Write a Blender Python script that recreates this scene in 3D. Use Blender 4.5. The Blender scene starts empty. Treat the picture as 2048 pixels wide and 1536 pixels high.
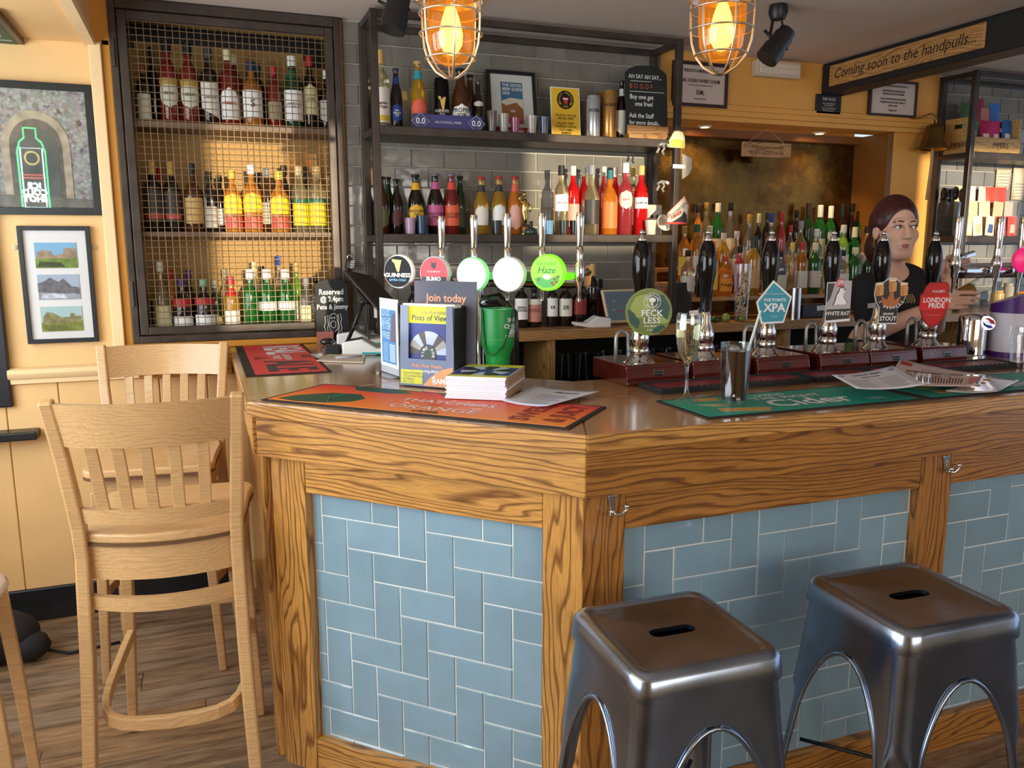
import bpy, math, random
import numpy as np
from mathutils import Vector, Matrix
random.seed(7)
PI = math.pi
SC = bpy.context.scene
COL = SC.collection
# ------------------------------------------------------------------ camera
FPX, YAW, PITCH, ROLL, EYE = 1630.05, 0.361861, 0.168366, -0.0019406, 1.52
_fw = np.array([math.sin(YAW)*math.cos(PITCH), math.cos(YAW)*math.cos(PITCH), -math.sin(PITCH)])
_r0 = np.array([math.cos(YAW), -math.sin(YAW), 0.0]); _u0 = np.cross(_r0, _fw)
_r = math.cos(ROLL)*_r0 + math.sin(ROLL)*_u0; _u = -math.sin(ROLL)*_r0 + math.cos(ROLL)*_u0
cam_d = bpy.data.cameras.new('camera'); cam = bpy.data.objects.new('camera', cam_d); COL.objects.link(cam)
cam_d.sensor_width = 36.0; cam_d.lens = FPX/2048*36.0; cam_d.clip_start = 0.05; cam_d.clip_end = 60
cam.matrix_world = Matrix(((_r[0], _u[0], -_fw[0], 0), (_r[1], _u[1], -_fw[1], 0), (_r[2], _u[2], -_fw[2], EYE), (0, 0, 0, 1)))
SC.camera = cam
# photo measurements -> points of the room (rays met with the room's own planes)
def _ray(x, y): return (x-1024)/FPX*_r - (y-768)/FPX*_u + _fw
_C = np.array([0, 0, EYE])
def az(x, y, z): d = _ray(x, y); return _C + (z-EYE)/d[2]*d
def ay(x, y, Y): d = _ray(x, y); return _C + Y/d[1]*d
def ax(x, y, X): d = _ray(x, y); return _C + X/d[0]*d
def at(x, y, t): return _C + t*_ray(x, y)
def adp(x, y, c): d = _ray(x, y); return _C + c/(d[0]+d[1])*d      # plane x+y=c
# ------------------------------------------------------------------ view, world, large lights
SC.view_settings.view_transform = 'Standard'; SC.view_settings.look = 'None'
SC.view_settings.gamma = 1.0; SC.view_settings.use_curve_mapping = False
SC.view_settings.exposure = 0.25
W = bpy.data.worlds.new('sky'); SC.world = W; W.use_nodes = True
W.node_tree.nodes['Background'].inputs[0].default_value = (0.62, 0.78, 1.0, 1)
W.node_tree.nodes['Background'].inputs[1].default_value = 1.0
def light(name, kind, loc, power, color, **k):
    d = bpy.data.lights.new(name, kind); d.energy = power; d.color = color
    aim = k.pop('aim', None); o = bpy.data.objects.new(name, d); COL.objects.link(o); o.location = loc
    if aim is not None: o.rotation_euler = Vector(aim).to_track_quat('-Z', 'Y').to_euler()
    for a, v in k.items(): setattr(d, a, v)
    return o
sun = light('sun', 'SUN', (-3, -4, 5), 4.6, (1.0, 0.86, 0.62), aim=(-0.05, 1.0, -0.062), angle=0.012)
light('daylight_left_window', 'AREA', (-1.47, 1.65, 1.52), 66, (0.86, 0.93, 1.0), aim=(1, 0.0, -0.04), shape='RECTANGLE', size=3.2, size_y=1.2)
light('front_fill', 'AREA', (1.9, -2.6, 1.75), 56, (1.0, 0.94, 0.85), aim=(0.15, 1, -0.02), shape='RECTANGLE', size=3.6, size_y=1.0)  # broad unseen fill added from behind the viewer
# ------------------------------------------------------------------ materials
MATS = {}
def _nt(name):
    m = bpy.data.materials.new(name); m.use_nodes = True; t = m.node_tree
    return m, t, t.nodes['Principled BSDF']
def c4(c): return (c[0], c[1], c[2], 1.0)
def hexc(h):
    h = h.lstrip('#'); v = [int(h[i:i+2], 16)/255 for i in (0, 2, 4)]
    return tuple((x/12.92 if x <= .04045 else ((x+.055)/1.055)**2.4) for x in v)
def N(t, typ, **k):
    n = t.nodes.new(typ)
    for a, v in k.items():
        if a.startswith('i_'): n.inputs[int(a[2:])].default_value = v
        else: setattr(n, a, v)
    return n
def mat(name, color=None, rough=0.5, metal=0.0, coat=0.0, trans=0.0, emit=None, es=0.0, var=0.0, vscale=8.0, bump=0.0, bscale=60.0, ior=1.45, alpha=1.0, spec=0.5):
    if name in MATS: return MATS[name]
    if isinstance(color, str): color = hexc(color)
    m, t, b = _nt(name)
    b.inputs['Base Color'].default_value = c4(color); b.inputs['Roughness'].default_value = rough
    b.inputs['Metallic'].default_value = metal; b.inputs['Coat Weight'].default_value = coat
    b.inputs['Coat Roughness'].default_value = 0.08
    b.inputs['Transmission Weight'].default_value = trans; b.inputs['IOR'].default_value = ior
    b.inputs['Specular IOR Level'].default_value = spec
    if emit is not None:
        b.inputs['Emission Color'].default_value = c4(hexc(emit) if isinstance(emit, str) else emit); b.inputs['Emission Strength'].default_value = es
    if var > 0 or bump > 0:
        tc = N(t, 'ShaderNodeTexCoord')
        if var > 0:
            nz = N(t, 'ShaderNodeTexNoise'); nz.inputs['Scale'].default_value = vscale; nz.inputs['Detail'].default_value = 4
            t.links.new(tc.outputs['Object'], nz.inputs['Vector'])
            mr = N(t, 'ShaderNodeMapRange'); mr.inputs[1].default_value = .3; mr.inputs[2].default_value = .7
            mr.inputs[3].default_value = 1-var; mr.inputs[4].default_value = 1+var
            t.links.new(nz.outputs['Fac'], mr.inputs[0])
            mx = N(t, 'ShaderNodeVectorMath', operation='SCALE'); mx.inputs[0].default_value = color
            t.links.new(mr.outputs[0], mx.inputs['Scale']); t.links.new(mx.outputs[0], b.inputs['Base Color'])
        if bump > 0:
            nb = N(t, 'ShaderNodeTexNoise'); nb.inputs['Scale'].default_value = bscale; nb.inputs['Detail'].default_value = 3
            t.links.new(tc.outputs['Object'], nb.inputs['Vector'])
            bp = N(t, 'ShaderNodeBump'); bp.inputs['Strength'].default_value = bump; bp.inputs['Distance'].default_value = 0.004
            t.links.new(nb.outputs['Fac'], bp.inputs['Height']); t.links.new(bp.outputs[0], b.inputs['Normal'])
    MATS[name] = m; return m
def wood(name, light_c, dark_c, ring=26.0, stretch=0.10, line=0.35, rough=0.38, coat=0.25, pore=0.25, dist=0.05, off=0.35):
    """board wood: local x runs along the grain; growth rings cut by the board give the figure"""
    if name in MATS: return MATS[name]
    m, t, b = _nt(name); L = t.links.new
    tc = N(t, 'ShaderNodeTexCoord'); oi = N(t, 'ShaderNodeObjectInfo')
    cx = N(t, 'ShaderNodeCombineXYZ'); L(oi.outputs['Random'], cx.inputs[0])
    m1 = N(t, 'ShaderNodeMath', operation='MULTIPLY_ADD'); m1.inputs[1].default_value = off; m1.inputs[2].default_value = .04; L(oi.outputs['Random'], m1.inputs[0])
    m2 = N(t, 'ShaderNodeMath', operation='MULTIPLY'); m2.inputs[1].default_value = 7.31; L(oi.outputs['Random'], m2.inputs[0])
    m3 = N(t, 'ShaderNodeMath', operation='FRACT'); L(m2.outputs[0], m3.inputs[0])
    m4 = N(t, 'ShaderNodeMath', operation='MULTIPLY_ADD'); m4.inputs[1].default_value = .10; m4.inputs[2].default_value = -.05; L(m3.outputs[0], m4.inputs[0])
    m5 = N(t, 'ShaderNodeMath', operation='MULTIPLY'); m5.inputs[1].default_value = 9; L(oi.outputs['Random'], m5.inputs[0])
    L(m5.outputs[0], cx.inputs[0]); L(m1.outputs[0], cx.inputs[1]); L(m4.outputs[0], cx.inputs[2])
    ad = N(t, 'ShaderNodeVectorMath', operation='ADD'); L(tc.outputs['Object'], ad.inputs[0]); L(cx.outputs[0], ad.inputs[1])
    mp = N(t, 'ShaderNodeVectorMath', operation='MULTIPLY'); mp.inputs[1].default_value = (stretch*10, 3.6, 3.6); L(ad.outputs[0], mp.inputs[0])
    nz = N(t, 'ShaderNodeTexNoise'); nz.inputs['Scale'].default_value = 2.2; nz.inputs['Detail'].default_value = 3; nz.inputs['Roughness'].default_value = .45
    L(mp.outputs[0], nz.inputs['Vector'])
    sx = N(t, 'ShaderNodeSeparateXYZ'); L(ad.outputs[0], sx.inputs[0])
    yy = N(t, 'ShaderNodeMath', operation='POWER'); yy.inputs[1].default_value = 2; L(sx.outputs[1], yy.inputs[0])
    zz = N(t, 'ShaderNodeMath', operation='POWER'); zz.inputs[1].default_value = 2; L(sx.outputs[2], zz.inputs[0])
    rr = N(t, 'ShaderNodeMath', operation='ADD'); L(yy.outputs[0], rr.inputs[0]); L(zz.outputs[0], rr.inputs[1])
    rs = N(t, 'ShaderNodeMath', operation='SQRT'); L(rr.outputs[0], rs.inputs[0])
    dd = N(t, 'ShaderNodeMath', operation='MULTIPLY_ADD'); dd.inputs[1].default_value = dist*4; L(nz.outputs['Fac'], dd.inputs[0]); L(rs.outputs[0], dd.inputs[2])
    sc = N(t, 'ShaderNodeMath', operation='MULTIPLY'); sc.inputs[1].default_value = ring*4; L(dd.outputs[0], sc.inputs[0])
    fr = N(t, 'ShaderNodeMath', operation='FRACT'); L(sc.outputs[0], fr.inputs[0])
    rp = N(t, 'ShaderNodeValToRGB'); e = rp.color_ramp.elements
    e[0].position = 0.0; e[0].color = c4(light_c); e[1].position = 1.0; e[1].color = c4(tuple(.55*a+.45*d for a, d in zip(light_c, dark_c)))
    x = rp.color_ramp.elements.new(1-line); x.color = c4(light_c)
    x = rp.color_ramp.elements.new(1-line*.35); x.color = c4(dark_c)
    L(fr.outputs[0], rp.inputs[0])
    mp2 = N(t, 'ShaderNodeVectorMath', operation='MULTIPLY'); mp2.inputs[1].default_value = (9, 160, 160); L(ad.outputs[0], mp2.inputs[0])
    n2 = N(t, 'ShaderNodeTexNoise'); n2.inputs['Scale'].default_value = 2.0; n2.inputs['Detail'].default_value = 2; L(mp2.outputs[0], n2.inputs['Vector'])
    mr = N(t, 'ShaderNodeMapRange'); mr.inputs[1].default_value = .35; mr.inputs[2].default_value = .65; mr.inputs[3].default_value = 1-pore; mr.inputs[4].default_value = 1+pore*.4
    L(n2.outputs['Fac'], mr.inputs[0])
    n3 = N(t, 'ShaderNodeTexNoise'); n3.inputs['Scale'].default_value = 3; L(ad.outputs[0], n3.inputs['Vector'])
    mr3 = N(t, 'ShaderNodeMapRange'); mr3.inputs[1].default_value = .3; mr3.inputs[2].default_value = .7; mr3.inputs[3].default_value = .92; mr3.inputs[4].default_value = 1.08; L(n3.outputs['Fac'], mr3.inputs[0])
    mm = N(t, 'ShaderNodeMath', operation='MULTIPLY'); L(mr.outputs[0], mm.inputs[0]); L(mr3.outputs[0], mm.inputs[1])
    vs = N(t, 'ShaderNodeVectorMath', operation='SCALE'); L(rp.outputs[0], vs.inputs[0]); L(mm.outputs[0], vs.inputs['Scale'])
    L(vs.outputs[0], b.inputs['Base Color'])
    b.inputs['Roughness'].default_value = rough; b.inputs['Coat Weight'].default_value = coat; b.inputs['Coat Roughness'].default_value = 0.15
    bp = N(t, 'ShaderNodeBump'); bp.inputs['Strength'].default_value = .25; bp.inputs['Distance'].default_value = .001
    L(mr.outputs[0], bp.inputs['Height']); L(bp.outputs[0], b.inputs['Normal'])
    MATS[name] = m; return m
def thin(name, tint, gloss=0.10, rough=0.02):
    """thin glass: tinted see-through wall with a mirror-like skin"""
    if name in MATS: return MATS[name]
    if isinstance(tint, str): tint = hexc(tint)
    m = bpy.data.materials.new(name); m.use_nodes = True; t = m.node_tree; t.nodes.remove(t.nodes['Principled BSDF'])
    tr = N(t, 'ShaderNodeBsdfTransparent'); tr.inputs[0].default_value = c4(tint)
    gl = N(t, 'ShaderNodeBsdfGlossy'); gl.inputs['Roughness'].default_value = rough; gl.inputs[0].default_value = (1, 1, 1, 1)
    lw = N(t, 'ShaderNodeLayerWeight'); lw.inputs[0].default_value = .5
    pw = N(t, 'ShaderNodeMath', operation='POWER'); pw.inputs[1].default_value = 3.5; t.links.new(lw.outputs['Facing'], pw.inputs[0])
    ad = N(t, 'ShaderNodeMath', operation='MULTIPLY_ADD'); ad.inputs[1].default_value = .75; ad.inputs[2].default_value = .03+gloss*.08; t.links.new(pw.outputs[0], ad.inputs[0])
    mx = N(t, 'ShaderNodeMixShader'); t.links.new(ad.outputs[0], mx.inputs[0]); t.links.new(tr.outputs[0], mx.inputs[1]); t.links.new(gl.outputs[0], mx.inputs[2])
    t.links.new(mx.outputs[0], t.nodes['Material Output'].inputs[0]); MATS[name] = m; return m
# ------------------------------------------------------------------ mesh building
class MB:
    def __init__(s): s.v = []; s.f = []; s.m = []
    def add(s, V, F, mi=0):
        o = len(s.v); s.v += [tuple(map(float, p)) for p in V]; s.f += [tuple(i+o for i in q) for q in F]; s.m += [mi]*len(F); return s
    def box(s, x0, x1, y0, y1, z0, z1, mi=0):
        V = [(x0, y0, z0), (x1, y0, z0), (x1, y1, z0), (x0, y1, z0), (x0, y0, z1), (x1, y0, z1), (x1, y1, z1), (x0, y1, z1)]
        return s.add(V, [(0, 3, 2, 1), (4, 5, 6, 7), (0, 1, 5, 4), (1, 2, 6, 5), (2, 3, 7, 6), (3, 0, 4, 7)], mi)
    def cbox(s, c, d, mi=0, R=None):
        o = len(s.v); s.box(-d[0]/2, d[0]/2, -d[1]/2, d[1]/2, -d[2]/2, d[2]/2, mi)
        for i in range(o, len(s.v)):
            p = Vector(s.v[i]); p = (R @ p) if R is not None else p
            s.v[i] = tuple(p + Vector(c))
        return s
    def lathe(s, prof, n=20, c=(0, 0, 0), mi=0, cap=True, a0=0.0, sq=0.0, a1=None):
        V = []; F = []; full = a1 is None; m = n if full else n+1; span = 2*PI if full else a1-a0
        for r, z in prof:
            for k in range(m):
                a = a0+span*k/n; q = r
                if sq: q = r/((abs(math.cos(a))**sq+abs(math.sin(a))**sq)**(1/sq))
                V.append((c[0]+q*math.cos(a), c[1]+q*math.sin(a), c[2]+z))
        for j in range(len(prof)-1):
            for k in range(n):
                k2 = (k+1) % m
                F.append((j*m+k, j*m+k2, (j+1)*m+k2, (j+1)*m+k))
        if cap and full:
            if prof[0][0] > 1e-6: F.append(tuple(range(m-1, -1, -1)))
            if prof[-1][0] > 1e-6: F.append(tuple((len(prof)-1)*m+k for k in range(m)))
        return s.add(V, F, mi)
    def tube(s, pts, r, n=8, mi=0, cap=True, closed=False):
        P = [Vector(p) for p in pts]; L = len(P); R = r if isinstance(r, (list, tuple)) else [r]*L
        V = []; F = []; up = None
        for i in range(L):
            if closed: d = (P[(i+1) % L]-P[i-1])
            else: d = P[min(i+1, L-1)]-P[max(i-1, 0)]
            d = d.normalized() if d.length > 1e-9 else Vector((0, 0, 1))
            if up is None: up = d.orthogonal().normalized()
            up = (up-d*up.dot(d)); up = up.normalized() if up.length > 1e-6 else d.orthogonal().normalized(); w = d.cross(up)
            for k in range(n):
                a = 2*PI*k/n; V.append(P[i]+(up*math.cos(a)+w*math.sin(a))*R[i])
        for i in range(L if closed else L-1):
            j = (i+1) % L
            for k in range(n): F.append((i*n+k, i*n+(k+1) % n, j*n+(k+1) % n, j*n+k))
        if cap and not closed: F.append(tuple(range(n-1, -1, -1))); F.append(tuple((L-1)*n+k for k in range(n)))
        return s.add(V, F, mi)
    def sweep(s, pts, w, h, up=(0, 0, 1), mi=0, closed=False):
        """rectangular bar w (across) x h (along up) following pts"""
        P = [Vector(p) for p in pts]; L = len(P); U = Vector(up); V = []; F = []
        Ww = w if isinstance(w, (list, tuple)) else [w]*L; Hh = h if isinstance(h, (list, tuple)) else [h]*L
        for i in range(L):
            d = (P[(i+1) % L]-P[i-1]) if closed else (P[min(i+1, L-1)]-P[max(i-1, 0)])
            d.normalize(); x = d.cross(U).normalized(); u = x.cross(d).normalized()
            for a, b in ((-1, -1), (1, -1), (1, 1), (-1, 1)): V.append(P[i]+x*(a*Ww[i]/2)+u*(b*Hh[i]/2))
        for i in range(L if closed else L-1):
            j = (i+1) % L
            for k in range(4): F.append((i*4+k, i*4+(k+1) % 4, j*4+(k+1) % 4, j*4+k))
        if not closed: F.append((3, 2, 1, 0)); F.append(tuple((L-1)*4+k for k in range(4)))
        return s.add(V, F, mi)
    def prism(s, poly, z0, z1, mi=0, fn=None):
        """poly (a,b) extruded along c; fn maps (a,b,c)->xyz"""
        fn = fn or (lambda a, b, c: (a, b, c)); n = len(poly)
        V = [fn(a, b, z0) for a, b in poly]+[fn(a, b, z1) for a, b in poly]
        F = [tuple(range(n-1, -1, -1)), tuple(range(n, 2*n))]+[(k, (k+1) % n, n+(k+1) % n, n+k) for k in range(n)]
        return s.add(V, F, mi)
    def grid(s, rows, mi=0):
        n = len(rows[0]); V = [p for r in rows for p in r]; F = []
        for i in range(len(rows)-1):
            for k in range(n-1): F.append((i*n+k, i*n+k+1, (i+1)*n+k+1, (i+1)*n+k))
        return s.add(V, F, mi)
    def ball(s, c, r, n=12, mi=0, sc=(1, 1, 1)):
        m = max(6, n//2); V = []; F = []
        for j in range(m+1):
            th = PI*j/m
            for k in range(n):
                a = 2*PI*k/n; V.append((c[0]+r*sc[0]*math.sin(th)*math.cos(a), c[1]+r*sc[1]*math.sin(th)*math.sin(a), c[2]+r*sc[2]*math.cos(th)))
        for j in range(m):
            for k in range(n): F.append((j*n+k, (j+1)*n+k, (j+1)*n+(k+1) % n, j*n+(k+1) % n))
        return s.add(V, F, mi)
    def text(s, txt, fn, size=0.02, mi=0, bold=0.0, shear=0.0, sx=1.0, align='CENTER', lead=1.0):
        V, F = text_geo(txt, bold, shear, align, lead)
        return s.add([fn(x*size*sx, y*size) for x, y in V], F, mi)
    def build(s, name, mats, parent=None, smooth=False, M=None, bevel=0.0):
        me = bpy.data.meshes.new(name); me.from_pydata(s.v, [], s.f)
        if not isinstance(mats, (list, tuple)): mats = [mats]
        for m in mats: me.materials.append(m)
        if len(mats) > 1: me.polygons.foreach_set('material_index', s.m)
        if smooth:
            me.polygons.foreach_set('use_smooth', [True]*len(me.polygons))
            if smooth is not True: me.set_sharp_from_angle(angle=math.radians(smooth))
        me.update()
        o = bpy.data.objects.new(name, me); COL.objects.link(o)
        if M is not None: o.matrix_world = M
        if parent is not None: o.parent = parent
        if bevel > 0:
            b = o.modifiers.new('edge', 'BEVEL'); b.width = bevel; b.segments = 2; b.limit_method = 'ANGLE'; b.angle_limit = math.radians(40)
        return o
_TG = {}
def text_geo(txt, bold=0.0, shear=0.0, align='CENTER', lead=1.0):
    k = (txt, bold, shear, align, lead)
    if k not in _TG:
        cu = bpy.data.curves.new('t', 'FONT'); cu.body = txt; cu.size = 1; cu.align_x = align; cu.align_y = 'CENTER'; cu.resolution_u = 2
        cu.offset = bold; cu.shear = shear; cu.space_line = lead; cu.fill_mode = 'FRONT'
        ob = bpy.data.objects.new('t', cu); me = bpy.data.meshes.new_from_object(ob)
        _TG[k] = ([(v.co.x, v.co.y) for v in me.vertices], [tuple(p.vertices) for p in me.polygons])
        bpy.data.objects.remove(ob); bpy.data.curves.remove(cu); bpy.data.meshes.remove(me)
    return _TG[k]
def tag(o, label, cat, group=None, kind=None):
    o['label'] = label; o['category'] = cat
    if group: o['group'] = group
    if kind: o['kind'] = kind
    return o
def st(o): o['kind'] = 'structure'; return o
def empty(name, label, cat, loc=(0, 0, 0), rz=0.0, group=None):
    o = bpy.data.objects.new(name, None); COL.objects.link(o); o.location = loc; o.rotation_euler = (0, 0, rz); o.empty_display_size = .05
    return tag(o, label, cat, group)
def copy_tree(o, parent=None):
    c = o.copy(); COL.objects.link(c); c.parent = parent
    for ch in [x for x in bpy.data.objects if x.parent is o]: copy_tree(ch, c)
    return c
def TM(loc=(0, 0, 0), rz=0.0, rx=0.0, ry=0.0):
    return Matrix.Translation(loc) @ Matrix.Rotation(rz, 4, 'Z') @ Matrix.Rotation(ry, 4, 'Y') @ Matrix.Rotation(rx, 4, 'X')
def frame(o, x, y, z=None):
    """matrix with origin o and axes x,y (z = x cross y)"""
    x = Vector(x).normalized(); y = Vector(y).normalized(); z = x.cross(y).normalized() if z is None else Vector(z).normalized()
    return Matrix(((x.x, y.x, z.x, o[0]), (x.y, y.y, z.y, o[1]), (x.z, y.z, z.z, o[2]), (0, 0, 0, 1)))
def board(name, p0, p1, up, thick_dir, h, th, m, parent=None, bevel=.002):
    """plank from p0 to p1 (its lower front edge); h along up, th along thick_dir; local x = grain"""
    p0 = Vector(p0); p1 = Vector(p1); d = p1-p0; mb = MB().box(0, d.length, 0, h, 0, th)
    x = d.normalized(); y = Vector(up).normalized(); z = Vector(thick_dir).normalized()
    if x.cross(y).dot(z) < 0:
        mb = MB().box(0, d.length, 0, h, -th, 0); z = x.cross(y)
    o = mb.build(name, m, None, M=frame(p0, x, y, z), bevel=bevel)
    if parent is not None: o.parent = parent; o.matrix_parent_inverse = parent.matrix_world.inverted()
    return o
def wallfn(P, x=(1, 0, 0), y=(0, 0, 1)):
    """2-D print on a plane: origin P, axes x, y"""
    P = np.array(P, float); x = np.array(x, float); y = np.array(y, float)
    return lambda a, b: tuple(P+a*x+b*y)
def ordi(i): return ['first', 'second', 'third', 'fourth', 'fifth', 'sixth', 'seventh', 'eighth', 'ninth', 'tenth', 'eleventh', 'twelfth', 'thirteenth', 'fourteenth', 'fifteenth', 'sixteenth', 'seventeenth', 'eighteenth', 'nineteenth', 'twentieth', 'twenty-first', 'twenty-second', 'twenty-third', 'twenty-fourth', 'twenty-fifth'][i]
# ================================================================== palette
def randmat(name, color, amp, rough, coat=0.0, vs=7.0, bump=0.0, bs=25.0, spec=.5):
    """plain colour, a little different on each piece, with faint cloudiness"""
    if name in MATS: return MATS[name]
    if isinstance(color, str): color = hexc(color)
    m, t, b = _nt(name); L = t.links.new
    oi = N(t, 'ShaderNodeObjectInfo'); tc = N(t, 'ShaderNodeTexCoord')
    nz = N(t, 'ShaderNodeTexNoise'); nz.inputs['Scale'].default_value = vs; nz.inputs['Detail'].default_value = 3
    av = N(t, 'ShaderNodeVectorMath', operation='ADD'); L(tc.outputs['Object'], av.inputs[0]); L(oi.outputs['Location'], av.inputs[1]); L(av.outputs[0], nz.inputs['Vector'])
    a = N(t, 'ShaderNodeMapRange'); a.inputs[3].default_value = 1-amp; a.inputs[4].default_value = 1+amp; L(oi.outputs['Random'], a.inputs[0])
    c = N(t, 'ShaderNodeMapRange'); c.inputs[1].default_value = .3; c.inputs[2].default_value = .7; c.inputs[3].default_value = 1-amp*.8; c.inputs[4].default_value = 1+amp*.8; L(nz.outputs['Fac'], c.inputs[0])
    mu = N(t, 'ShaderNodeMath', operation='MULTIPLY'); L(a.outputs[0], mu.inputs[0]); L(c.outputs[0], mu.inputs[1])
    vs_ = N(t, 'ShaderNodeVectorMath', operation='SCALE'); vs_.inputs[0].default_value = color; L(mu.outputs[0], vs_.inputs['Scale']); L(vs_.outputs[0], b.inputs['Base Color'])
    b.inputs['Roughness'].default_value = rough; b.inputs['Coat Weight'].default_value = coat; b.inputs['Specular IOR Level'].default_value = spec
    if bump:
        nb = N(t, 'ShaderNodeTexNoise'); nb.inputs['Scale'].default_value = bs; L(av.outputs[0], nb.inputs['Vector'])
        bp = N(t, 'ShaderNodeBump'); bp.inputs['Strength'].default_value = bump; bp.inputs['Distance'].default_value = .006; L(nb.outputs['Fac'], bp.inputs['Height']); L(bp.outputs[0], b.inputs['Normal'])
    MATS[name] = m; return m
CREAM = mat('cream_paint', (.82, .52, .225), .55, var=.06, vscale=3, bump=.06, bscale=40)
CREAM2 = mat('pale_trim_paint', (.84, .60, .32), .5, var=.05, vscale=3)
OCHRE = mat('ochre_paint', (.74, .36, .075), .6, var=.06, vscale=4)
ORNG = mat('orange_paint', (.62, .27, .03), .5)
CEIL = mat('ceiling_paint', (.66, .55, .46), .8, var=.04, vscale=1.5)
BLACKP = mat('black_paint', (.012, .013, .016), .35, var=.3, vscale=20)
BLACK = mat('black_plastic', (.012, .012, .013), .35)
DARK = mat('dark_void', (.012, .010, .009), .9)
STEEL = mat('brown_steel', (.055, .040, .032), .42, metal=.35, var=.35, vscale=9)
ASH = wood('ash_wood', (.60, .295, .070), (.20, .072, .014), ring=15, stretch=.05, line=.42, dist=.06, rough=.35, coat=.3)
ASHT = wood('ash_top', (.46, .23, .078), (.25, .105, .030), ring=22, stretch=.10, line=.45, dist=.05, rough=.22, coat=.9)
ASH_SHADED = wood('ash_wood_shaded', (.42, .175, .030), (.15, .050, .008), ring=15, stretch=.05, line=.42, dist=.06, rough=.35, coat=.3)  # darker copy of the ash; the right run's shade is put into the colour
BEECH = wood('beech_wood', (.62, .375, .170), (.55, .315, .13), ring=30, stretch=.10, line=.5, dist=.03, rough=.38, coat=.3, pore=.12)
PINE = wood('shelf_wood', (.50, .26, .085), (.28, .12, .035), ring=18, stretch=.10, line=.4, dist=.04)
CHROME = mat('chrome', (.80, .80, .82), .07, metal=1)
STAIN = mat('stainless', (.55, .56, .58), .24, metal=1)
TILEB = randmat('blue_tile', (.235, .365, .45), .07, .18, coat=.6, vs=9, bump=.55, bs=11)
TILEG = randmat('grey_tile', (.200, .186, .158), .12, .12, coat=.6, vs=9, bump=.45, bs=11)
GROUT = mat('grout', (.80, .80, .76), .8)
WHITE = mat('white_paper', (.80, .79, .78), .6)
# ================================================================== the room
YW = 3.65; ZC = 2.46
def FLOORM():
    m, t, b = _nt('worn_floor_plank'); L = t.links.new
    tc = N(t, 'ShaderNodeTexCoord'); oi = N(t, 'ShaderNodeObjectInfo')
    ad = N(t, 'ShaderNodeVectorMath', operation='ADD'); L(tc.outputs['Object'], ad.inputs[0])
    m5 = N(t, 'ShaderNodeMath', operation='MULTIPLY'); m5.inputs[1].default_value = 17; L(oi.outputs['Random'], m5.inputs[0]); L(m5.outputs[0], ad.inputs[1])
    mp = N(t, 'ShaderNodeVectorMath', operation='MULTIPLY'); mp.inputs[1].default_value = (2.0, 16, 16); L(ad.outputs[0], mp.inputs[0])
    nz = N(t, 'ShaderNodeTexNoise'); nz.inputs['Scale'].default_value = 2; nz.inputs['Detail'].default_value = 8; nz.inputs['Roughness'].default_value = .7; L(mp.outputs[0], nz.inputs['Vector'])
    rp = N(t, 'ShaderNodeValToRGB'); e = rp.color_ramp.elements; e[0].position = .32; e[0].color = (.075, .042, .022, 1); e[1].position = .68; e[1].color = (.42, .29, .18, 1); L(nz.outputs['Fac'], rp.inputs[0])
    r2 = N(t, 'ShaderNodeValToRGB'); e = r2.color_ramp.elements; e[0].color = (1.0, .88, .72, 1); e[1].color = (.8, .84, .92, 1); L(oi.outputs['Random'], r2.inputs[0])
    mx = N(t, 'ShaderNodeVectorMath', operation='MULTIPLY'); L(rp.outputs[0], mx.inputs[0]); L(r2.outputs[0], mx.inputs[1]); L(mx.outputs[0], b.inputs['Base Color'])
    b.inputs['Roughness'].default_value = .42
    return m
FLM = FLOORM()
floor = st(MB().box(-1.6, 6.5, -2.8, 4.1, -.06, -.003).build('floor', mat('floor_base', (.06, .04, .028), .5)))
for r in range(22):
    y0 = .75+r*.134
    for k in range(-2, 4):
        x0 = k*1.15-.9+(r*.47 % 1.15)
        x1 = x0+1.147
        if x1 < -1.4 or x0 > 3.6: continue
        MB().box(0, x1-x0, 0, .132, -.004, random.uniform(-.0004, .0004)).build('floor_plank', FLM, floor, M=TM((x0, y0, 0)))
ceiling = st(MB().box(-1.6, 6.5, -2.8, 4.1, ZC, ZC+.1).build('ceiling', CEIL))
sof = st(MB().box(-1.5, -.335, -2.8, YW, 2.285, ZC).build('ceiling_soffit', CREAM))
st(MB().box(-.36, -.322, -2.8, YW-.01, 2.272, 2.30).build('trim_1', CREAM2))
# back wall, left part with boarded dado
wl = st(MB().box(-1.5, -.272, YW, YW+.12, 0, 2.3).build('wall_back', CREAM))
st(MB().box(-.36, -.272, YW-.02, YW+.12, 2.28, ZC).build('wall_over_post', ORNG))
wb = st(MB().box(-.272, .62, YW, YW+.12, 0, 1.125).build('wall_under_cage', CREAM))
for i in range(12):
    x = -1.49+i*.186
    if x > .60: break
    MB().box(x+.0015, x+.1845, YW-.010, YW, .135, .985).build('dado_board', CREAM, wl if x < -.272 else wb, bevel=.004)
st(MB().prism([(0, 0), (-.022, .004), (-.022, .02), (-.032, .03), (-.036, .045), (-.028, .06), (-.012, .066), (0, .066)], -.725, -.262, fn=lambda a, b, c: (c, YW-.008+a, .985+b)).build('trim_dado_rail', CREAM2, smooth=40))
st(MB().box(-1.45, .10, YW-.022, YW, 0, .14).build('baseboard_back', BLACKP, bevel=.006))
st(MB().box(-.346, -.303, YW-.04, YW+.02, 1.10, 2.285).build('trim_cage_post', CREAM2, bevel=.004))
st(MB().box(-.303, -.272, YW-.02, YW+.02, 1.10, 2.30).build('trim_cage_reveal', ORNG, bevel=.004))
st(MB().box(-.303, .62, YW-.03, YW+.0, 1.10, 1.128).build('trim_cage_sill', ORNG, bevel=.005))
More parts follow.
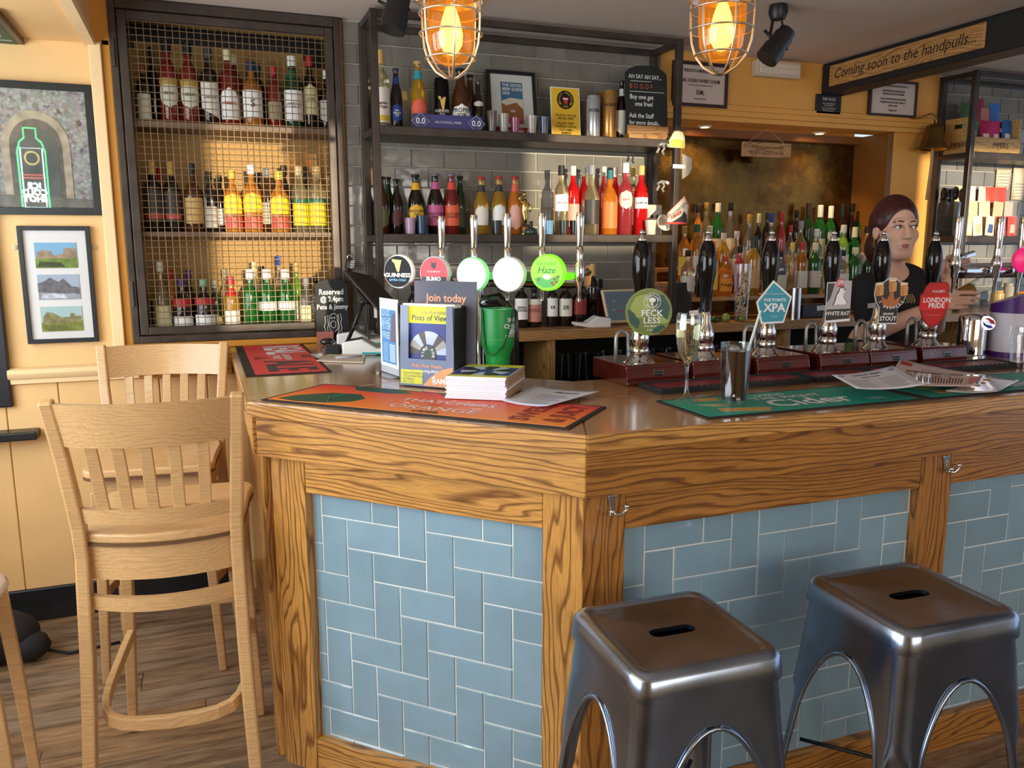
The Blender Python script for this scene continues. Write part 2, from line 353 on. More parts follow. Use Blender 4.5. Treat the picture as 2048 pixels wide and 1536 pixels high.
st(board('trim_ledge_fascia', (-.262, YW-.035, .985), (.10, YW-.035, .985), (0, 0, 1), (0, 1, 0), .115, .035, ASH_SHADED))
# left wall with its black window
MB_ = MB().box(-1.6, -1.48, -2.8, .0, 0, ZC).box(-1.6, -1.48, 3.3, YW, 0, ZC).box(-1.6, -1.48, .0, 3.3, 0, .9).box(-1.6, -1.48, .0, 3.3, 2.15, ZC)
wleft = st(MB_.build('wall_left', CREAM))
win = st(MB().box(-1.5, -1.45, 3.27, 3.40, .85, 2.2).box(-1.5, -1.45, -.1, .03, .85, 2.2).box(-1.5, -1.45, .03, 3.27, 2.12, 2.2).box(-1.52, -1.40, -.1, 3.4, .86, .90).build('window_1', BLACKP, bevel=.006))
for y in (1.1, 2.2): MB().box(-1.53, -1.49, y-.03, y+.03, .9, 2.15).build('mullion', BLACKP, win)
XJ = ay(14, 700, YW-.03)[0]
w2 = st(MB().box(XJ-.11, XJ, YW-.035, YW, .90, 2.1).box(XJ-.65, XJ-.54, YW-.035, YW, .90, 2.1).box(XJ-.54, XJ-.11, YW-.035, YW, 2.0, 2.1).build('window_2', BLACKP, bevel=.006))
MB().box(XJ-.54, XJ-.11, YW-.012, YW-.002, .9, 2.0).build('pane', mat('dark_pane', (.03, .035, .04), .05), w2)  # plain dark glass
XJ2 = ay(75, 875, YW-.08)[0]; ZJ = ay(75, 863, YW-.09)[2]
MB().box(XJ-.70, XJ2, YW-.09, YW-.0, ZJ-.034, ZJ).build('window_sill', BLACKP, w2, bevel=.006)
# unseen wall behind the viewer; its openings are shaped to throw the sun patches
wf = MB()
HOLES = [(.40, .90), (1.78, 2.44), (4.2, 5.0)]
xs = -1.6
for a, b in HOLES: wf.box(xs, a, -2.9, -2.75, 0, ZC); xs = b
wf.box(xs, 6.5, -2.9, -2.75, 0, ZC)
for a, b in HOLES: wf.box(a, b, -2.9, -2.75, 0, 1.90 if 1 < a < 3 else 1.58); wf.box(a, b, -2.9, -2.75, 2.42, ZC)
st(wf.build('wall_front', CREAM))
# tiled wall behind the shelves, recess with old mirror, pillar, tiled wall on the right
XT0 = .62; XT1 = ay(1316, 330, YW)[0]; XR1 = ay(1786, 300, YW)[0]; XP1 = ay(1868, 300, YW)[0]
wt = st(MB().box(XT0, XT1, YW, YW+.12, 0, ZC).build('wall_back_tiled', mat('dull_grout', (.44, .41, .36), .8)))
wr = st(MB().box(XP1, 6.5, YW, YW+.12, 0, ZC).build('wall_right_tiled', mat('dull_grout')))
wo = st(MB().box(XT1, XP1, YW, YW+.12, 2.135, ZC).box(XR1, XP1, YW, YW+.37, 0, 2.135).box(XT1, XR1, YW, YW+.12, 0, 1.10).box(XT1-.1, XR1, YW+.30, YW+.37, 0, 2.2).build('wall_back_ochre', OCHRE))
st(MB().prism([(0, 0), (-.035, 0), (-.035, .022), (-.022, .03), (-.022, .055), (-.012, .06), (-.012, .085), (0, .09)], XT1, XP1, fn=lambda a, b, c: (c, YW+a, 2.135+b)).build('trim_lintel', OCHRE))
st(MB().box(XR1-.035, XR1, YW, YW+.26, 1.1, 2.135).box(XT1, XR1, YW+.2, YW+.26, 2.09, 2.135).build('trim_mirror_frame', mat('brown_frame', (.20, .075, .012), .4), bevel=.003))
_g = {}
def wall_tiles(parent, x0, x1, z0, z1, w=.150, h=.0845, yw=YW, xo=0.0, zo=0.0):
    j = 0; z = z0-(zo % h)
    while z < z1:
        x = x0-w+xo % w+(w/2 if j % 2 else 0)
        while x < x1:
            a, b, c, d = max(x, x0), min(x+w, x1), max(z, z0), min(z+h, z1)
            if b-a > .012 and d-c > .012:
                k = (round(b-a, 3), round(d-c, 3))
                if k not in _g:
                    W_, H_ = b-a-.003, d-c-.003; i = .0025
                    mb = MB().add([(0, 0, 0), (W_, 0, 0), (W_, 0, H_), (0, 0, H_), (i, -.006, i), (W_-i, -.006, i), (W_-i, -.006, H_-i), (i, -.006, H_-i)],
                                  [(0, 1, 5, 4), (1, 2, 6, 5), (2, 3, 7, 6), (3, 0, 4, 7), (4, 5, 6, 7)])
                    o = mb.build('tile', TILEG, parent); _g[k] = o.data
                else:
                    o = bpy.data.objects.new('tile', _g[k]); COL.objects.link(o); o.parent = parent
                o.matrix_world = TM((a+.0015, yw, c+.0015), rx=random.uniform(-.008, .008), rz=random.uniform(-.006, .006))
            x += w
        z += h; j += 1
_ta = ay(823, 1118/4+0, YW)   # not used for scale, keeps the courses near the photo's
wall_tiles(wt, XT0, XT1, 1.12, ZC, zo=.02, xo=.06)
wall_tiles(wr, XP1, 5.9, 1.12, ZC, zo=.02, xo=.03)
def MIRM():
    m, t, b = _nt('antique_mirror'); L = t.links.new
    tc = N(t, 'ShaderNodeTexCoord'); nz = N(t, 'ShaderNodeTexNoise'); nz.inputs['Scale'].default_value = 5; nz.inputs['Detail'].default_value = 9; nz.inputs['Roughness'].default_value = .75
    L(tc.outputs['Object'], nz.inputs['Vector'])
    rp = N(t, 'ShaderNodeValToRGB'); e = rp.color_ramp.elements; e[0].position = .38; e[0].color = (.075, .030, .005, 1); e[1].position = .70; e[1].color = (.24, .14, .03, 1); L(nz.outputs['Fac'], rp.inputs[0])
    L(rp.outputs[0], b.inputs['Base Color']); b.inputs['Metallic'].default_value = .85
    r2 = N(t, 'ShaderNodeMapRange'); r2.inputs[1].default_value = .4; r2.inputs[2].default_value = .65; r2.inputs[3].default_value = .10; r2.inputs[4].default_value = .42; L(nz.outputs['Fac'], r2.inputs[0]); L(r2.outputs[0], b.inputs['Roughness'])
    return m
st(MB().box(XT1-.08, XR1-.03, YW+.262, YW+.275, 1.1, 2.12).build('wall_mirror', MIRM()))
# downlights under the lintel
for i, px in enumerate((1410, 1640)):
    q = az(px, 250, 2.134); c = (ay(px, 252, YW+.12)[0], YW+.12, 2.132)
    o = MB().lathe([(.034, 0), (.034, -.006), (.022, -.008), (.022, -.002), (0, -.002)], 20, c).build('recessed_downlight', mat('lamp_white', (.9, .85, .75), .4), smooth=40)
    tag(o, 'small round downlight under the ochre lintel, ' + ('nearer the hanging slogan sign' if i else 'nearer the steel shelving'), 'light', 'lintel downlights')
    MB().lathe([(.020, -.003), (0, -.003)], 16, c).build('lit_lens', mat('lit_lens', (1, .8, .5), .5, emit=(1, .62, .25), es=14), o)
    light('downlight_beam', 'SPOT', (c[0], c[1], c[2]-.012), 20, (1, .66, .28), aim=(0, .25, -1), spot_size=1.9, spot_blend=.7, shadow_soft_size=.02)
# black beam with its board
BX = 3.135
st(MB().box(BX, BX+.15, -2.7, YW, 2.305, ZC).build('trim_beam', mat('black_beam', (.012, .010, .011), .55, bump=.3, bscale=18), bevel=.012))
# ================================================================== bar counter
S2 = math.sqrt(.5)
CX, CY = .789, 1.61; LX, LY = .096, 2.309
UD = Vector((-S2, S2, 0)); NI = Vector((S2, S2, 0)); UP = Vector((0, 0, 1))
DL = math.hypot(LX-CX, LY-CY)
bt = empty('bar_worktop', 'polished ash bar counter top running around the corner of the bar', 'counter top', (CX, CY, 1.1))
bpy.context.view_layer.update()
def toppiece(poly, o, x):
    M = frame((o[0], o[1], 1.058), x, Vector((0, 0, 1)).cross(Vector(x)), (0, 0, 1)); Mi = M.inverted()
    q = [tuple((Mi @ Vector((a, b, 1.058)))[:2]) for a, b in poly]
    ob = MB().prism(q, 0, .042).build('top_board', ASHT, None, M=M, bevel=.004)
    ob.parent = bt; ob.matrix_parent_inverse = Matrix.Translation((-CX, -CY, -1.1))
XE = 4.2
toppiece([(CX, CY), (XE, CY), (XE, 2.29), (1.071, 2.29)], (CX, CY), (1, 0, 0))
toppiece([(CX, CY), (1.071, 2.29), (.776, 2.585), (LX, LY)], (LX, LY), (S2, -S2, 0))
toppiece([(LX, LY), (.776, 2.585), (.776, YW-.035), (LX, YW-.035)], (LX, LY), (0, 1, 0))
def toedge(p0, p1, n):
    o = board('front_edge', p0, p1, (0, 0, 1), n, .0405, .012, ASH, None, bevel=.003)
    o.parent = bt; o.matrix_parent_inverse = Matrix.Translation((-CX, -CY, -1.1))
toedge((CX, CY-.001, 1.0575), (XE, CY-.001, 1.0575), (0, 1, 0))
toedge((LX-.0007, LY-.0007, 1.0575), (CX-.0007, CY-.0007, 1.0575), NI)
bf = empty('bar_counter', 'ash panelled bar front with blue herringbone tile panels', 'bar', (CX, CY, 0))
bpy.context.view_layer.update()
def D(s, dep, z): return Vector((CX, CY, 0))+UD*s+NI*dep+UP*z
def Rr(x, dep, z): return Vector((x, CY+dep, z))
# right run
board('fascia', Rr(CX+.008, .018, .945), Rr(XE, .018, .945), UP, (0, 1, 0), .1115, .025, ASH_SHADED, bf)
posts = [(.803, .914), (1.846, 1.961), (2.893, 3.008), (3.94, 4.05)]
for a, b in posts: board('post', Rr(b, .042, 0.0), Rr(b, .042, .944), (-1, 0, 0), (0, 1, 0), b-a, .05, ASH_SHADED, bf)
for (a, b), (c, d) in zip(posts[:-1], posts[1:]):
    board('rail', Rr(b+.0008, .044, .848), Rr(c-.0008, .044, .848), UP, (0, 1, 0), .097, .028, ASH_SHADED, bf)
    board('bottom_board', Rr(b+.0008, .044, 0), Rr(c-.0008, .044, 0), UP, (0, 1, 0), .112, .045, ASH_SHADED, bf)
# diagonal run
board('fascia', D(DL-.016, .018, .945), D(.008, .018, .945), UP, NI, .1115, .025, ASH, bf)
for a, b in ((.0, .1235), (.83, .945)): board('post', D(b, .042, 0), D(b, .042, .944), -UD, NI, b-a-(.017 if a == 0 else 0), .05, ASH, bf)
board('rail', D(.8292, .044, .848), D(.1243, .044, .848), UP, NI, .097, .028, ASH, bf)
board('bottom_board', D(.8292, .044, 0), D(.1243, .044, 0), UP, NI, .105, .045, ASH, bf)
# left return
board('return_fascia', (LX+.012, 2.33, .945), (LX+.012, YW-.04, .945), UP, (1, 0, 0), .1115, .025, ASH, bf)
board('post', (LX+.035, 2.345, 0), (LX+.035, 2.345, .944), (0, 1, 0), (1, 0, 0), .09, .03, ASH, bf)
board('return_panel', (LX+.05, 2.436, 0), (LX+.05, YW-.04, 0), UP, (1, 0, 0), .944, .02, ASH_SHADED, bf)
o = MB().ball((LX-.012, 2.62, 1.02), .011, 12).tube([(LX-.010, 2.62, 1.02), (LX+.02, 2.62, 1.02)], .005, 8).build('bolt_knob', STAIN, bf, smooth=True); o.matrix_parent_inverse = bf.matrix_world.inverted()
# herringbone tile panels
_tm = {}
def herring(fn, M0, s0, s1, z0, z1, sa, za, W=.0835, dirn=1):
    """fn: unused; M0 maps local (s right, depth in, z up); tiles clipped to the panel"""
    pan = MB().add([(s0, .0008, z0), (s1, .0008, z0), (s1, .0008, z1), (s0, .0008, z1)], [(0, 1, 2, 3)]).build('tile_panel', GROUT, None, M=M0)
    pan.parent = bf; pan.matrix_parent_inverse = bf.matrix_world.inverted()
    g = .0012
    n = int(3/W)
    for j in range(-n, n):
        for i in range(-n, n):
            k = (i-j) % 4
            if k == 0: a, b, c, d = sa+i*W, sa+(i+2)*W, za-(j+1)*W, za-j*W
            elif k == 3: a, b, c, d = sa+i*W, sa+(i+1)*W, za-(j+2)*W, za-j*W
            else: continue
            a, b, c, d = max(a, s0), min(b, s1), max(c, z0), min(d, z1)
            if b-a < .006 or d-c < .006: continue
            w, h = b-a-2*g, d-c-2*g; key = (round(w, 4), round(h, 4))
            if key not in _tm:
                q = .0022; N_ = 5
                mb = MB(); rows = []
                for v in range(N_):
                    rows.append([(q+(w-2*q)*u/(N_-1), -.0022-.0012*math.sin(PI*u/(N_-1))*math.sin(PI*v/(N_-1)), q+(h-2*q)*v/(N_-1)) for u in range(N_)])
                mb.grid(rows); o_ = len(mb.v)
                mb.add([(0, 0, 0), (w, 0, 0), (w, 0, h), (0, 0, h), (q, -.0022, q), (w-q, -.0022, q), (w-q, -.0022, h-q), (q, -.0022, h-q)], [(0, 1, 5, 4), (1, 2, 6, 5), (2, 3, 7, 6), (3, 0, 4, 7)])
                ob = mb.build('tile', TILEB, smooth=35); _tm[key] = ob.data
            else:
                ob = bpy.data.objects.new('tile', _tm[key]); COL.objects.link(ob)
            ob.matrix_world = M0 @ TM((a+g, .0006, c+g), rx=random.uniform(-.008, .008), rz=random.uniform(-.007, .007))
            ob.parent = pan; ob.matrix_parent_inverse = M0.inverted()
# diagonal panel: local x runs towards the corner (right in the photo)
MD = frame(tuple(D(.8295, .074, 0)), (S2, -S2, 0), (S2, S2, 0), (0, 0, 1))
herring(None, MD, 0, .7055, .100, .850, .8295-.718, .779)
for (a, b), (c, d) in zip(posts[:-1], posts[1:]):
    M0 = frame((b, CY+.074, 0), (1, 0, 0), (0, 1, 0), (0, 0, 1))
    q = ay(1352, 1096, CY+.066)
    xa = q[0]-b if b < 1 else .03
    herring(None, M0, 0, c-b, .108, .850, xa, .769 if b < 1 else .80, W=.0855)
# black boxes added behind the panels to block light
o = MB().box(.95, XE, CY+.094, 2.18, .02, 1.05).build('carcass', DARK, bf); o.matrix_parent_inverse = bf.matrix_world.inverted()
o = MB().prism([(.90, CY+.14), (1.03, 2.2), (.70, 2.53), (.70, YW-.05), (LX+.075, YW-.05), (LX+.075, 2.40)], .02, 1.05).build('carcass', DARK, bf); o.matrix_parent_inverse = bf.matrix_world.inverted()
# coat hooks
def hook(px, py, lab):
    P = ay(px, py, CY+.041); t = empty('coat_hook', lab, 'hook', (P[0], CY+.041, P[2]), 0, 'double coat hooks on the bar front')
    MB().prism([(-.012, .028), (.012, .028), (.006, .0), (.004, -.012), (-.004, -.012), (-.006, 0)], -.006, 0, fn=lambda a, b, c: (a, c, b)).build('back_plate', STAIN, t, bevel=.002)
    MB().tube([(.0, -.008, -.010), (.006, -.014, -.017), (.016, -.02, -.018), (.026, -.022, -.010), (.030, -.022, .0)], [.0035, .004, .004, .004, .0045], 8).ball((.030, -.022, .002), .0062, 10).build('prong', CHROME, t, smooth=True)
    MB().tube([(-.0, -.008, -.010), (-.010, -.02, -.017), (-.016, -.032, -.012), (-.017, -.036, -.004)], [.0035, .004, .004, .0045], 8).ball((-.017, -.037, -.001), .0066, 10).build('prong', CHROME, t, smooth=True)
hook(1222, 1012, 'chrome double coat hook on the bar front near the corner post')
hook(1889, 930, 'chrome double coat hook on the bar front post further along')
# ================================================================== bottles
def G(kind):
    k = {'amber': ((.62, .22, .02), .4), 'dark': ((.012, .007, .005), 0), 'brown': ((.07, .020, .004), .1), 'green': ((.02, .20, .035), .6), 'dgreen': ((.010, .035, .012), 0), 'clear': ((.95, .96, .94), .95),
         'gold': ((.85, .50, .06), .8), 'red': ((.78, .010, .012), .5), 'pink': ((.90, .12, .15), .8), 'orange': ((.95, .32, .02), .65), 'blue': ((.25, .48, .60), .85), 'honey': ((.65, .22, .02), .6), 'cider': ((.90, .52, .05), .8), 'straw': ((.92, .84, .52), .92), 'lime': ((.30, .60, .06), .7), 'redbrown': ((.16, .014, .010), 0.1)}[kind]
    return mat('bottle_'+kind, k[0], .06, coat=.6, trans=k[1], ior=1.35)
def PC(h): return mat('col_'+h.lstrip('#'), h, .5)
PROF = {
 'spirit': ([(.0, 0), (.92, 0), (1, .015), (1, .60), (.93, .66), (.55, .735), (.40, .77), (.36, .82), (.36, .90)], .86, .42),
 'wide':   ([(.0, 0), (.92, 0), (1, .02), (1, .52), (.95, .60), (.62, .69), (.36, .74), (.30, .80), (.30, .90)], .86, .36),
 'wine':   ([(.0, 0), (.95, 0), (1, .012), (1, .60), (.94, .655), (.65, .72), (.42, .76), (.38, .80), (.38, .985), (.40, .99)], .80, .41),
 'beer':   ([(.0, 0), (.92, 0), (1, .02), (1, .50), (.95, .58), (.72, .68), (.50, .76), (.42, .86), (.40, .95), (.44, .96), (.44, .975)], .955, .47),
 'long':   ([(.0, 0), (.92, 0), (1, .015), (1, .50), (.96, .56), (.55, .68), (.40, .75), (.36, .90)], .86, .41),
 'slim':   ([(.0, 0), (.95, 0), (1, .012), (1, .66), (.9, .71), (.5, .76), (.42, .79), (.42, .90)], .86, .48),
 'flask':  ([(.0, 0), (.90, 0), (1, .03), (1, .45), (.92, .56), (.70, .65), (.36, .72), (.32, .78), (.32, .90)], .87, .40),
 'can':    ([(.0, .01), (.88, 0), (1, .05), (1, .90), (.86, .97), (.86, 1.0), (.80, .985), (0, .985)], 1.1, .5)}
_bc = {}
def bottle(x, y, z, h, r, kind='spirit', glass='dark', cap='#111111', lab='#e8e0d0', lz=(.12, .45), text=None, tcol='#201810', neck=None, label='', name='bottle', group=None, square=0, shape=None, cat='bottle', band=None, tsize=.22, rz=0.0, lab2=None, capz=None):
    """body = the bottle itself; children: cap, paper_label, lettering ..."""
    pr, c0, cr = PROF[kind]
    key = (kind, round(h, 3), round(r, 4), square)
    mb = MB().lathe([(a*r, b*h) for a, b in pr], 20 if not square else 24, sq=square)
    o = mb.build(name, G(glass) if isinstance(glass, str) and not glass.startswith('#') else (mat('can_'+glass[1:], glass, .25, metal=.6) if isinstance(glass, str) else glass), smooth=38)
    o.location = (x, y, z); ang = math.atan2(x, -y) if False else 0
    face = math.atan2(x-0, y-0)          # turned a little to the room
    o.rotation_euler = (0, 0, -face*.6+rz)
    tag(o, label, cat, group)
    rr = r*1.012+.0004
    if square: rr = r*1.0
    if kind != 'can' and cap:
        c0 = capz or c0
        MB().lathe([(cr*r*1.06, c0*h), (cr*r*1.12, c0*h+.001), (cr*r*1.10, h*.995), (cr*r*.95, h), (0, h)], 14).build('cap', PC(cap), o, smooth=38)
    def patch(nm, z0, z1, aw, m, rad=rr, shp=None):
        n = 12; rows = []
        for j in range(9):
            zz = z0+(z1-z0)*j/8; wsc = 1.0; q = j/8
            if shp == 'arch': wsc = math.sqrt(max(0, 1-max(0, (q-.55)/.45)**2))
            if shp == 'oval': wsc = math.sqrt(max(0.0, 1-(2*q-1)**2))
            if shp == 'slant': pass
            wsc = max(wsc, .02)
            row = []
            for k in range(n+1):
                a = -PI/2+aw*wsc*(2*k/n-1); zq = zz*h
                if shp == 'slant': zq += (k/n-.5)*-.18*h*(z1-z0)*2*(1-q)
                qd = rad
                if square: qd = rad/((abs(math.cos(a))**square+abs(math.sin(a))**square)**(1/square))+.0006
                row.append((qd*math.cos(a), qd*math.sin(a), zq))
            rows.append(row)
        return MB().grid(rows).build(nm, m, o, smooth=True)
    if lab:
        patch('paper_label', lz[0], lz[1], 1.15, PC(lab), shp=shape)
    if lab2: patch('lower_label', lab2[1], lab2[2], 1.1, PC(lab2[0]), rad=rr+.0005)
    if band: patch('label_band', band[1], band[2], 1.12, PC(band[0]), rad=rr+.0008)
    if neck:
        n0, n1 = (.74, .86) if kind in ('beer',) else (.68, .80)
        pr_r = lambda q: np.interp(q, [b for a, b in pr], [a for a, b in pr])*r*1.03+.0006
        n = 14; rows = [[(pr_r(q)*math.cos(2*PI*k/n), pr_r(q)*math.sin(2*PI*k/n), q*h) for k in range(n+1)] for q in (n0, (n0+n1)/2, n1)]
        MB().grid(rows).build('neck_label', PC(neck), o, smooth=True)
    if text:
        R2 = rr+.0012
        cz = (lz[0]+lz[1])/2*h
        def fn(a, b):
            th = a/R2; qd = R2
            if square: qd = R2/((abs(math.cos(th-PI/2))**square+abs(math.sin(th-PI/2))**square)**(1/square))+.0008
            return (qd*math.sin(th), -qd*math.cos(th), cz+b)
        MB().text(text, fn, size=r*2*tsize, bold=.015, lead=.85).build('lettering', PC(tcol), o)
    return o
# ================================================================== caged spirit cabinet
KX0, KX1, KZ0, KZ1 = -.272, .605, 1.128, 2.455
cage = empty('spirit_cabinet', 'brown steel spirit cabinet with wire mesh door and padlock', 'cabinet', (KX0, YW, KZ0))
cage.matrix_world; bpy.context.view_layer.update()
CI = cage.matrix_world.inverted()
def kid(o, par=cage, inv=None):
    o.parent = par; o.matrix_parent_inverse = (inv or par.matrix_world.inverted()); return o
INT = mat('cabinet_interior', (.42, .235, .065), .7, var=.05)
kid(MB().box(KX0, KX1, YW+.27, YW+.28, KZ0-.01, KZ1).box(KX0-.01, KX0, YW, YW+.28, KZ0, KZ1).box(KX1, KX1+.012, YW, YW+.28, KZ0, KZ1).box(KX0, KX1, YW, YW+.28, KZ1-.005, KZ1).box(KX0, KX1, YW, YW+.28, KZ0-.01, KZ0).build('carcass', INT))
fr = MB().box(KX0, KX0+.026, YW-.03, YW+.02, KZ0, KZ1).box(KX1-.026, KX1, YW-.03, YW+.02, KZ0, KZ1).box(KX0+.026, KX1-.026, YW-.03, YW+.02, KZ0, KZ0+.030).box(KX0+.026, KX1-.026, YW-.03, YW+.02, KZ1-.038, KZ1)
kid(fr.build('outer_frame', STEEL, bevel=.003))
a, b, c, d = KX0+.030, KX1-.030, KZ0+.034, KZ1-.042; w = .032
door = kid(MB().box(a, a+w, YW-.028, YW+.0, c, d).box(b-w, b, YW-.028, YW+0, c, d).box(a+w, b-w, YW-.028, YW+0, c, c+w).box(a+w, b-w, YW-.028, YW+0, d-w, d).build('door_frame', STEEL, bevel=.003))
mw = MB(); sp = .0262
x = a+w*.4
while x < b-w*.3: mw.tube([(x, YW-.006, c+.01), (x, YW-.006, d-.01)], .0017, 5, cap=False); x += sp
z = c+w*.4
while z < d-w*.3: mw.tube([(a+.01, YW-.0085, z), (b-.01, YW-.0085, z)], .0017, 5, cap=False); z += sp
m_ = mw.build('wire_mesh', mat('mesh_wire', (.26, .18, .11), .4, metal=.6), smooth=True); m_['kind'] = 'stuff'
m_.parent = door; m_.matrix_parent_inverse = door.matrix_basis.inverted() if False else Matrix.Identity(4)
m_.matrix_parent_inverse = (door.matrix_parent_inverse @ door.matrix_basis).inverted() @ CI if False else CI @ cage.matrix_world
for z in (1.33, 2.25):
    kid(MB().tube([(KX0+.012, YW-.036, z-.05), (KX0+.012, YW-.036, z+.05)], .006, 10).build('hinge', STEEL, smooth=40))
kid(MB().prism([(KX0+.03, 2.43), (KX0+.03, 2.33), (KX0+.07, 2.33), (KX0+.07, 2.365), (KX1-.12, 2.365), (KX1-.12, 2.335), (KX1-.08, 2.335), (KX1-.08, 2.31), (KX1-.03, 2.31), (KX1-.03, 2.43)], YW+.262, YW+.268, fn=lambda a, b, c: (a, c, b)).build('dark_valance', BLACKP))
# shelves at measured heights
KY = YW+.10
def kz(px, py): return ay(px, py, KY)[2]
ZS1 = kz(460, 254); ZS2 = kz(460, 464); ZS3 = KZ0+.012
for z in (ZS1, ZS2):
    kid(MB().box(KX0+.004, KX1-.004, YW+.012, YW+.26, z-.022, z-.001).build('shelf', mat('cab_shelf', (.16, .095, .06), .5), bevel=.002))
# bottles in the cabinet: photo column, cap top row, half width, look
PLACED = []
def settle(px, py, Y, r, ylim):
    """move a bottle back along its line until it stands clear of its neighbours; slim it if it cannot"""
    for k in range(40):
        x = ay(px, py, Y)[0]
        bad = [q for q in PLACED if math.hypot(q[0]-x, q[1]-Y) < q[2]+r+.0012 and abs(q[3]-py) < 60]
        if not bad: break
        if Y+r+.004 < ylim: Y += .004
        else: r *= .95; Y = min(Y, ylim-r-.003)
    PLACED.append((x, Y, r, py)); return x, Y, r
def row(items, Yr, zb, where, group, ybase_px, ylim, left='left'):
    n = len(items)
    xs = sorted(range(n), key=lambda i: items[i][0])
    rank = {i: k for k, i in enumerate(xs)}
    for i in sorted(range(n), key=lambda i: (items[i][7].get('dy', 0) if len(items[i]) > 7 else 0)):
        it = items[i]
        px, top, hw, kind, glass, cap, lab = it[:7]; ex = dict(it[7]) if len(it) > 7 else {}
        Y = Yr+ex.pop('dy', 0.0)
        r = .94*hw/FPX*Y/_ray(px, ybase_px)[1]
        if ex.get('square'): r *= .95
        x, Y, r = settle(px, ybase_px, Y, r, ylim)
        h = ay(px, top, Y)[2]-zb
        nm = ex.pop('nm', 'bottle')
        desc = ex.pop('desc', None) or '%s %s, %s%s' % (GN.get(glass, 'tall'), nm.replace('_', ' '), (CN.get(lab, 'plain')+' label') if lab else 'no label', (', '+CN.get(cap, 'dark')+' cap') if cap else '')
        bottle(x, Y, zb, h, r, kind, glass, cap, lab, label=desc+', '+ordi(rank[i])+' from left on '+where, group=group, name=nm, cat=ex.pop('cat', 'bottle'), **ex)
GN = {'amber': 'amber', 'dark': 'near-black', 'brown': 'brown glass', 'green': 'green glass', 'dgreen': 'dark green', 'clear': 'clear glass', 'gold': 'golden', 'red': 'red', 'pink': 'pink', 'orange': 'orange', 'blue': 'pale blue', 'honey': 'honey coloured', 'cider': 'yellow', 'straw': 'straw coloured', 'lime': 'lime green', 'redbrown': 'red-brown'}
CN = {'#111111': 'black', '#e8e0d0': 'cream', '#d8d2c4': 'off-white', '#f2f0ea': 'white', '#b02020': 'red', '#d8b93a': 'yellow', '#f2d21c': 'bright yellow', '#7a3f1a': 'copper', '#b08a3c': 'gold', '#22304a': 'navy', '#1d3d8f': 'blue', '#7fae8a': 'pale green', '#4a2a6a': 'purple', '#8a8a90': 'silver', '#c8a060': 'tan', '#206040': 'green', '#c9c4b2': 'stone', '#e07020': 'orange', '#3a3632': 'charcoal', '#b84a3a': 'brick red', '#d8cfa0': 'pale yellow', '#1c6a70': 'teal', '#c05a8a': 'pink', '#9c8f70': 'khaki'}
gs = 'spirit bottles behind the mesh'
T1 = [(252, 105, 13, 'spirit', 'dark', '#111111', '#3a3632', dict(text='N?7', tcol='#e8e0d0')), (292, 133, 14, 'slim', 'dark', '#7a3f1a', '#c9c4b2', dict(square=5, lz=(.05, .5))),
 (312, 95, 11, 'spirit', 'dark', '#111111', None, dict(dy=.07)), (343, 83, 19, 'spirit', 'redbrown', '#111111', '#c9c4b2', dict(text='BERX', tcol='#201810', lz=(.18, .53), shape='oval', band=('#b08a3c', .46, .54))), (384, 88, 19, 'spirit', 'redbrown', '#111111', '#c9c4b2', dict(text='BERX', lz=(.18, .53), shape='oval', band=('#b08a3c', .46, .54))),
 (424, 97, 19, 'spirit', 'dark', '#3a3632', '#d8d2c4', dict(lz=(.14, .55), shape='slant', text='BAREKSTEN', tsize=.13)), (462, 101, 19, 'spirit', 'redbrown', '#d8cfa0', '#f2f0ea', dict(text="PIMM'S", tcol='#b02020', lz=(.08, .50), shape='arch', tsize=.24)),
 (476, 110, 15, 'spirit', 'redbrown', '#d8cfa0', '#d8d2c4', dict(dy=.08)), (508, 124, 21, 'wide', 'honey', '#22304a', '#f2f0ea', dict(text='S', tsize=.5, lz=(.14, .55))), (520, 128, 16, 'spirit', 'dark', '#22304a', None, dict(dy=.08)),
 (552, 134, 15, 'spirit', 'redbrown', '#b02020', '#9c8f70', dict(lz=(.14, .42))), (589, 113, 20, 'spirit', 'dgreen', '#f2f0ea', '#f2f0ea', dict(text='LAPHROAIG\n10', tsize=.16, lz=(.10, .52), neck='#206040')), (623, 113, 17, 'spirit', 'dark', '#b02020', '#d8cfa0', dict(text='SON', shape='arch', lz=(.2, .62))), (655, 142, 17, 'wide', 'dark', '#f2f0ea', '#d8d2c4', dict(shape='slant', lz=(.14, .5)))]
row(T1, KY-.02, ZS1, "cabinet top shelf", gs, 254, YW+.262)
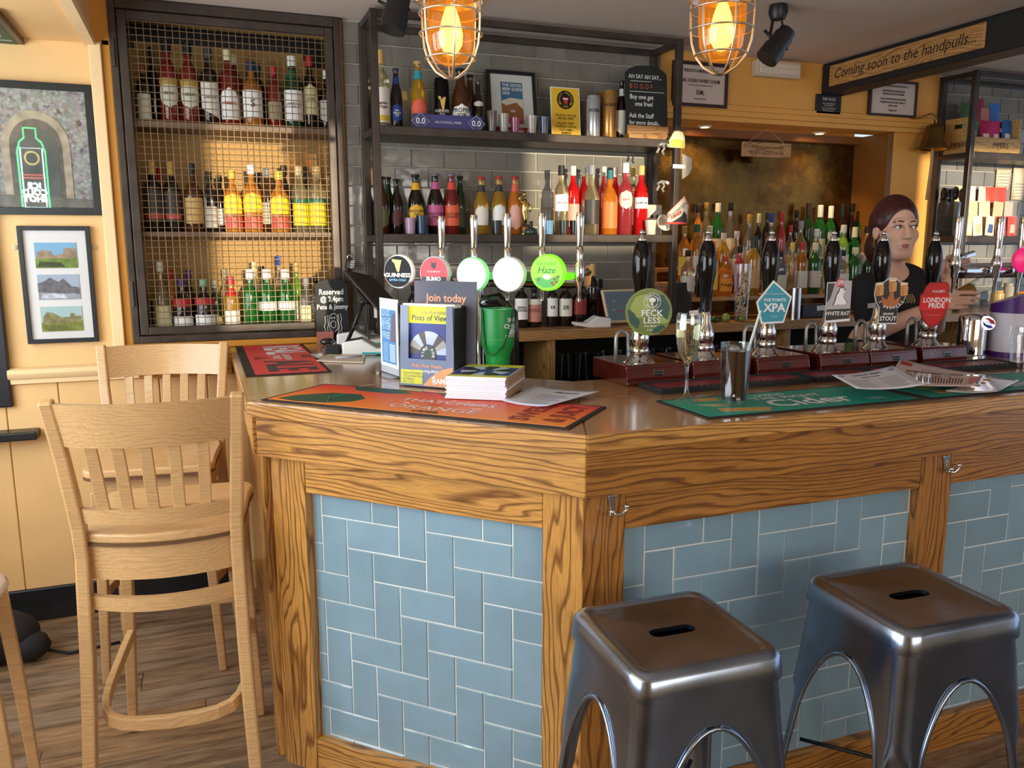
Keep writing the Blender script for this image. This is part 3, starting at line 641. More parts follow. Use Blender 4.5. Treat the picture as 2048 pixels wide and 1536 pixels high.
T2 = [(272, 320, 14, 'wine', 'amber', '#1c6a70', '#e07020', dict(lz=(.14, .5), neck='#d8d2c4')), (312, 320, 19, 'wine', 'dark', '#b08a3c', '#3a3632', dict(lz=(.15, .58), lab2=('#b84a3a', .18, .26))), (350, 324, 17, 'wine', 'dark', '#b08a3c', '#3a3632', dict(lz=(.15, .58), lab2=('#b84a3a', .18, .26))),
 (326, 336, 10, 'spirit', 'red', '#b02020', None, dict(dy=.08)), (392, 328, 19, 'wide', 'brown', '#111111', '#c8a060', dict(lz=(.12, .50))), (424, 343, 14, 'spirit', 'dark', '#111111', '#c9c4b2', dict(square=5, lz=(.06, .42))), (444, 350, 12, 'slim', 'dark', '#111111', '#f2f0ea', dict(dy=.06, lz=(.12, .4))),
 (469, 341, 19, 'wide', 'amber', '#d8b93a', '#f2d21c', dict(shape='arch', lz=(.30, .62), lab2=('#b84a3a', .06, .24))), (508, 330, 20, 'wide', 'amber', '#f2f0ea', '#f2d21c', dict(shape='arch', lz=(.30, .58), lab2=('#b84a3a', .06, .22))), (520, 345, 14, 'spirit', 'dark', '#111111', None, dict(dy=.09)), (538, 336, 14, 'spirit', 'brown', '#8a8a90', '#c9c4b2', dict(dy=.05)),
 (562, 343, 20, 'wide', 'amber', '#d8b93a', '#f2d21c', dict(shape='arch', lz=(.30, .60), lab2=('#b84a3a', .06, .24))), (573, 331, 14, 'spirit', 'dark', '#111111', None, dict(dy=.09)), (603, 333, 17, 'spirit', 'straw', '#d8cfa0', '#f2d21c', dict(lz=(.10, .46), neck=None, band=('#206040', .44, .50))), (617, 334, 12, 'spirit', 'dark', '#111111', None, dict(dy=.09)), (637, 331, 18, 'spirit', 'straw', '#d8cfa0', '#f2d21c', dict(lz=(.10, .46), band=('#206040', .44, .50))), (662, 352, 12, 'flask', 'gold', '#c8a060', '#d8b93a', dict(dy=.05))]
row(T2, KY-.02, ZS2, "cabinet middle shelf", gs, 464, YW+.262)
T3 = [(292, 556, 16, 'wide', 'dark', '#8a8a90', '#d8d2c4', dict(lz=(.02, .2), shape='slant')), (327, 523, 17, 'flask', 'straw', '#d8d2c4', '#d8cfa0', dict(lz=(.05, .42))), (347, 540, 13, 'spirit', 'orange', '#b02020', '#d8d2c4', dict(dy=.07)), (368, 557, 20, 'wide', 'dark', '#4a2a6a', '#f2f0ea', dict(lz=(.04, .36), band=('#b02020', .52, .66))), (383, 540, 13, 'spirit', 'dark', '#4a2a6a', None, dict(dy=.09)),
 (412, 557, 21, 'wide', 'dark', '#7fae8a', '#f2f0ea', dict(lz=(.04, .38), band=('#b02020', .55, .68))), (434, 560, 12, 'spirit', 'dgreen', '#d8d2c4', '#d8cfa0', dict(dy=.04, lz=(.05, .38), shape='arch')), (466, 553, 16, 'spirit', 'gold', '#b02020', '#d8d2c4', dict(lz=(.06, .42), neck='#b02020')), (456, 538, 12, 'spirit', 'straw', '#9c8f70', None, dict(dy=.09)),
 (504, 538, 17, 'wine', 'green', '#f2f0ea', None, dict(capz=.84)), (514, 524, 11, 'spirit', 'clear', '#d8cfa0', None, dict(dy=.08)), (538, 538, 19, 'wine', 'green', '#f2f0ea', '#f2f0ea', dict(lz=(.36, .50), capz=.84)), (530, 532, 10, 'spirit', 'dark', '#111111', None, dict(dy=.1)), (575, 538, 19, 'wine', 'green', '#f2f0ea', '#f2f0ea', dict(lz=(.36, .50), capz=.84)), (563, 511, 11, 'spirit', 'clear', '#1d3d8f', None, dict(dy=.08)), (597, 525, 12, 'spirit', 'lime', '#c8a060', '#d8d2c4', dict(dy=.05)),
 (615, 556, 15, 'spirit', 'clear', '#8a8a90', '#d8cfa0', dict(lz=(.08, .5))), (634, 552, 13, 'spirit', 'straw', '#111111', '#f2f0ea', dict(dy=.04)), (655, 558, 13, 'spirit', 'clear', '#111111', '#d8d2c4', {})]
row(T3, KY-.02, ZS3, "cabinet bottom shelf", gs, 646, YW+.262)
# padlock
P = ay(701, 530, YW-.05); pl = empty('padlock', 'black combination padlock hanging on the mesh cabinet door', 'padlock', tuple(P))
MB().prism([(-.022, -.014), (.014, -.022), (.022, .012), (-.012, .022)], -.012, .012, fn=lambda a, b, c: (a, c, b)).build('body', BLACK, pl, bevel=.004)
MB().tube([(-.008, 0, .015), (-.012, 0, .035), (-.004, 0, .045), (.006, 0, .04), (.008, 0, .015)], .003, 8).build('shackle', CHROME, pl, smooth=True)
for i in range(5):
    MB().cbox((.004+i*.001, -.013, -.012+i*.0075), (.018, .004, .0035)).build('number_wheel', STAIN, pl)
# ================================================================== steel shelving on the tiled wall
YS = 3.40; SX0 = .70; SX1 = ay(1353, 280, YS)[0]; ZA = 2.0; ZB = ay(900, 468, YS)[2]
ZBB = 1.15
shv = empty('wall_shelving', 'brown steel shelving frame with two shelves on grey tiles', 'shelving', (SX0, YS, ZBB)); bpy.context.view_layer.update()
def kd(o, par): o.parent = par; o.matrix_parent_inverse = par.matrix_world.inverted(); return o
p = .015
for x in (SX0, SX1):
    for y in (YS, YW-.024): kd(MB().box(x-p, x+p, y-p, y+p, ZBB+.001, 2.445).build('post', STEEL, bevel=.003), shv)
    for z in (2.43, ZA-.02, ZB-.02): kd(MB().box(x-p+.001, x+p-.001, YS+p, YW-.024-p, z-.013, z+.013).build('side_rail', STEEL, bevel=.002), shv)
for y in (YS, YW-.024): kd(MB().box(SX0+p, SX1-p, y-p, y+p, 2.418, 2.443).build('top_rail', STEEL, bevel=.002), shv)
for z in (ZA, ZB):
    kd(MB().box(SX0+p, SX1-p, YS-p, YW-.009, z-.036, z).build('shelf', STEEL, bevel=.003), shv)
# back counter
bc = empty('back_counter', 'wooden back bar counter shelf along the tiled wall', 'counter', (SX0, 3.3, 1.1)); bpy.context.view_layer.update()
board('counter_board', (.80, 3.30, 1.105), (5.9, 3.30, 1.105), (0, 0, 1), (0, 1, 0), .045, .35, PINE, bc)
kd(MB().box(XT1+.02, XR1-.04, YW, YW+.255, 1.102, 1.149).build('recess_board', PINE), bc)
for x in (1.43, 2.72, 4.0, 5.3): board('divider', (x, 3.32, 0), (x, 3.32, 1.104), (1, 0, 0), (0, 1, 0), .035, .3, PINE, bc)
for z in (.62, .875): kd(MB().box(.735, 5.9, 3.36, YW-.002, z-.02, z).build('under_shelf', mat('dark_shelf', (.02, .014, .01), .5)), bc)
kd(MB().box(.735, 5.9, YW-.02, YW-.004, 0, 1.10).build('back_panel', DARK), bc)
# ---- pint glasses under the counter
GLS = thin('clear_thin_glass', (.93, .95, .95), .25)
def tumbler_mesh(h, r0, r1, th=.002, base=.008):
    return MB().lathe([(0, 0), (r0, 0), (r1, h), (r1-th, h), (r0-th, base), (0, base)], 18)
gm = None
cnt = 0
for r_, (z, n, y) in enumerate(((.876, 12, 3.44), (.621, 12, 3.44))):
    for k in range(n):
        x = 1.52+k*.092
        o = tumbler_mesh(.145, .032, .043).build('pint_glass', GLS, smooth=40) if gm is None else bpy.data.objects.new('pint_glass', gm)
        if gm is None: gm = o.data
        else: COL.objects.link(o)
        o.location = (x, y, z)
        tag(o, 'empty pint glass in the dark under the back counter, %s from left, %s row' % (ordi(k), 'upper' if r_ == 0 else 'lower'), 'glass', 'pint glasses under the back counter')
# ---- bottles on the upper shelf
def pick(px, py, Y): return ay(px, py, Y)
gA = 'alcohol-free drinks on the upper shelf'
YA = YS+.11
A1 = [(764, 100, 18, 'spirit', 'straw', '#c8a060', '#e8e0d0', dict(text='Captain\nMorgan', tcol='#5a2018', lz=(.08, .52), tsize=.24, lab2=('#d8b93a', .10, .17), capz=.82, desc='clear spiced rum bottle, cream label')),
 (794, 137, 13, 'beer', 'dark', '#22304a', '#1d3d8f', dict(shape='oval', lz=(.12, .42), text='San\nMiguel\n0.0', tcol='#e8e0d0', tsize=.24, neck='#1d3d8f', desc='dark beer bottle, blue oval label')),
 (838, 123, 17, 'beer', 'cider', '#c8a060', '#e0604a', dict(shape='oval', lz=(.12, .46), neck='#2f9aa8', desc='golden cider bottle, coral label, teal neck')),
 (884, 157, 16, 'can', '#14110f', None, None, dict(nm='drink_can', cat='can', text='GUINNESS\n0.0', tcol='#e8e0d0', tsize=.25, lz=(.2, .5), desc='black stout can with gold harp')),
 (922, 138, 20, 'beer', 'brown', '#111111', '#f2f0ea', dict(shape='arch', lz=(.08, .44), text='PROPER\nJOB\nIPA', tcol='#111111', tsize=.30, desc='brown ale bottle, white arched label')),
 (941, 150, 14, 'beer', 'brown', '#111111', '#1d3d8f', dict(dy=.05, desc='brown beer bottle half hidden, blue label')),
 (957, 160, 11, 'beer', 'dark', '#3a3632', '#c9c4b2', dict(shape='oval', lz=(.5, .6), desc='slim black beer bottle')),
 (1186, 192, 15, 'can', '#b9bcc0', None, None, dict(nm='drink_can', cat='can', text='HOBG', tcol='#111111', tsize=.3, lz=(.5, .8), desc='silver and black ale can')),
 (1203, 186, 14, 'can', '#8a5a30', None, None, dict(nm='drink_can', cat='can', dy=.06, desc='bronze ale can half hidden')),
 (1218, 182, 16, 'can', '#b8864a', None, None, dict(nm='drink_can', cat='can', text='HOBGO', tcol='#1a1208', tsize=.26, lz=(.6, .8), desc='bronze and black ale can')),
 (1242, 161, 11, 'beer', 'dark', '#3a2a20', '#e8e0d0', dict(shape='slant', lz=(.10, .50), neck='#f2f0ea', desc='black bottle with slanting cream label'))]
row(A1, YA, ZA, 'upper steel shelf', gA, 262, YW-.03)
# gold harp on the can
P = pick(884, 195, YA-.055); o = [x for x in bpy.data.objects if x.get('label', '').startswith('black stout can')][0]
hp = [(-.4, .5), (.35, .42), (.30, .30), (.12, -.5), (-.02, -.45), (-.22, .2), (-.38, .35)]
R_ = .034
MB().prism([(a*.045, b*.06) for a, b in hp], 0, 1, fn=lambda a, b, c: ((R_+.001)*math.sin(a/R_), -(R_+.001+.0008*c)*math.cos(a/R_), .115+b)).build('harp_emblem', mat('gold_print', (.75, .50, .12), .4, metal=.5), o)
# blue alcohol-free strip
P0 = pick(824, 236, YA-.055); P1 = pick(962, 243, YA-.055)
sg = empty('shelf_sign', 'blue strip sign reading alcohol-free between two 0.0 diamonds', 'sign', (P0[0], YA-.075, ZA)); wS = P1[0]-P0[0]; hS = .062
NAVY = mat('navy_card', (.05, .05, .20), .4)
MB().box(0, wS, 0, .014, 0, hS).build('strip', NAVY, sg, bevel=.002)
for x in (.03, wS-.03):
    d = MB().prism([(x-.042, hS/2), (x, hS/2-.036), (x+.042, hS/2), (x, hS/2+.036)], -.006, -.001, fn=lambda a, b, c: (a, c, b)).build('diamond', NAVY, sg)
    MB().text('0.0', lambda a, b, x=x: (x+a, -.0068, hS/2+b), .034, bold=.02).build('lettering', WHITE, d)
    q = [(x-.039, hS/2), (x, hS/2-.033), (x+.039, hS/2), (x, hS/2+.033)]
    MB().tube([(a, -.0065, b) for a, b in q], .0008, 4, closed=True).build('outline', WHITE, d)
MB().text('ALCOHOL-FREE', lambda a, b: (wS/2+a, -.0008, hS/2+b), .013, sx=1.25).build('lettering', WHITE, sg)
# ---- framed beer guide leaning on the wall
def framed(name, label, W_, H_, M, fcol, fw=.02, mcol=WHITE, prints=(), dep=.018, glass=False, cat='picture frame', mw=0.0):
    t = tag(MB().box(-W_/2, -W_/2+fw, 0, dep, 0, H_).box(W_/2-fw, W_/2, 0, dep, 0, H_).box(-W_/2+fw, W_/2-fw, 0, dep, 0, fw).box(-W_/2+fw, W_/2-fw, 0, dep, H_-fw, H_).build(name, fcol, M=M, bevel=.0015), label, cat)
    MB().box(-W_/2+fw, W_/2-fw, dep*.45, dep*.9, fw, H_-fw).build('mount', mcol, t)
    for pr in prints:
        nm, mb, mm = pr; mb.build(nm, mm, t)
    return t
y_ = dep_ = .018*.45-.0012
def rect(x0, x1, z0, z1, y=y_, mi=0): return MB().box(x0, x1, y-.0006, y, z0, z1, mi)
def lean(P, ang): return Matrix.Translation(tuple(P)) @ Matrix.Rotation(ang, 4, 'X')
P = pick(1028, 236, YW-.075); Hf = .30; Wf = .235
gb = framed('picture_frame', 'black framed beer guide cover leaning on the upper steel shelf', Wf, Hf, lean((P[0], YW-.085, ZA+.001), -.16), BLACKP, .016, mat('mount_grey', (.62, .62, .60), .6), prints=[
 ('cover', rect(-.052, .052, .065, .25), PC('#3d6a8a')), ('cover_hill', MB().prism([(-.052, .066), (.052, .066), (.052, .13), (.02, .16), (-.03, .145), (-.052, .155)], y_-.0014, y_-.0008, fn=lambda a, b, c: (a, c, b)), PC('#8a5a34')),
 ('cover_sky', MB().prism([(-.052, .155), (-.03, .145), (.02, .16), (.052, .13), (.052, .175), (-.01, .18), (-.052, .165)], y_-.0013, y_-.0008, fn=lambda a, b, c: (a, c, b)), PC('#c9c4b2')),
 ('cover_field', rect(-.052, .052, .066, .095, y_-.0016), PC('#b84a3a')),
 ('lettering', MB().text('THE GOOD\nBEER GUIDE\n2026', lambda a, b: (-.046+a, y_-.0020, .218+b), .018, bold=.02, align='LEFT'), WHITE),
 ('lettering', MB().text('GBG', lambda a, b: (a, y_-.0026, .12+b), .012, bold=.02), WHITE)])
# ---- shot glasses and trinkets on the upper shelf
tr = [(984, 222, 10, '#8a7a70'), (1008, 228, 11, '#c9c4b2'), (1030, 236, 10, '#c05a8a'), (1064, 232, 11, '#d8cfc4'), (1088, 234, 10, '#5a6a8a')]
for i, (px, top, hw, colr) in enumerate(tr):
    Y = YS+.045; q = pick(px, 262, Y); t = Y/_ray(px, 262)[1]; h = pick(px, top, Y)[2]-ZA; r = hw/FPX*t
    o = tumbler_mesh(h, r*.72, r, .003, h*.28).build('shot_glass', mat('shot_'+colr[1:], colr, .08, trans=.6), smooth=40); o.location = (q[0], Y, ZA)
    tag(o, 'small souvenir shot glass, %s from left, in front of the framed guide' % ordi(i), 'glass', 'souvenir shot glasses')
P = pick(1032, 250, YS+.09)
o = tag(MB().box(-.10, .10, 0, .008, 0, .035).build('slogan_plaque', PC('#a83226'), M=TM((P[0], YS+.095, ZA))), 'low red slogan plaque behind the souvenir shot glasses', 'sign')
MB().text('Whatever it', lambda a, b: (a, -.0008, .018+b), .026, bold=.01).build('lettering', WHITE, o)
# ---- yellow poster
P = pick(1133, 266, YA+.02); t = (YA+.02)/_ray(1133, 215)[1]; Wp = 64/FPX*t; Hp = .23
o = tag(MB().box(-Wp/2, Wp/2, 0, .004, 0, Hp).build('offer_poster', mat('poster_edge', (.85, .82, .72), .5), M=lean((P[0], YA+.02, ZA+.001), -.10)), 'yellow offer poster with black badge standing on the upper steel shelf', 'poster')
MB().box(-Wp/2+.004, Wp/2-.004, -.0006, 0, .002, Hp-.004).build('yellow_print', mat('poster_yellow', (.85, .52, .03), .5), o)
MB().lathe([(.042, 0), (.042, .0008), (0, .0008)], 28).build('badge', BLACK, o).matrix_local = TM((0, -.0008, Hp-.056), rx=PI/2)
MB().lathe([(.040, 0), (.040, .0004), (.0385, .0004), (.0385, 0)], 28).build('badge_ring', mat('poster_yellow'+'', (.85, .52, .03)), o).matrix_local = TM((0, -.0012, Hp-.056), rx=PI/2)
RED = mat('print_red', (.62, .03, .03), .5)
MB().prism([(-.017, .008), (-.012, .013), (-.005, .010), (0, .012), (.006, .010), (.013, .013), (.017, .006), (.012, -.002), (.009, -.016), (.002, -.022), (-.006, -.016), (-.012, 0)], -.0028, -.0018, fn=lambda a, b, c: (a, c, Hp-.056+b)).build('mouth_print', RED, o)
MB().prism([(-.013, .007), (.013, .007), (.010, .001), (-.010, .001)], -.0034, -.0029, fn=lambda a, b, c: (a, c, Hp-.056+b)).build('teeth_print', WHITE, o)
def arc_text(mb, s, cx, cz, R, y, size, top=True, bold=.02, spread=1.0):
    n = len(s); step = size*.78/R*spread
    for i, ch in enumerate(s):
        if ch == ' ': continue
        th = (i-(n-1)/2)*step
        if top: mb.text(ch, lambda a, b, th=th: (cx+(R+b)*math.sin(th)+a*math.cos(th), y, cz+(R+b)*math.cos(th)-a*math.sin(th)), size, bold=bold)
        else: mb.text(ch, lambda a, b, th=th: (cx+(R-b)*math.sin(th)+a*math.cos(th), y, cz-(R-b)*math.cos(th)+a*math.sin(th)), size, bold=bold)
    return mb
arc_text(arc_text(MB(), 'THIRSTY THURSDAYS', 0, Hp-.056, .031, -.0030, .0105), 'AT THE GN', 0, Hp-.056, .031, -.0030, .0115, False).build('lettering', mat('poster_yellow'), o) if False else arc_text(arc_text(MB(), 'THIRSTY THURSDAYS', 0, Hp-.056, .031, -.0030, .0105), 'AT THE GN', 0, Hp-.056, .031, -.0030, .0115, False).build('lettering', MATS['poster_yellow'], o)
MB().text('10% OFF ALL CASK ALES\nAND REAL CIDERS', lambda a, b: (a, -.0012, .098+b), .0135, bold=.02, sx=.72).text('ALL DAY EVERY\nTHURSDAY FOR ALL\nOUR CAMRA\nMEMBERS', lambda a, b: (a, -.0012, .047+b), .0145, bold=.02, sx=.8).build('lettering', BLACK, o)
# ---- chalkboard
SLATE = mat('chalkboard', (.018, .020, .018), .7, var=.2, vscale=12); CHALK = mat('chalk', (.85, .84, .78), .8); CHALKR = mat('chalk_red', (.55, .10, .07), .8)
t = (YS+.02)/_ray(1294, 200)[1]; P = pick(1296, 272, YS+.03); Wc = 94/FPX*t; Hc = .31
cb = empty('chalkboard', 'arched chalkboard with buy one get one free offer on the upper shelf', 'chalkboard', (P[0], YS+.035, ZA+.001))
pts = [(-Wc/2, 0), (Wc/2, 0), (Wc/2, Hc*.86)]+[(Wc/2*math.cos(a), Hc*.86+Hc*.14*math.sin(a)) for a in [PI*k/12 for k in range(1, 12)]]+[(-Wc/2, Hc*.86)]
MB().prism(pts, .0, .010, fn=lambda a, b, c: (a, c+b*.08, b+.022)).build('slate', SLATE, cb)
MB().box(-Wc/2, Wc/2, -.02, .035, 0, .022).build('wooden_base', PINE, cb)
MB().box(-Wc/2, Wc/2, -.004, .000, .022, .062).build('wooden_strip', PINE, cb)
cf = lambda x0, z0: (lambda a, b: (x0+a, -.0012+(z0+b)*.08-.0018, z0+b+.022))
L_ = -Wc/2+.012
for s_, x_, z_, k_ in (('AH SAY AH SAY...', 0, .83, .026), ('Buy one get', .004, .54, .030), ('one free!', .03, .44, .030), ('Ask the Staff', 0, .27, .029), ('for more details..', 0, .17, .027)): MB().text(s_, cf(L_+x_, Hc*z_), k_, bold=.012, sx=.86, align='LEFT').build('chalk_writing', CHALK, cb)
for z_, x0, x1 in ((.765, -.40, .1), (.615, -.42, .42), (.11, -.4, .42)): MB().tube([cf(0, 0)(x0*Wc, z_*Hc), cf(0, 0)(0, z_*Hc+.001), cf(0, 0)(x1*Wc, z_*Hc+.002)], .0012, 5).build('chalk_line', CHALK, cb)
MB().text('B O G O F', cf(L_+.004, Hc*.69), .031, bold=.004, align='LEFT', sx=.86).build('chalk_writing', CHALKR, cb)
# ---- beer and liqueur bottles on the lower shelf
YB = YS+.10; gB = 'bottles on the lower steel shelf'
B1 = [(764, 353, 16, 'beer', 'brown', '#111111', '#6a6a3a', dict(shape='oval', lz=(.10, .46))), (778, 354, 14, 'beer', 'dgreen', '#111111', None, dict(dy=.055)), (795, 358, 13, 'beer', 'dark', '#111111', '#5a2a26', dict(shape='oval', lz=(.14, .46))),
 (833, 349, 17, 'beer', 'dark', '#111111', '#e8b020', dict(shape='oval', lz=(.22, .50), text='THATCHERS\nGold', tcol='#3a2408', tsize=.2, neck='#e8b020', desc='dark cider bottle, yellow label reading Gold')), (872, 347, 17, 'beer', 'dark', '#6a6a70', '#c05a8a', dict(lz=(.14, .48), text='THATCHERS\nRoque', tcol='#3a1026', tsize=.2, neck='#c05a8a', desc='dark cider bottle, pink label')), (904, 348, 17, 'beer', 'redbrown', '#6a6a70', '#e0603a', dict(lz=(.14, .48), text='THATCHERS\nORANGE', tcol='#5a1408', tsize=.2, neck='#d84a34', desc='dark cider bottle, orange label')), (921, 352, 13, 'beer', 'dgreen', '#111111', '#3a4a36', dict(dy=.05)),
 (963, 354, 15, 'beer', 'cider', '#b02020', '#e8e0d0', dict(shape='arch', lz=(.16, .50), neck='#3a3632', desc='golden cider bottle, white arched label')), (998, 353, 15, 'beer', 'cider', '#b02020', '#f2f0ea', dict(shape='arch', lz=(.16, .52), neck='#3a3632', desc='golden cider bottle, bright white label')), (1030, 353, 15, 'beer', 'orange', '#b02020', '#e6a99a', dict(shape='oval', lz=(.08, .52), neck='#e0604a', desc='amber cider bottle, pink oval label')),
 (1122, 331, 15, 'spirit', 'straw', '#111111', '#f2f0ea', dict(text='CINZANO', tcol='#b02020', tsize=.17, lz=(.34, .58), neck=None, desc='vermouth bottle, white slanting label')), (1145, 332, 14, 'spirit', 'red', '#e8e0d0', '#e6a99a', dict(dy=.06)), (1166, 334, 12, 'spirit', 'red', '#e8e0d0', '#e6a99a', dict(dy=.075)), (1182, 330, 17, 'long', 'straw', '#8a8a90', '#3a3632', dict(lz=(.15, .5), desc='tall domed clear liqueur bottle')),
 (1218, 340, 17, 'wide', 'orange', '#1c6a70', '#e07a3a', dict(lz=(.10, .5), desc='orange aperitif bottle, sun label')), (1206, 333, 12, 'spirit', 'pink', '#e8e0d0', None, dict(dy=.08)), (1229, 335, 12, 'spirit', 'red', '#e8e0d0', None, dict(dy=.08)), (1249, 326, 15, 'spirit', 'pink', '#f2f0ea', '#e8d8c0', dict(shape='oval', lz=(.36, .62), text='SARTI', tcol='#b02020', tsize=.2, desc='pink aperitif bottle, tall white cap')), (1263, 334, 11, 'spirit', 'straw', '#d8b93a', None, dict(dy=.08)), (1280, 331, 15, 'spirit', 'red', '#d8b060', '#f2f0ea', dict(text='CAMPARI', tcol='#1d2a5a', tsize=.2, lz=(.38, .54), desc='red bitter bottle, white label, gold cap'))]
row(B1, YB, ZB, 'lower steel shelf', gB, 463, YW-.03)
# ---- trinkets on the lower shelf
def cup(px, top, base, hw, colr, lab, Y, zb, name='shot_glass', tr_=0.0, flare=.85):
    q = pick(px, base, Y); t = Y/_ray(px, base)[1]; h = pick(px, top, Y)[2]-zb; r = hw/FPX*t
    o = tumbler_mesh(h, r*flare, r, .0025, h*.1).build(name, mat('cup_'+colr[1:], colr, .2, trans=tr_), smooth=40); o.location = (q[0], Y, zb)
    return tag(o, lab, 'cup')
cup(821, 436, 464, 11, '#b08aa0', 'pink topped souvenir shot glass on the lower steel shelf', YS+.03, ZB)
cup(844, 431, 464, 11, '#1a3450', 'deep blue souvenir shot glass on the lower steel shelf', YS+.03, ZB)
cup(994, 441, 464, 10, '#2a2a2a', 'black patterned shot glass in front of a cider bottle', YS+.03, ZB)
cup(1098, 441, 464, 9, '#6aa0c0', 'sky blue shot glass beside the lidded turtle ornament', YS+.03, ZB)
cup(1128, 441, 464, 10, '#3a3632', 'smoky shot glass in front of the vermouth bottle', YS+.03, ZB, tr_=.4)
cup(1149, 441, 464, 10, '#1a1a1c', 'black shot glass in front of the red bottles', YS+.03, ZB)
cup(1301, 440, 464, 12, '#d8c8b4', 'white paper cup with red heart at the lower shelf end', YS+.035, ZB, flare=.75)
P = pick(1325, 466, YS+.04); o = tag(MB().lathe([(0, 0), (.022, 0), (.034, .012), (.040, .035), (.037, .035), (.030, .012), (0, .006)], 20).build('china_bowl', mat('china', (.78, .72, .64), .3), M=TM((P[0], YS+.055, ZB+.046), rx=1.25), smooth=40), 'white china ramekin lying on its side at the shelf end', 'bowl')
P = pick(1312, 448, YS+.12); t = (YS+.12)/_ray(1305, 420)[1]
o = tag(MB().box(-.05, .045, 0, .03, 0, .145).build('printed_bag', mat('bag_paper', (.72, .58, .42), .5), M=TM((pick(1308, 440, YS+.13)[0], YS+.13, ZB)), bevel=.006), 'pale printed coffee bag with a sugar skull at the lower shelf end', 'bag')
MB().ball((0, -.002, .085), .036, 14, sc=(.9, .08, 1.1)).build('skull_print', mat('skull_white', (.80, .74, .62), .6), o, smooth=True)
for sx_ in (-1, 1): MB().ball((sx_*.014, -.006, .088), .009, 10, sc=(1, .2, 1)).build('eye_print', PC('#5a3a6a' if sx_ < 0 else '#4a7a3a'), o)
P = pick(1049, 462, YS+.05); st_ = empty('gold_statuette', 'gold figurine statuette standing on the lower steel shelf', 'statuette', (P[0], YS+.05, ZB))
GOLD = mat('gold', (.80, .56, .16), .18, metal=1)
MB().lathe([(0, 0), (.018, 0), (.018, .008), (.010, .012), (.010, .03), (.006, .036)], 16).build('pedestal', GOLD, st_, smooth=40)
MB().tube([(0, 0, .034), (.004, 0, .07), (-.002, 0, .10), (0, 0, .14), (0, 0, .16)], [.007, .010, .013, .016, .006], 10).ball((0, 0, .175), .011, 10).tube([(-.012, 0, .14), (-.028, -.005, .15), (-.02, -.005, .175)], .005, 6).tube([(.012, 0, .14), (.03, -.005, .12), (.022, -.008, .10)], .005, 6).build('figure', GOLD, st_, smooth=True)
P = pick(1062, 460, YS+.035); o = empty('turtle_ornament', 'small glazed turtle ornament with bottle on its back', 'ornament', (P[0], YS+.035, ZB))
MB().ball((0, 0, .010), .032, 14, sc=(1, .8, .72)).build('shell', mat('glaze_teal', (.03, .06, .055), .1, coat=1), o, smooth=True)
MB().ball((-.034, -.008, .010), .010, 10).build('head', mat('glaze_teal2', (.10, .14, .08), .15), o, smooth=True)
MB().lathe([(.008, .028), (.007, .05), (.009, .052), (.009, .058), (0, .058)], 10).build('stopper', BLACK, o, smooth=40)
# ---- wine bottles on the back counter
YC = 3.46
C1 = [(760, 560, 13, 'wine', 'dark', '#111111', '#c9c4b2', dict(lz=(.30, .55))), (1000, 562, 13, 'wine', 'dark', '#3a3632', '#d8b8a8', dict(lz=(.28, .60))), (1042, 560, 15, 'wine', 'dark', '#111111', '#f2f0ea', dict(lz=(.18, .62), text='SIERRA\nGRANDE', tcol='#111111', tsize=.24)), (1068, 575, 16, 'wide', 'dark', '#111111', '#d08a7a', dict(lz=(.14, .72), text='UNDER THE\nSYCAMORE', tcol='#8a3a30', tsize=.15, band=('#e8e0d0', .58, .72))),
 (1104, 558, 12, 'wine', 'dark', '#111111', '#f2f0ea', dict(lz=(.22, .60), text='ER', tcol='#111111', tsize=.4)), (1130, 560, 15, 'wine', 'dark', '#111111', '#e8e0d0', dict(lz=(.22, .60), text='ER', tcol='#111111', tsize=.4)), (1158, 562, 16, 'wine', 'dark', '#111111', '#8a2a26', dict(lz=(.26, .60))), (1183, 527, 15, 'wine', 'dark', '#c8a060', None, dict(dy=.03)), (1200, 558, 10, 'wine', 'dark', '#111111', '#a03028', dict(dy=.08, lz=(.26, .6))), (905, 560, 14, 'wine', 'dark', '#111111', '#c9c4b2', {}), (868, 565, 13, 'wine', 'dark', '#111111', None, {}), (830, 562, 14, 'wine', 'dark', '#111111', '#d8d2c4', {})]
row(C1, YC, ZBB, 'back counter', 'wine bottles on the back counter', 655, YW-.02)
# ---- payment terminal and till tablet on the back counter
def card_reader(name, lab, M, c1, c2, grp=None):
    t = empty(name, lab, 'card reader'); t.matrix_world = M
    if grp: t['group'] = grp
    MB().prism([(-.085, 0), (.02, 0), (.085, .012), (.085, .026), (.03, .022), (-.02, .052), (-.085, .042)], -.036, .036, fn=lambda a, b, c: (a, c, b)).build('body', c1, t, bevel=.006)
    MB().prism([(-.078, .0432), (-.024, .0535), (-.024, .0545), (-.078, .0442)], -.028, .028, fn=lambda a, b, c: (a, c, b)).build('screen', mat('dark_glass', (.02, .02, .025), .08), t)
    MB().box(-.02, .07, -.0372, -.036, .004, .010).build('stripe', c2, t)
    return t
WPL = mat('white_plastic', (.78, .76, .73), .35); TEAL = mat('teal_plastic', (.02, .42, .42), .4)
P = pick(1187, 662, 3.335)
card_reader('card_reader', 'white card reader lying on the back counter by the wine', TM((P[0], 3.36, ZBB), rz=PI-.12), WPL, WPL)
P = pick(1238, 652, 3.42); Q = pick(1238, 580, 3.47); hq = .165
tb = empty('till_tablet', 'till tablet in a cream case on the back counter', 'tablet'); tb.matrix_world = Matrix.Translation((P[0]+.03, 3.40, ZBB+.012)) @ Matrix.Rotation(.12, 4, 'Z') @ Matrix.Rotation(-.38, 4, 'X')
MB().box(-.105, .105, 0, .014, 0, hq).build('case', mat('cream_case', (.70, .55, .36), .4), tb, bevel=.005)
MB().box(-.095, .095, -.001, 0, .012, hq-.012).build('screen', mat('screen_grey', (.03, .04, .05), .15, emit=(.10, .13, .15), es=.35), tb)
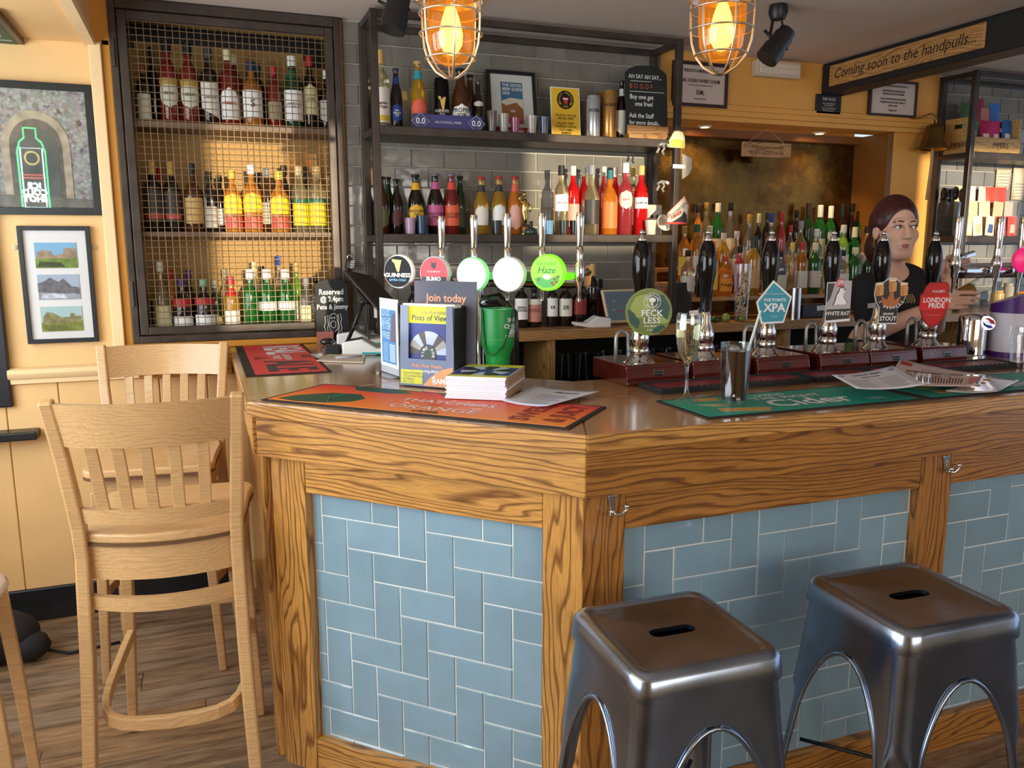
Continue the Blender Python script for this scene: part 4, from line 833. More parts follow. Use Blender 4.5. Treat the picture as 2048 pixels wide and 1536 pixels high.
for i, (a, b, cc) in enumerate(((-.02, .05, '#c03030'), (-.05, .10, '#9aa0a8'), (.02, .08, '#9aa0a8'), (.05, .04, '#30a060'), (.06, .03, '#2060c0'), (-.06, .06, '#9aa0a8'))): MB().box(a-.008, a+.008, -.0016, -.001, b, b+.008).build('screen_tile', PC(cc), tb)
MB().prism([(.014, .002), (.07, .028), (.07, .034), (.014, .02)], -.04, .04, fn=lambda a, b, c: (c, a, b)).build('stand', WPL, tb)
# ================================================================== hand pumps
MAHO = mat('mahogany', (.085, .012, .008), .16, coat=.8, var=.25, vscale=14)
HANDLE = mat('black_lacquer', (.004, .0035, .004), .10, coat=.35, spec=.3)
PY = 2.20; PXS = [(1254, 1.254), (1405, 1.489), (1530, 1.729), (1653, 1.981), (1756, 2.195), (1851, 2.431)]
KP = 2.35/FPX
def zpx(y): return ay(1412, y, PY)[2]-1.163
ch_prof = [(36, 722), (36, 718), (25, 709), (19, 701), (21, 695), (20, 689), (17, 685), (20, 677), (21, 668), (17, 655), (13, 644), (12, 630), (9, 622)]
bl_prof = [(0, 623), (13, 622), (12.5, 600), (14.5, 572), (19, 547), (20.5, 525), (18.5, 505), (13, 488), (8.5, 480), (0, 479)]
fe_prof = [(9, 481), (9, 475), (5, 471), (4, 469), (6.5, 466), (5, 462), (0, 459)]
def lz_(pr): return [(r*KP, max(0.0, zpx(y))) for r, y in pr]
pumps = []
for i, (px, X) in enumerate(PXS):
    lab = ['first hand pump nearest the bar corner, behind the round green clip', 'second hand pump, no clip facing out, behind the sparkling wine flute', 'third hand pump, behind the teal pentagon clip', 'fourth hand pump, behind the black and white rat clip', 'fifth hand pump, behind the stout clip with raised glasses', 'sixth hand pump, behind the red shield clip'][i]
    if i == 0:
        t = empty('hand_pump', lab, 'hand pump', (X, PY, 1.1), 0, 'hand pumps on the bar')
        b = MB().prism([(-.065, 0), (-.065, .010), (-.058, .014), (-.062, .022), (-.055, .050), (-.055, .056), (-.048, .063), (.17, .063), (.17, 0)], -.075, .132, fn=lambda a, b_, c: (c, a, b_)).build('wooden_base', MAHO, t, bevel=.003)
        o = MB().prism([(-.02, -.010), (.02, -.010), (.02, .010), (-.02, .010)], -.0022, 0, fn=lambda a, b_, c: (.035+a*.9, -.058+c, .034+b_)).build('maker_plate', STAIN, b)
        MB().prism([(-.017, -.0075), (.017, -.0075), (.017, .0075), (-.017, .0075)], -.0028, -.0022, fn=lambda a, b_, c: (.035+a*.9, -.058+c, .034+b_)).build('plate_field', BLACK, b)
        MB().text('ANGRAM', lambda a, b_: (.035+a, -.0612, .034+b_), .0075, bold=.02).build('lettering', STAIN, b)
        MB().lathe([(r, z+.063) for r, z in lz_(ch_prof)], 28).build('chrome_pedestal', CHROME, t, smooth=50)
        MB().lathe([(r, z+.063) for r, z in lz_(bl_prof)], 24).build('black_handle', HANDLE, t, smooth=60)
        MB().lathe([(r, z+.063) for r, z in lz_(fe_prof)], 16).build('chrome_finial', CHROME, t, smooth=60)
        MB().tube([(-.066, .03, .062), (-.066, .03, .11)]+[(-.045-.021*math.cos(PI*q/8), .03, .135+.024*math.sin(PI*q/8)) for q in range(9)]+[(-.022, .03, .10), (-.021, .03, .062)], .0062, 10).build('swan_neck', mat('grey_tube', (.34, .33, .31), .3, metal=.6), t, smooth=True)
    else:
        t = copy_tree(pumps[0]); t.location = (X, PY, 1.1); t['label'] = lab
    pumps.append(t)
# ---- pump clips (flat boards fixed in front of the pumps)
def clip(px, py, poly, label, edge, face, rz=-.30, Y=PY-.105, ins=.10, bk=None, name='pump_clip', group='pump clips'):
    P = ay(px, py, Y); k = Y/_ray(px, py)[1]/FPX
    t = tag(MB().prism([(a*k, -b*k) for a, b in poly], 0, .004, fn=lambda a, b, c: (a, c, b)).build(name, edge, M=TM(tuple(P), rz=rz)), label, 'pump clip', group)
    if face is not None:
        cx = sum(a for a, b in poly)/len(poly); cy = sum(b for a, b in poly)/len(poly)
        MB().prism([((cx+(a-cx)*(1-ins))*k, -(cy+(b-cy)*(1-ins))*k) for a, b in poly], -.0006, 0, fn=lambda a, b, c: (a, c, b)).build('printed_face', face, t)
    bracket = MB().box(-.006, .006, .004, -(Y-PY)-.012, -.008, .008).build('bracket', BLACK, t)
    t['k'] = k
    return t, k
def ptext(t, s, x, y, size, m, k, bold=.02, sx=1.0, dep=-.0014, shear=0.0, lead=1.0): MB().text(s, lambda a, b: (x*k+a, dep, -y*k+b), size*k, bold=bold, sx=sx, shear=shear, lead=lead).build('lettering', m, t)
def ppoly(t, nm, poly, m, k, dep=-.0011): return MB().prism([(a*k, -b*k) for a, b in poly], dep, dep+.0004, fn=lambda a, b, c: (a, c, b)).build(nm, m, t)
def circ(cx, cy, r, n=28, ry=None): return [(cx+r*math.cos(2*PI*i/n), cy+(ry or r)*math.sin(2*PI*i/n)) for i in range(n)]
OL = mat('clip_olive', (.16, .20, .045), .4); OL2 = mat('clip_leaf', (.30, .36, .09), .4); DGR = mat('clip_pine', (.02, .075, .06), .4)
c1, k = clip(1298, 624, circ(0, 0, 47, 36), 'round olive green pump clip reading Feckless', OL2, OL, ins=.02)
ppoly(c1, 'leaf_print', [(-38, -10), (-28, -30), (-8, -36), (6, -22), (-2, 0), (-16, 12), (-30, 10)], OL2, k); ppoly(c1, 'leaf_print', [(4, -34), (28, -34), (42, -12), (38, 16), (22, 6), (10, -10)], DGR, k); ppoly(c1, 'leaf_print', [(-44, -6), (-30, 2), (-18, 20), (-22, 34), (-38, 22)], DGR, k); ppoly(c1, 'leaf_print', [(6, 42), (14, 30), (30, 26), (34, 30), (20, 41)], DGR, k); ppoly(c1, 'leaf_print', [(22, 4), (40, 8), (40, 20), (28, 24), (16, 14)], OL2, k, -.0008)
MB().tube([(a*k, -.0016, -b*k) for a, b in circ(6, -21, 17)], .0007, 4, closed=True).build('ring_print', WHITE, c1); MB().tube([(a*k, -.0016, -b*k) for a, b in circ(6, -21, 11)], .0006, 4, closed=True).build('ring_print', WHITE, c1)
ppoly(c1, 'tree_print', circ(6, -24, 7, 12, 5)+[], WHITE, k, -.0014); ppoly(c1, 'trunk_print', [(5, -20), (7, -20), (8, -13), (4, -13)], WHITE, k, -.0014)
_mb = MB(); arc_text(arc_text(_mb, 'REDWILLOW', 6*k, 21*k, 12.7*k, -.0016, 5*k, True, spread=1.1), 'BREWERY', 6*k, 21*k, 12.7*k, -.0016, 5*k, False, spread=1.1); _mb.build('lettering', WHITE, c1)
ptext(c1, 'FECK\nLESS', 6, 10, 17, WHITE, k, .015, lead=.85, sx=1.1); ptext(c1, 'Best Bitter', 4, 28, 6, WHITE, k, .01); ptext(c1, '4.1%', 2, 36, 5.5, WHITE, k, .01)
TEALC = mat('clip_teal', (.008, .26, .36), .4)
c3, k = clip(1548, 608, [(-3, -47), (36, -14), (22, 38), (-24, 40), (-36, -4)], 'teal pentagon pump clip reading Five Points XPA', WHITE, TEALC, ins=.10)
ptext(c3, 'FIVE POINTS', 1, -8, 8.2, WHITE, k, .02, sx=1.0); ptext(c3, 'XPA', 1, 8, 23, WHITE, k, .03); ptext(c3, 'EAST LONDON BREWING', 0, -20, 3.2, WHITE, k, 0); ptext(c3, '3.4% ABV', 2, 25, 3.2, WHITE, k, 0)
GREYP = mat('clip_grey', (.45, .42, .43), .5)
c4_, k = clip(1677, 605, [(-25, -40), (25, -43), (25, 37), (-25, 41)], 'black and white pump clip with a rat, reading White Rat', WHITE, BLACK, ins=.03)
ppoly(c4_, 'picture_print', [(-24, -39), (24, -41), (24, 12), (-24, 14)], GREYP, k); ppoly(c4_, 'speckle_print', [(-24, -38), (-10, -38), (-14, -22), (-18, -8), (-24, 0)], BLACK, k, -.0014); ppoly(c4_, 'foot_strip', [(-25, 36), (25, 32), (25, 37), (-25, 41)], WHITE, k, -.0014)
rat = [(2, -30), (6, -27), (8, -30), (10, -26), (13, -22), (8, -18), (9, -10), (14, -4), (16, 2), (10, 4), (-4, 4), (-10, 6), (-8, 0), (-6, -8), (-4, -16), (0, -22)]
ppoly(c4_, 'rat_shadow', [(a*1.12-1, b*1.1-.6) for a, b in rat], BLACK, k, -.0014); ppoly(c4_, 'rat_print', rat, mat('rat_white', (.85, .83, .83), .5), k, -.0018); ppoly(c4_, 'eye_print', circ(8.5, -24, 1.1, 10), BLACK, k, -.0022)
ppoly(c4_, 'badge_print', [(-6, -46), (8, -47), (8, -32), (-6, -31)], RED, k, -.0014); ptext(c4_, 'OSS\nETT', 1, -39, 7, WHITE, k, .03, dep=-.0022, lead=.8); ptext(c4_, 'WHITE RAT', -2, 22, 11, WHITE, k, .02, dep=-.0018, sx=.85, shear=.1)
SKIN_ = mat('print_brown', (.45, .14, .035), .5)
c5, k = clip(1781, 602, [(-32, -36), (-16, -38), (-6, -46), (8, -46), (16, -38), (33, -36), (32, -14), (27, 4), (16, 14), (16, 46), (-22, 46), (-22, 14), (-30, 2), (-34, -14)], 'stout pump clip with three raised hands holding glasses', WHITE, BLACK, ins=.04)
for cx_, cy_ in ((-25, -30), (1, -38), (25, -30)):
    ppoly(c5, 'glass_print', [(cx_-8, cy_-6), (cx_+8, cy_-6), (cx_+6, cy_+20), (cx_-6, cy_+20)], mat('print_amber', (.55, .22, .05), .5), k, -.0016); ppoly(c5, 'foam_print', [(cx_-8, cy_-6), (cx_+8, cy_-6), (cx_+7, cy_-1), (cx_-7, cy_-1)], mat('print_foam', (.80, .62, .38), .5), k, -.0020)
    for q_ in range(4): ppoly(c5, 'finger_print', [(cx_+1, cy_+2+q_*4.4), (cx_+9, cy_+1+q_*4.4), (cx_+9, cy_+4.4+q_*4.4), (cx_+1, cy_+5+q_*4.4)], mat('print_skin', (.70, .36, .14), .5), k, -.0024)
ppoly(c5, 'arm_print', [(-20, -10), (-8, -2), (-2, -18), (4, -18), (8, -2), (20, -10), (16, 6), (6, 14), (-8, 14), (-17, 6)], SKIN_, k, -.0013)
_mb = MB(); arc_text(_mb, '3 BREWERS', 0, 13*k, 27*k, -.0030, 7.5*k, False, spread=1.15); _mb.build('lettering', WHITE, c5)
ptext(c5, 'GRAND', -3, 26, 6.5, WHITE, k, .02); ptext(c5, 'STOUT', -3, 35.5, 12, WHITE, k, .03, sx=.9)
SHR = mat('clip_red', (.55, .012, .018), .3, coat=.3)
c6, k = clip(1868, 610, [(-20, -36), (-12, -45), (22, -46), (28, -40), (28, 0), (24, 22), (12, 40), (-2, 46), (-14, 38), (-24, 20), (-30, 2), (-30, -20), (-24, -24)], "red shield pump clip reading London Pride", mat('clip_dark_red', (.30, .006, .010), .3), SHR, ins=.07)
ppoly(c6, 'band_print', [(-30, -17), (29, -20), (29, 8), (-31, 10)], mat('clip_bright_red', (.70, .018, .025), .3), k, -.0030)
ptext(c6, "FULLER'S", 6, -27, 6.5, WHITE, k, .02, dep=-.0034); ptext(c6, 'LONDON\nPRIDE', 4, -4, 13.5, WHITE, k, .03, dep=-.0036, lead=.82, sx=.95); ptext(c6, 'OUTSTANDING', 0, 20, 4.2, mat('clip_pale_red', (.75, .25, .22), .4), k, 0)
# white tags tied on pumps whose clips face away
for (px, py, lab) in ((1388, 626, 'second'), (1643, 616, 'fourth'), (1744, 611, 'fifth')):
    P = ay(px, py, PY-.02); tag(MB().box(-.014, .014, 0, .003, -.008, .008).build('paper_tag', WHITE, M=TM(tuple(P), rz=-.3, ry=-.1)), 'small white paper tag taped on the %s hand pump' % lab, 'tag', 'paper tags on pumps')
# ================================================================== keg beer font on the corner
FC = 3.28
def fz(px, py, c=FC): return Vector(adp(px, py, c))
lens = [(798, 543, 33), (870, 546, 33), (945, 549, 34), (1018, 549, 35), (1096, 545, 36)]
fo = empty('beer_font', 'chrome T-bar beer font with five round badges and tap handles', 'beer font', tuple(fz(945, 560).xy)+(1.1,)); bpy.context.view_layer.update()
BLK2 = mat('font_black', (.02, .02, .022), .12, coat=1)
A = fz(780, 552, FC+.06); B_ = fz(1175, 552, FC+.06); A.z = B_.z = fz(945, 552).z
kd(MB().tube([A, B_], .036, 20).build('cross_bar', CHROME, smooth=40), fo)
Cc = fz(948, 560, FC+.06); kd(MB().lathe([(.055, 0), (.055, .012), (.034, .03), (.034, A.z-1.1)], 24, (Cc.x, Cc.y, 1.1)).build('column', CHROME, smooth=40), fo)
E_ = fz(1040, 600, FC+.05)
kd(MB().tube([Cc+Vector((0, 0, -.08)), Vector((Cc.x+.07, Cc.y-.05, A.z-.075)), Vector((Cc.x+.10, Cc.y-.07, A.z-.12)), Vector((Cc.x+.105, Cc.y-.075, 1.11))], .024, 16).build('curved_pipe', BLK2, smooth=True), fo)
def tapbody(px, hy0, hy1, lensless=False):
    P = fz(px, 545, FC); t_ = Vector((-S2, -S2, 0)); z0 = P.z
    base = Vector((P.x, P.y, z0))+NI*.06
    kd(MB().tube([base, base+t_*.05, base+t_*.075+Vector((0, 0, -.01))], [.013, .013, .012], 12).build('tap_arm', CHROME, smooth=True), fo)
    q = base+t_*.072
    kd(MB().lathe([(.006, -.085), (.007, -.045), (.014, -.030), (.016, 0), (.014, .025), (.010, .035), (.010, .05)], 14, tuple(q)).build('tap_body', CHROME, smooth=40), fo)
    h0 = q+Vector((0, 0, .045)); h1 = fz(px, hy0, FC); zt = fz(px, hy0).z
    kd(MB().lathe([(0, h0.z), (.0105, h0.z), (.0105, h0.z+.028), (.0085, h0.z+.03), (.0095, h0.z+.034), (.0120, zt-.03), (.0125, zt-.012), (.010, zt-.002), (0, zt)], 14, (q.x, q.y, 0)).build('tap_handle', CHROME, smooth=50), fo)
for px, a in ((888, 432), (952, 429), (1018, 426), (1087, 425), (1162, 424)): tapbody(px, a, 510)
LFR = frame((0, 0, 0), (S2, -S2, 0), (S2, S2, 0), (0, 0, 1))     # x along the font to the right, y into it
LIT = {'g': mat('lit_green_white', (.9, 1, .9), .4, emit=(.86, 1.0, .86), es=2.6), 'w': mat('lit_white', (1, 1, .98), .4, emit=(1, .98, .92), es=3.0), 'h': mat('lit_lime', (.2, .8, .02), .4, emit=(.16, .85, .015), es=1.15)}
LENSM = [(mat('lens_black', (.006, .006, .008), .45, spec=.2), 'dark'), (mat('lens_red', (.62, .015, .02), .3, emit=(.7, .01, .02), es=.7), 'red'), (LIT['g'], ''), (LIT['w'], ''), (LIT['h'], '')]
RIM = mat('lens_rim', (.85, .85, .87), .25)
for i, (px, py, rp) in enumerate(lens):
    P = fz(px, py, FC-.075); r = rp*(P-Vector(_C)).length/FPX; M = Matrix.Translation(P) @ LFR
    rim = MB().lathe([(0, -.012), (r, -.012), (r*1.0, .004), (r*.93, .008), (r*.90, .006)], 40).build('round_badge', [RIM, MATS['lit_lime'], mat('lit_rim_green', (.3, .8, .3), .3, emit=(.2, .8, .25), es=.6), RIM][{4: 1, 2: 2}.get(i, 0)], None, smooth=50, M=M @ TM(rx=PI/2)); kd(rim, fo)
    fc = MB().prism(circ(0, 0, r*.92, 40), -.0085, -.006, fn=lambda a, b, c: (a, c, b)).build('badge_face', LENSM[i][0], None, M=M); fc.parent = rim; fc.matrix_parent_inverse = (M @ TM(rx=PI/2)).inverted()
    def on(mb, m, nm='lettering'):
        o = mb.build(nm, m, None, M=M); o.parent = rim; o.matrix_parent_inverse = (M @ TM(rx=PI/2)).inverted(); return o
    F_ = lambda x, z, d=-.0092: (lambda a, b: (x*r+a, d, z*r+b))
    if i == 0:
        on(MB().text('GUINNESS', F_(0, -.22), .33*r, bold=.03, sx=1.15), WHITE); on(MB().text('EXTRA COLD', F_(0, -.50), .17*r, bold=.02, sx=1.1), PC('#6fb4e8'))
        on(MB().prism([(a*r*.9, .35*r+b*r*.75) for a, b in hp], -.0105, -.0088, fn=lambda a, b, c: (a, c, b)), mat('gold_print'+'', (1, 1, 1)), 'harp_print')
    if i == 1:
        on(MB().prism([(-.82*r, -.22*r), (.84*r, -.22*r), (.84*r, -.50*r), (-.82*r, -.50*r)], -.0096, -.0088, fn=lambda a, b, c: (a, c, b)), BLACK, 'band_print'); on(MB().text('SUMO', F_(0, -.35, -.0102), .30*r, bold=.06, sx=1.2), WHITE)
        on(MB().prism([(-.15*r, .68*r), (-.06*r, .60*r), (.06*r, .60*r), (.15*r, .68*r), (.16*r, .38*r), (.0, .22*r), (-.16*r, .38*r)], -.0096, -.0088, fn=lambda a, b, c: (a, c, b)), BLACK, 'crest_print'); on(MB().text('THORNBRIDGE', F_(0, .08, -.0102), .13*r, bold=.02), WHITE)
    if i == 3: on(MB().text('BEAVERTOWN', F_(0, .02), .20*r, bold=0), mat('faint_grey', (.6, .6, .58), .5, emit=(1, .98, .92), es=1.6))
    if i == 4:
        DG = mat('lens_dark_green', (.02, .14, .02), .4); on(MB().text('THATCHERS', F_(-.05, .46), .22*r, bold=.0), DG); on(MB().text('Haze', F_(-.05, .12), .52*r, bold=.01, shear=.3), DG)
        on(MB().prism([(-.75*r, -.30*r), (-.3*r, -.22*r), (.0, -.42*r), (.35*r, -.25*r), (.78*r, -.1*r), (.70*r, -.52*r), (.35*r, -.80*r), (-.2*r, -.86*r), (-.6*r, -.65*r)], -.0092, -.0088, fn=lambda a, b, c: (a, c, b)), mat('orchard_print', (.06, .35, .05), .4, emit=(.05, .4, .05), es=.4), 'orchard_print')
        on(MB().ball((-.0*r, -.010, -.22*r), .22*r, 14, sc=(1.1, .05, .6)), LIT['w'], 'sun_print')
        for a_, b_ in ((.45, -.35), (.55, -.5), (.3, -.55), (.62, -.22), (.4, -.65), (-.5, -.4)): on(MB().ball((a_*r, -.0098, b_*r), .07*r, 8, sc=(1, .1, 1)), PC('#b84a2a'), 'apple_print')
# ================================================================== bar mats
def matM(o, x, y, z=1.1005): return frame((o[0], o[1], z), x, y, (0, 0, 1))
RUB = mat('black_rubber', (.014, .014, .016), .7)
def barmat(name, lab, W_, H_, M, face, brd=(.012, .012, .012, .012), th=.003):
    t = tag(MB().box(0, W_, 0, H_, 0, th).build(name, RUB, M=M), lab, 'bar mat')
    MB().box(brd[0], W_-brd[2], brd[1], H_-brd[3], th, th+.0008).build('printed_face', face, t)
    return t
def mtext(t, s, x, y, size, m, rot=0.0, z=.0046, **k):
    c_, s_ = math.cos(rot), math.sin(rot)
    MB().text(s, lambda a, b: (x+a*c_-b*s_, y+a*s_+b*c_, z), size, **k).build('lettering', m, t)
def mpoly(t, nm, poly, m, z=.0042): return MB().prism(poly, z-.0004, z).build(nm, m, t)
MREDM = mat('mat_red', (.68, .018, .045), .45)
# red mat on the left return: reads from the left side
rm = barmat('bar_mat', 'red bar mat reading Real Ale beside the mesh cabinet', .85, .275, matM((.118, 3.602), (0, -1, 0), (1, 0, 0)), MREDM, (.012, .030, .012, .012))
INKW = mat('mat_white', (.80, .78, .84), .5); INKD = mat('mat_navy', (.02, .02, .045), .5)
mtext(rm, 'REAL', .20, .17, .20, INKW, bold=.03, sx=.62); mtext(rm, 'ALE', .66, .15, .22, INKD, bold=.03, sx=.72); mtext(rm, 'LONDON\nPRIDE', .43, .15, .038, INKW, bold=.02)
mpoly(rm, 'emblem_print', [(.39, .22), (.47, .22), (.47, .255), (.43, .27), (.39, .255)], mat('mat_dark_red', (.20, .006, .015), .5)); mpoly(rm, 'emblem_print', [(.39, .05), (.47, .05), (.43, .11)], MATS['mat_dark_red'])
# orange mat along the diagonal
def GRADM(name, c0, c1, axis=1, span=.28, o0=0.0):
    m, t, b = _nt(name); L = t.links.new
    tc = N(t, 'ShaderNodeTexCoord'); sp_ = N(t, 'ShaderNodeSeparateXYZ'); L(tc.outputs['Object'], sp_.inputs[0])
    mr = N(t, 'ShaderNodeMapRange'); mr.inputs[1].default_value = o0; mr.inputs[2].default_value = o0+span; L(sp_.outputs[axis], mr.inputs[0])
    rp = N(t, 'ShaderNodeValToRGB'); rp.color_ramp.elements[0].color = c4(c0); rp.color_ramp.elements[1].color = c4(c1); L(mr.outputs[0], rp.inputs[0]); L(rp.outputs[0], b.inputs['Base Color']); b.inputs['Roughness'].default_value = .5
    return m
D0 = D(.955, .030, 0)
om = barmat('bar_mat', 'orange and red cider bar mat across the bar corner', .90, .285, matM((D0.x, D0.y), (S2, -S2, 0), (S2, S2, 0)), GRADM('mat_orange_print', (.95, .27, .025), (.66, .010, .022)))
LEAF = mat('mat_leaf_green', (.010, .075, .045), .5)
mpoly(om, 'leaf_print', [(.03+.0, .03), (.10, .016), (.19, .03), (.25, .07), (.26, .12), (.21, .17), (.12, .16), (.05, .09)], LEAF); mpoly(om, 'leaf_print', [(.12, .27), (.30, .27), (.34, .235), (.28, .215), (.16, .22)], LEAF); mpoly(om, 'leaf_print', [(.40, .272), (.56, .272), (.55, .245), (.44, .245)], LEAF)
MB().tube([(.20, .03, .0045), (.16, .09, .0045), (.17, .15, .0045)], .0016, 5).build('leaf_vein_print', mat('leaf_vein', (.05, .30, .18), .5), om)
mtext(om, 'THATCHERS', .50, .155, .046, INKW, bold=.01, sx=1.1); mtext(om, 'Blood', .50, .118, .036, mat('mat_pink', (.75, .10, .12), .5), shear=.3); mtext(om, 'ORANGE', .50, .072, .058, INKW, bold=.0, sx=1.1); mtext(om, 'CIDER', .50, .030, .028, INKD, bold=.03)
for a_ in range(7):
    th = PI*(.12+.76*a_/6); MB().box(-.0008, .0008, .10, .125, .0038, .0044).build('ray_print', INKW, om).matrix_local = TM((.50, .075, 0), rz=th-PI/2)
mtext(om, 'SWEET', .755, .145, .075, mat('mat_maroon', (.28, .006, .012), .5), rot=PI/2, bold=.03, sx=.95); mtext(om, '& JUICY', .84, .15, .075, MATS['mat_maroon'], rot=PI/2, bold=.03, sx=.8)
# teal cider mats
TEM = mat('mat_teal', (.010, .29, .20), .5); TAN = mat('mat_tan', (.55, .28, .07), .5)
for i, (x0, lab) in enumerate(((1.137, 'teal cider bar mat under the flute and the cola glass'), (1.862, 'teal cider bar mat at the right end under the menus'))):
    q = barmat('bar_mat', lab, .70, .245, matM((x0, 1.652), (1, 0, 0), (0, 1, 0)), TEM)
    mtext(q, 'LIVING', .33, .195, .032, INKW, bold=.02, shear=.2); mtext(q, 'THE RIGHT', .36, .155, .045, INKW, bold=.01); mtext(q, 'Cider', .38, .085, .115, INKW, bold=.02); mtext(q, 'LIFE.', .585, .055, .035, INKW, bold=.0)
    mpoly(q, 'tan_print', [(.10, .225), (.17, .215), (.16, .18), (.09, .19)], TAN); mpoly(q, 'tan_print', [(.09, .09), (.23, .055), (.20, .02), (.08, .05)], TAN); mpoly(q, 'tan_print', [(.07, .15), (.13, .145), (.16, .11), (.10, .11)], mat('mat_sage', (.35, .36, .14), .5))
# drip mats below the pumps
DRM = mat('drip_red', (.20, .010, .014), .45)
for i, (x0, x1, lab) in enumerate(((1.205, 1.74, 'red rubber drip mat in front of the first pumps'), (1.762, 2.02, 'red rubber drip mat half under the menus'), (2.04, 2.645, 'red rubber drip mat in front of the last pumps'))):
    t = tag(MB().box(x0, x1, 1.985, 2.115, 1.1005, 1.106).box(x0, x1, 1.985, 1.997, 1.106, 1.116).box(x0, x0+.012, 1.997, 2.115, 1.106, 1.116).box(x1-.012, x1, 1.997, 2.115, 1.106, 1.116).box(x0+.012, x1-.012, 2.103, 2.115, 1.106, 1.116).build('drip_mat', RUB, bevel=.0015), lab, 'drip mat')
    MB().box(x0+.014, x1-.014, 1.999, 2.101, 1.106, 1.1125).build('printed_face', DRM, t)
    n_ = int((x1-x0)/.022)
    sh = None
    for j in range(n_):
        r_ = (bpy.data.objects.new('rib', sh) if sh else MB().box(0, .006, 0, .006, 0, .0025).build('rib', RUB))
        if sh: COL.objects.link(r_)
        sh = r_.data; r_.parent = t; r_.location = (x0+.016+j*.022, 1.990, 1.1158)
# ================================================================== things standing on the bar
ZT = 1.1004
GREYB = mat('leaflet_slate', (.16, .20, .30), .55); GREYD = mat('leaflet_dark', (.085, .085, .12), .6)
YEL = mat('print_yellow', (.62, .60, .03), .5); ORP = mat('print_orange', (.80, .32, .12), .5); NVY = mat('print_navy', (.03, .045, .22), .5); LBL = mat('print_pale_blue', (.45, .52, .68), .5)
o0 = az(800, 771, ZT); o1 = az(907, 780, ZT); xd = Vector((o1[0]-o0[0], o1[1]-o0[1], 0)).normalized(); yd = Vector((-xd.y, xd.x, 0))
MDp = frame((o0[0], o0[1], ZT+.003), xd, yd, (0, 0, 1)) @ Matrix.Rotation(-.04, 4, 'X')
dp = empty('leaflet_dispenser', 'slate blue cardboard leaflet dispenser with Join today header', 'dispenser'); dp.matrix_world = MDp; bpy.context.view_layer.update()
Wd = (Vector(o1)-Vector(o0)).length; c_ = o0[0]+o0[1]
Hd = adp(812, 612, c_+.01)[2]-ZT; Hh = adp(850, 562, c_+.09)[2]-ZT
def pl(poly, y0, y1): return MB().prism(poly, y0, y1, fn=lambda a, b, c: (a, c, b))
pl([(0, 0), (Wd, 0), (Wd, Hd*.42), (Wd*.97, Hd), (Wd*.86, Hd), (Wd*.86, Hd*.34), (Wd*.16, Hd*.34), (Wd*.16, Hd), (.01*Wd, Hd)], 0, .003).build('front_panel', GREYB, dp)
MB().box(0, .003, .003, .075, 0, Hd).box(Wd-.003, Wd, .003, .075, 0, Hd*.98).box(.003, Wd-.003, .072, .075, 0, Hd).box(.003, Wd-.003, .003, .072, 0, .003).build('black_box', mat('black_card', (.014, .014, .016), .6), dp)
MB().box(.02*Wd, 1.18*Wd, .076, .079, .05, Hh).build('header_card', GREYD, dp)
fn_ = lambda x, z, d: (lambda a, b: (x+a, d, z+b))
MB().text('Join today', fn_(Wd*.62, Hh-.052, .0755), .034, bold=.02).build('lettering', mat('print_salmon', (.85, .34, .18), .5), dp)
MB().box(Wd*.50, Wd*.78, .0748, .0755, Hh-.125, Hh-.068).build('yellow_patch', YEL, dp)
# booklet inside the pocket
bk = MB().box(.014*Wd, Wd*.98, .012, .05, .004, Hd*1.02).build('booklet', WHITE, dp)
MB().box(.1*Wd, Wd*.9, .0112, .012, Hd*.78, Hd*.99).build('cover_band', YEL, bk); MB().box(.1*Wd, Wd*.9, .0112, .012, .01, Hd*.78).build('cover_field', NVY, bk)
MB().text('Hertfordshire', fn_(Wd*.62, Hd*.915, .0106), .016).build('lettering', mat('print_grey', (.18, .18, .16), .6), bk); MB().text('Pints of View', fn_(Wd*.52, Hd*.845, .0106), .0235, bold=.015, shear=.1).build('lettering', mat('print_slate', (.05, .06, .10), .6), bk)
wc = (Wd*.50, Hd*.40)
for q in range(9):
    a0_ = PI*q/9; a1_ = PI*(q+1)/9; R0, R1 = Wd*.16, Wd*.37
    pl([(wc[0]+R0*math.cos(a0_), wc[1]+R0*math.sin(a0_)), (wc[0]+R1*math.cos(a0_), wc[1]+R1*math.sin(a0_)), (wc[0]+R1*math.cos((a0_+a1_)/2), wc[1]+R1*math.sin((a0_+a1_)/2)), (wc[0]+R1*math.cos(a1_), wc[1]+R1*math.sin(a1_)), (wc[0]+R0*math.cos(a1_), wc[1]+R0*math.sin(a1_))], .0100, .0106).build('dial_print', [LBL, mat('print_photo', (.10, .09, .09), .6), mat('print_photo_light', (.36, .34, .33), .6)][(q*2) % 3 if q != 4 else 0], bk)
pl(circ(wc[0], wc[1], Wd*.15, 24), .0094, .0100).build('dial_hub_print', mat('print_hub', (.07, .07, .075), .5), bk); pl(circ(wc[0], wc[1], Wd*.07, 20), .0090, .0094).build('dial_centre_print', PC('#3a4a3a'), bk)
_mb = MB(); arc_text(_mb, 'TIME FOR', wc[0], wc[1], Wd*.098, .0088, .0125); _mb.build('lettering', WHITE, bk)
MB().text('Pubs. Pints. People.', fn_(Wd*.52, Hd*.255, -.0006), .0135, bold=.02).build('lettering', ORP, dp); MB().text('camra.org.uk/join', fn_(Wd*.52, Hd*.195, -.0006), .013, bold=.02).build('lettering', WHITE, dp)
MB().box(.004, Wd*.43, -.0008, 0, .006, Hd*.20).build('address_label', YEL, dp); MB().text('Great Northern\n172 London Road\nSt Albans\nAL1 1PQ', fn_(.012, Hd*.105, -.0012), .010, align='LEFT', lead=.9).build('lettering', mat('print_grey'), dp)
pl([(Wd*.44, .003), (Wd-.003, .003), (Wd-.003, Hd*.26), (Wd*.78, Hd*.22), (Wd*.58, Hd*.12)], -.0006, 0).build('orange_curve', ORP, dp)
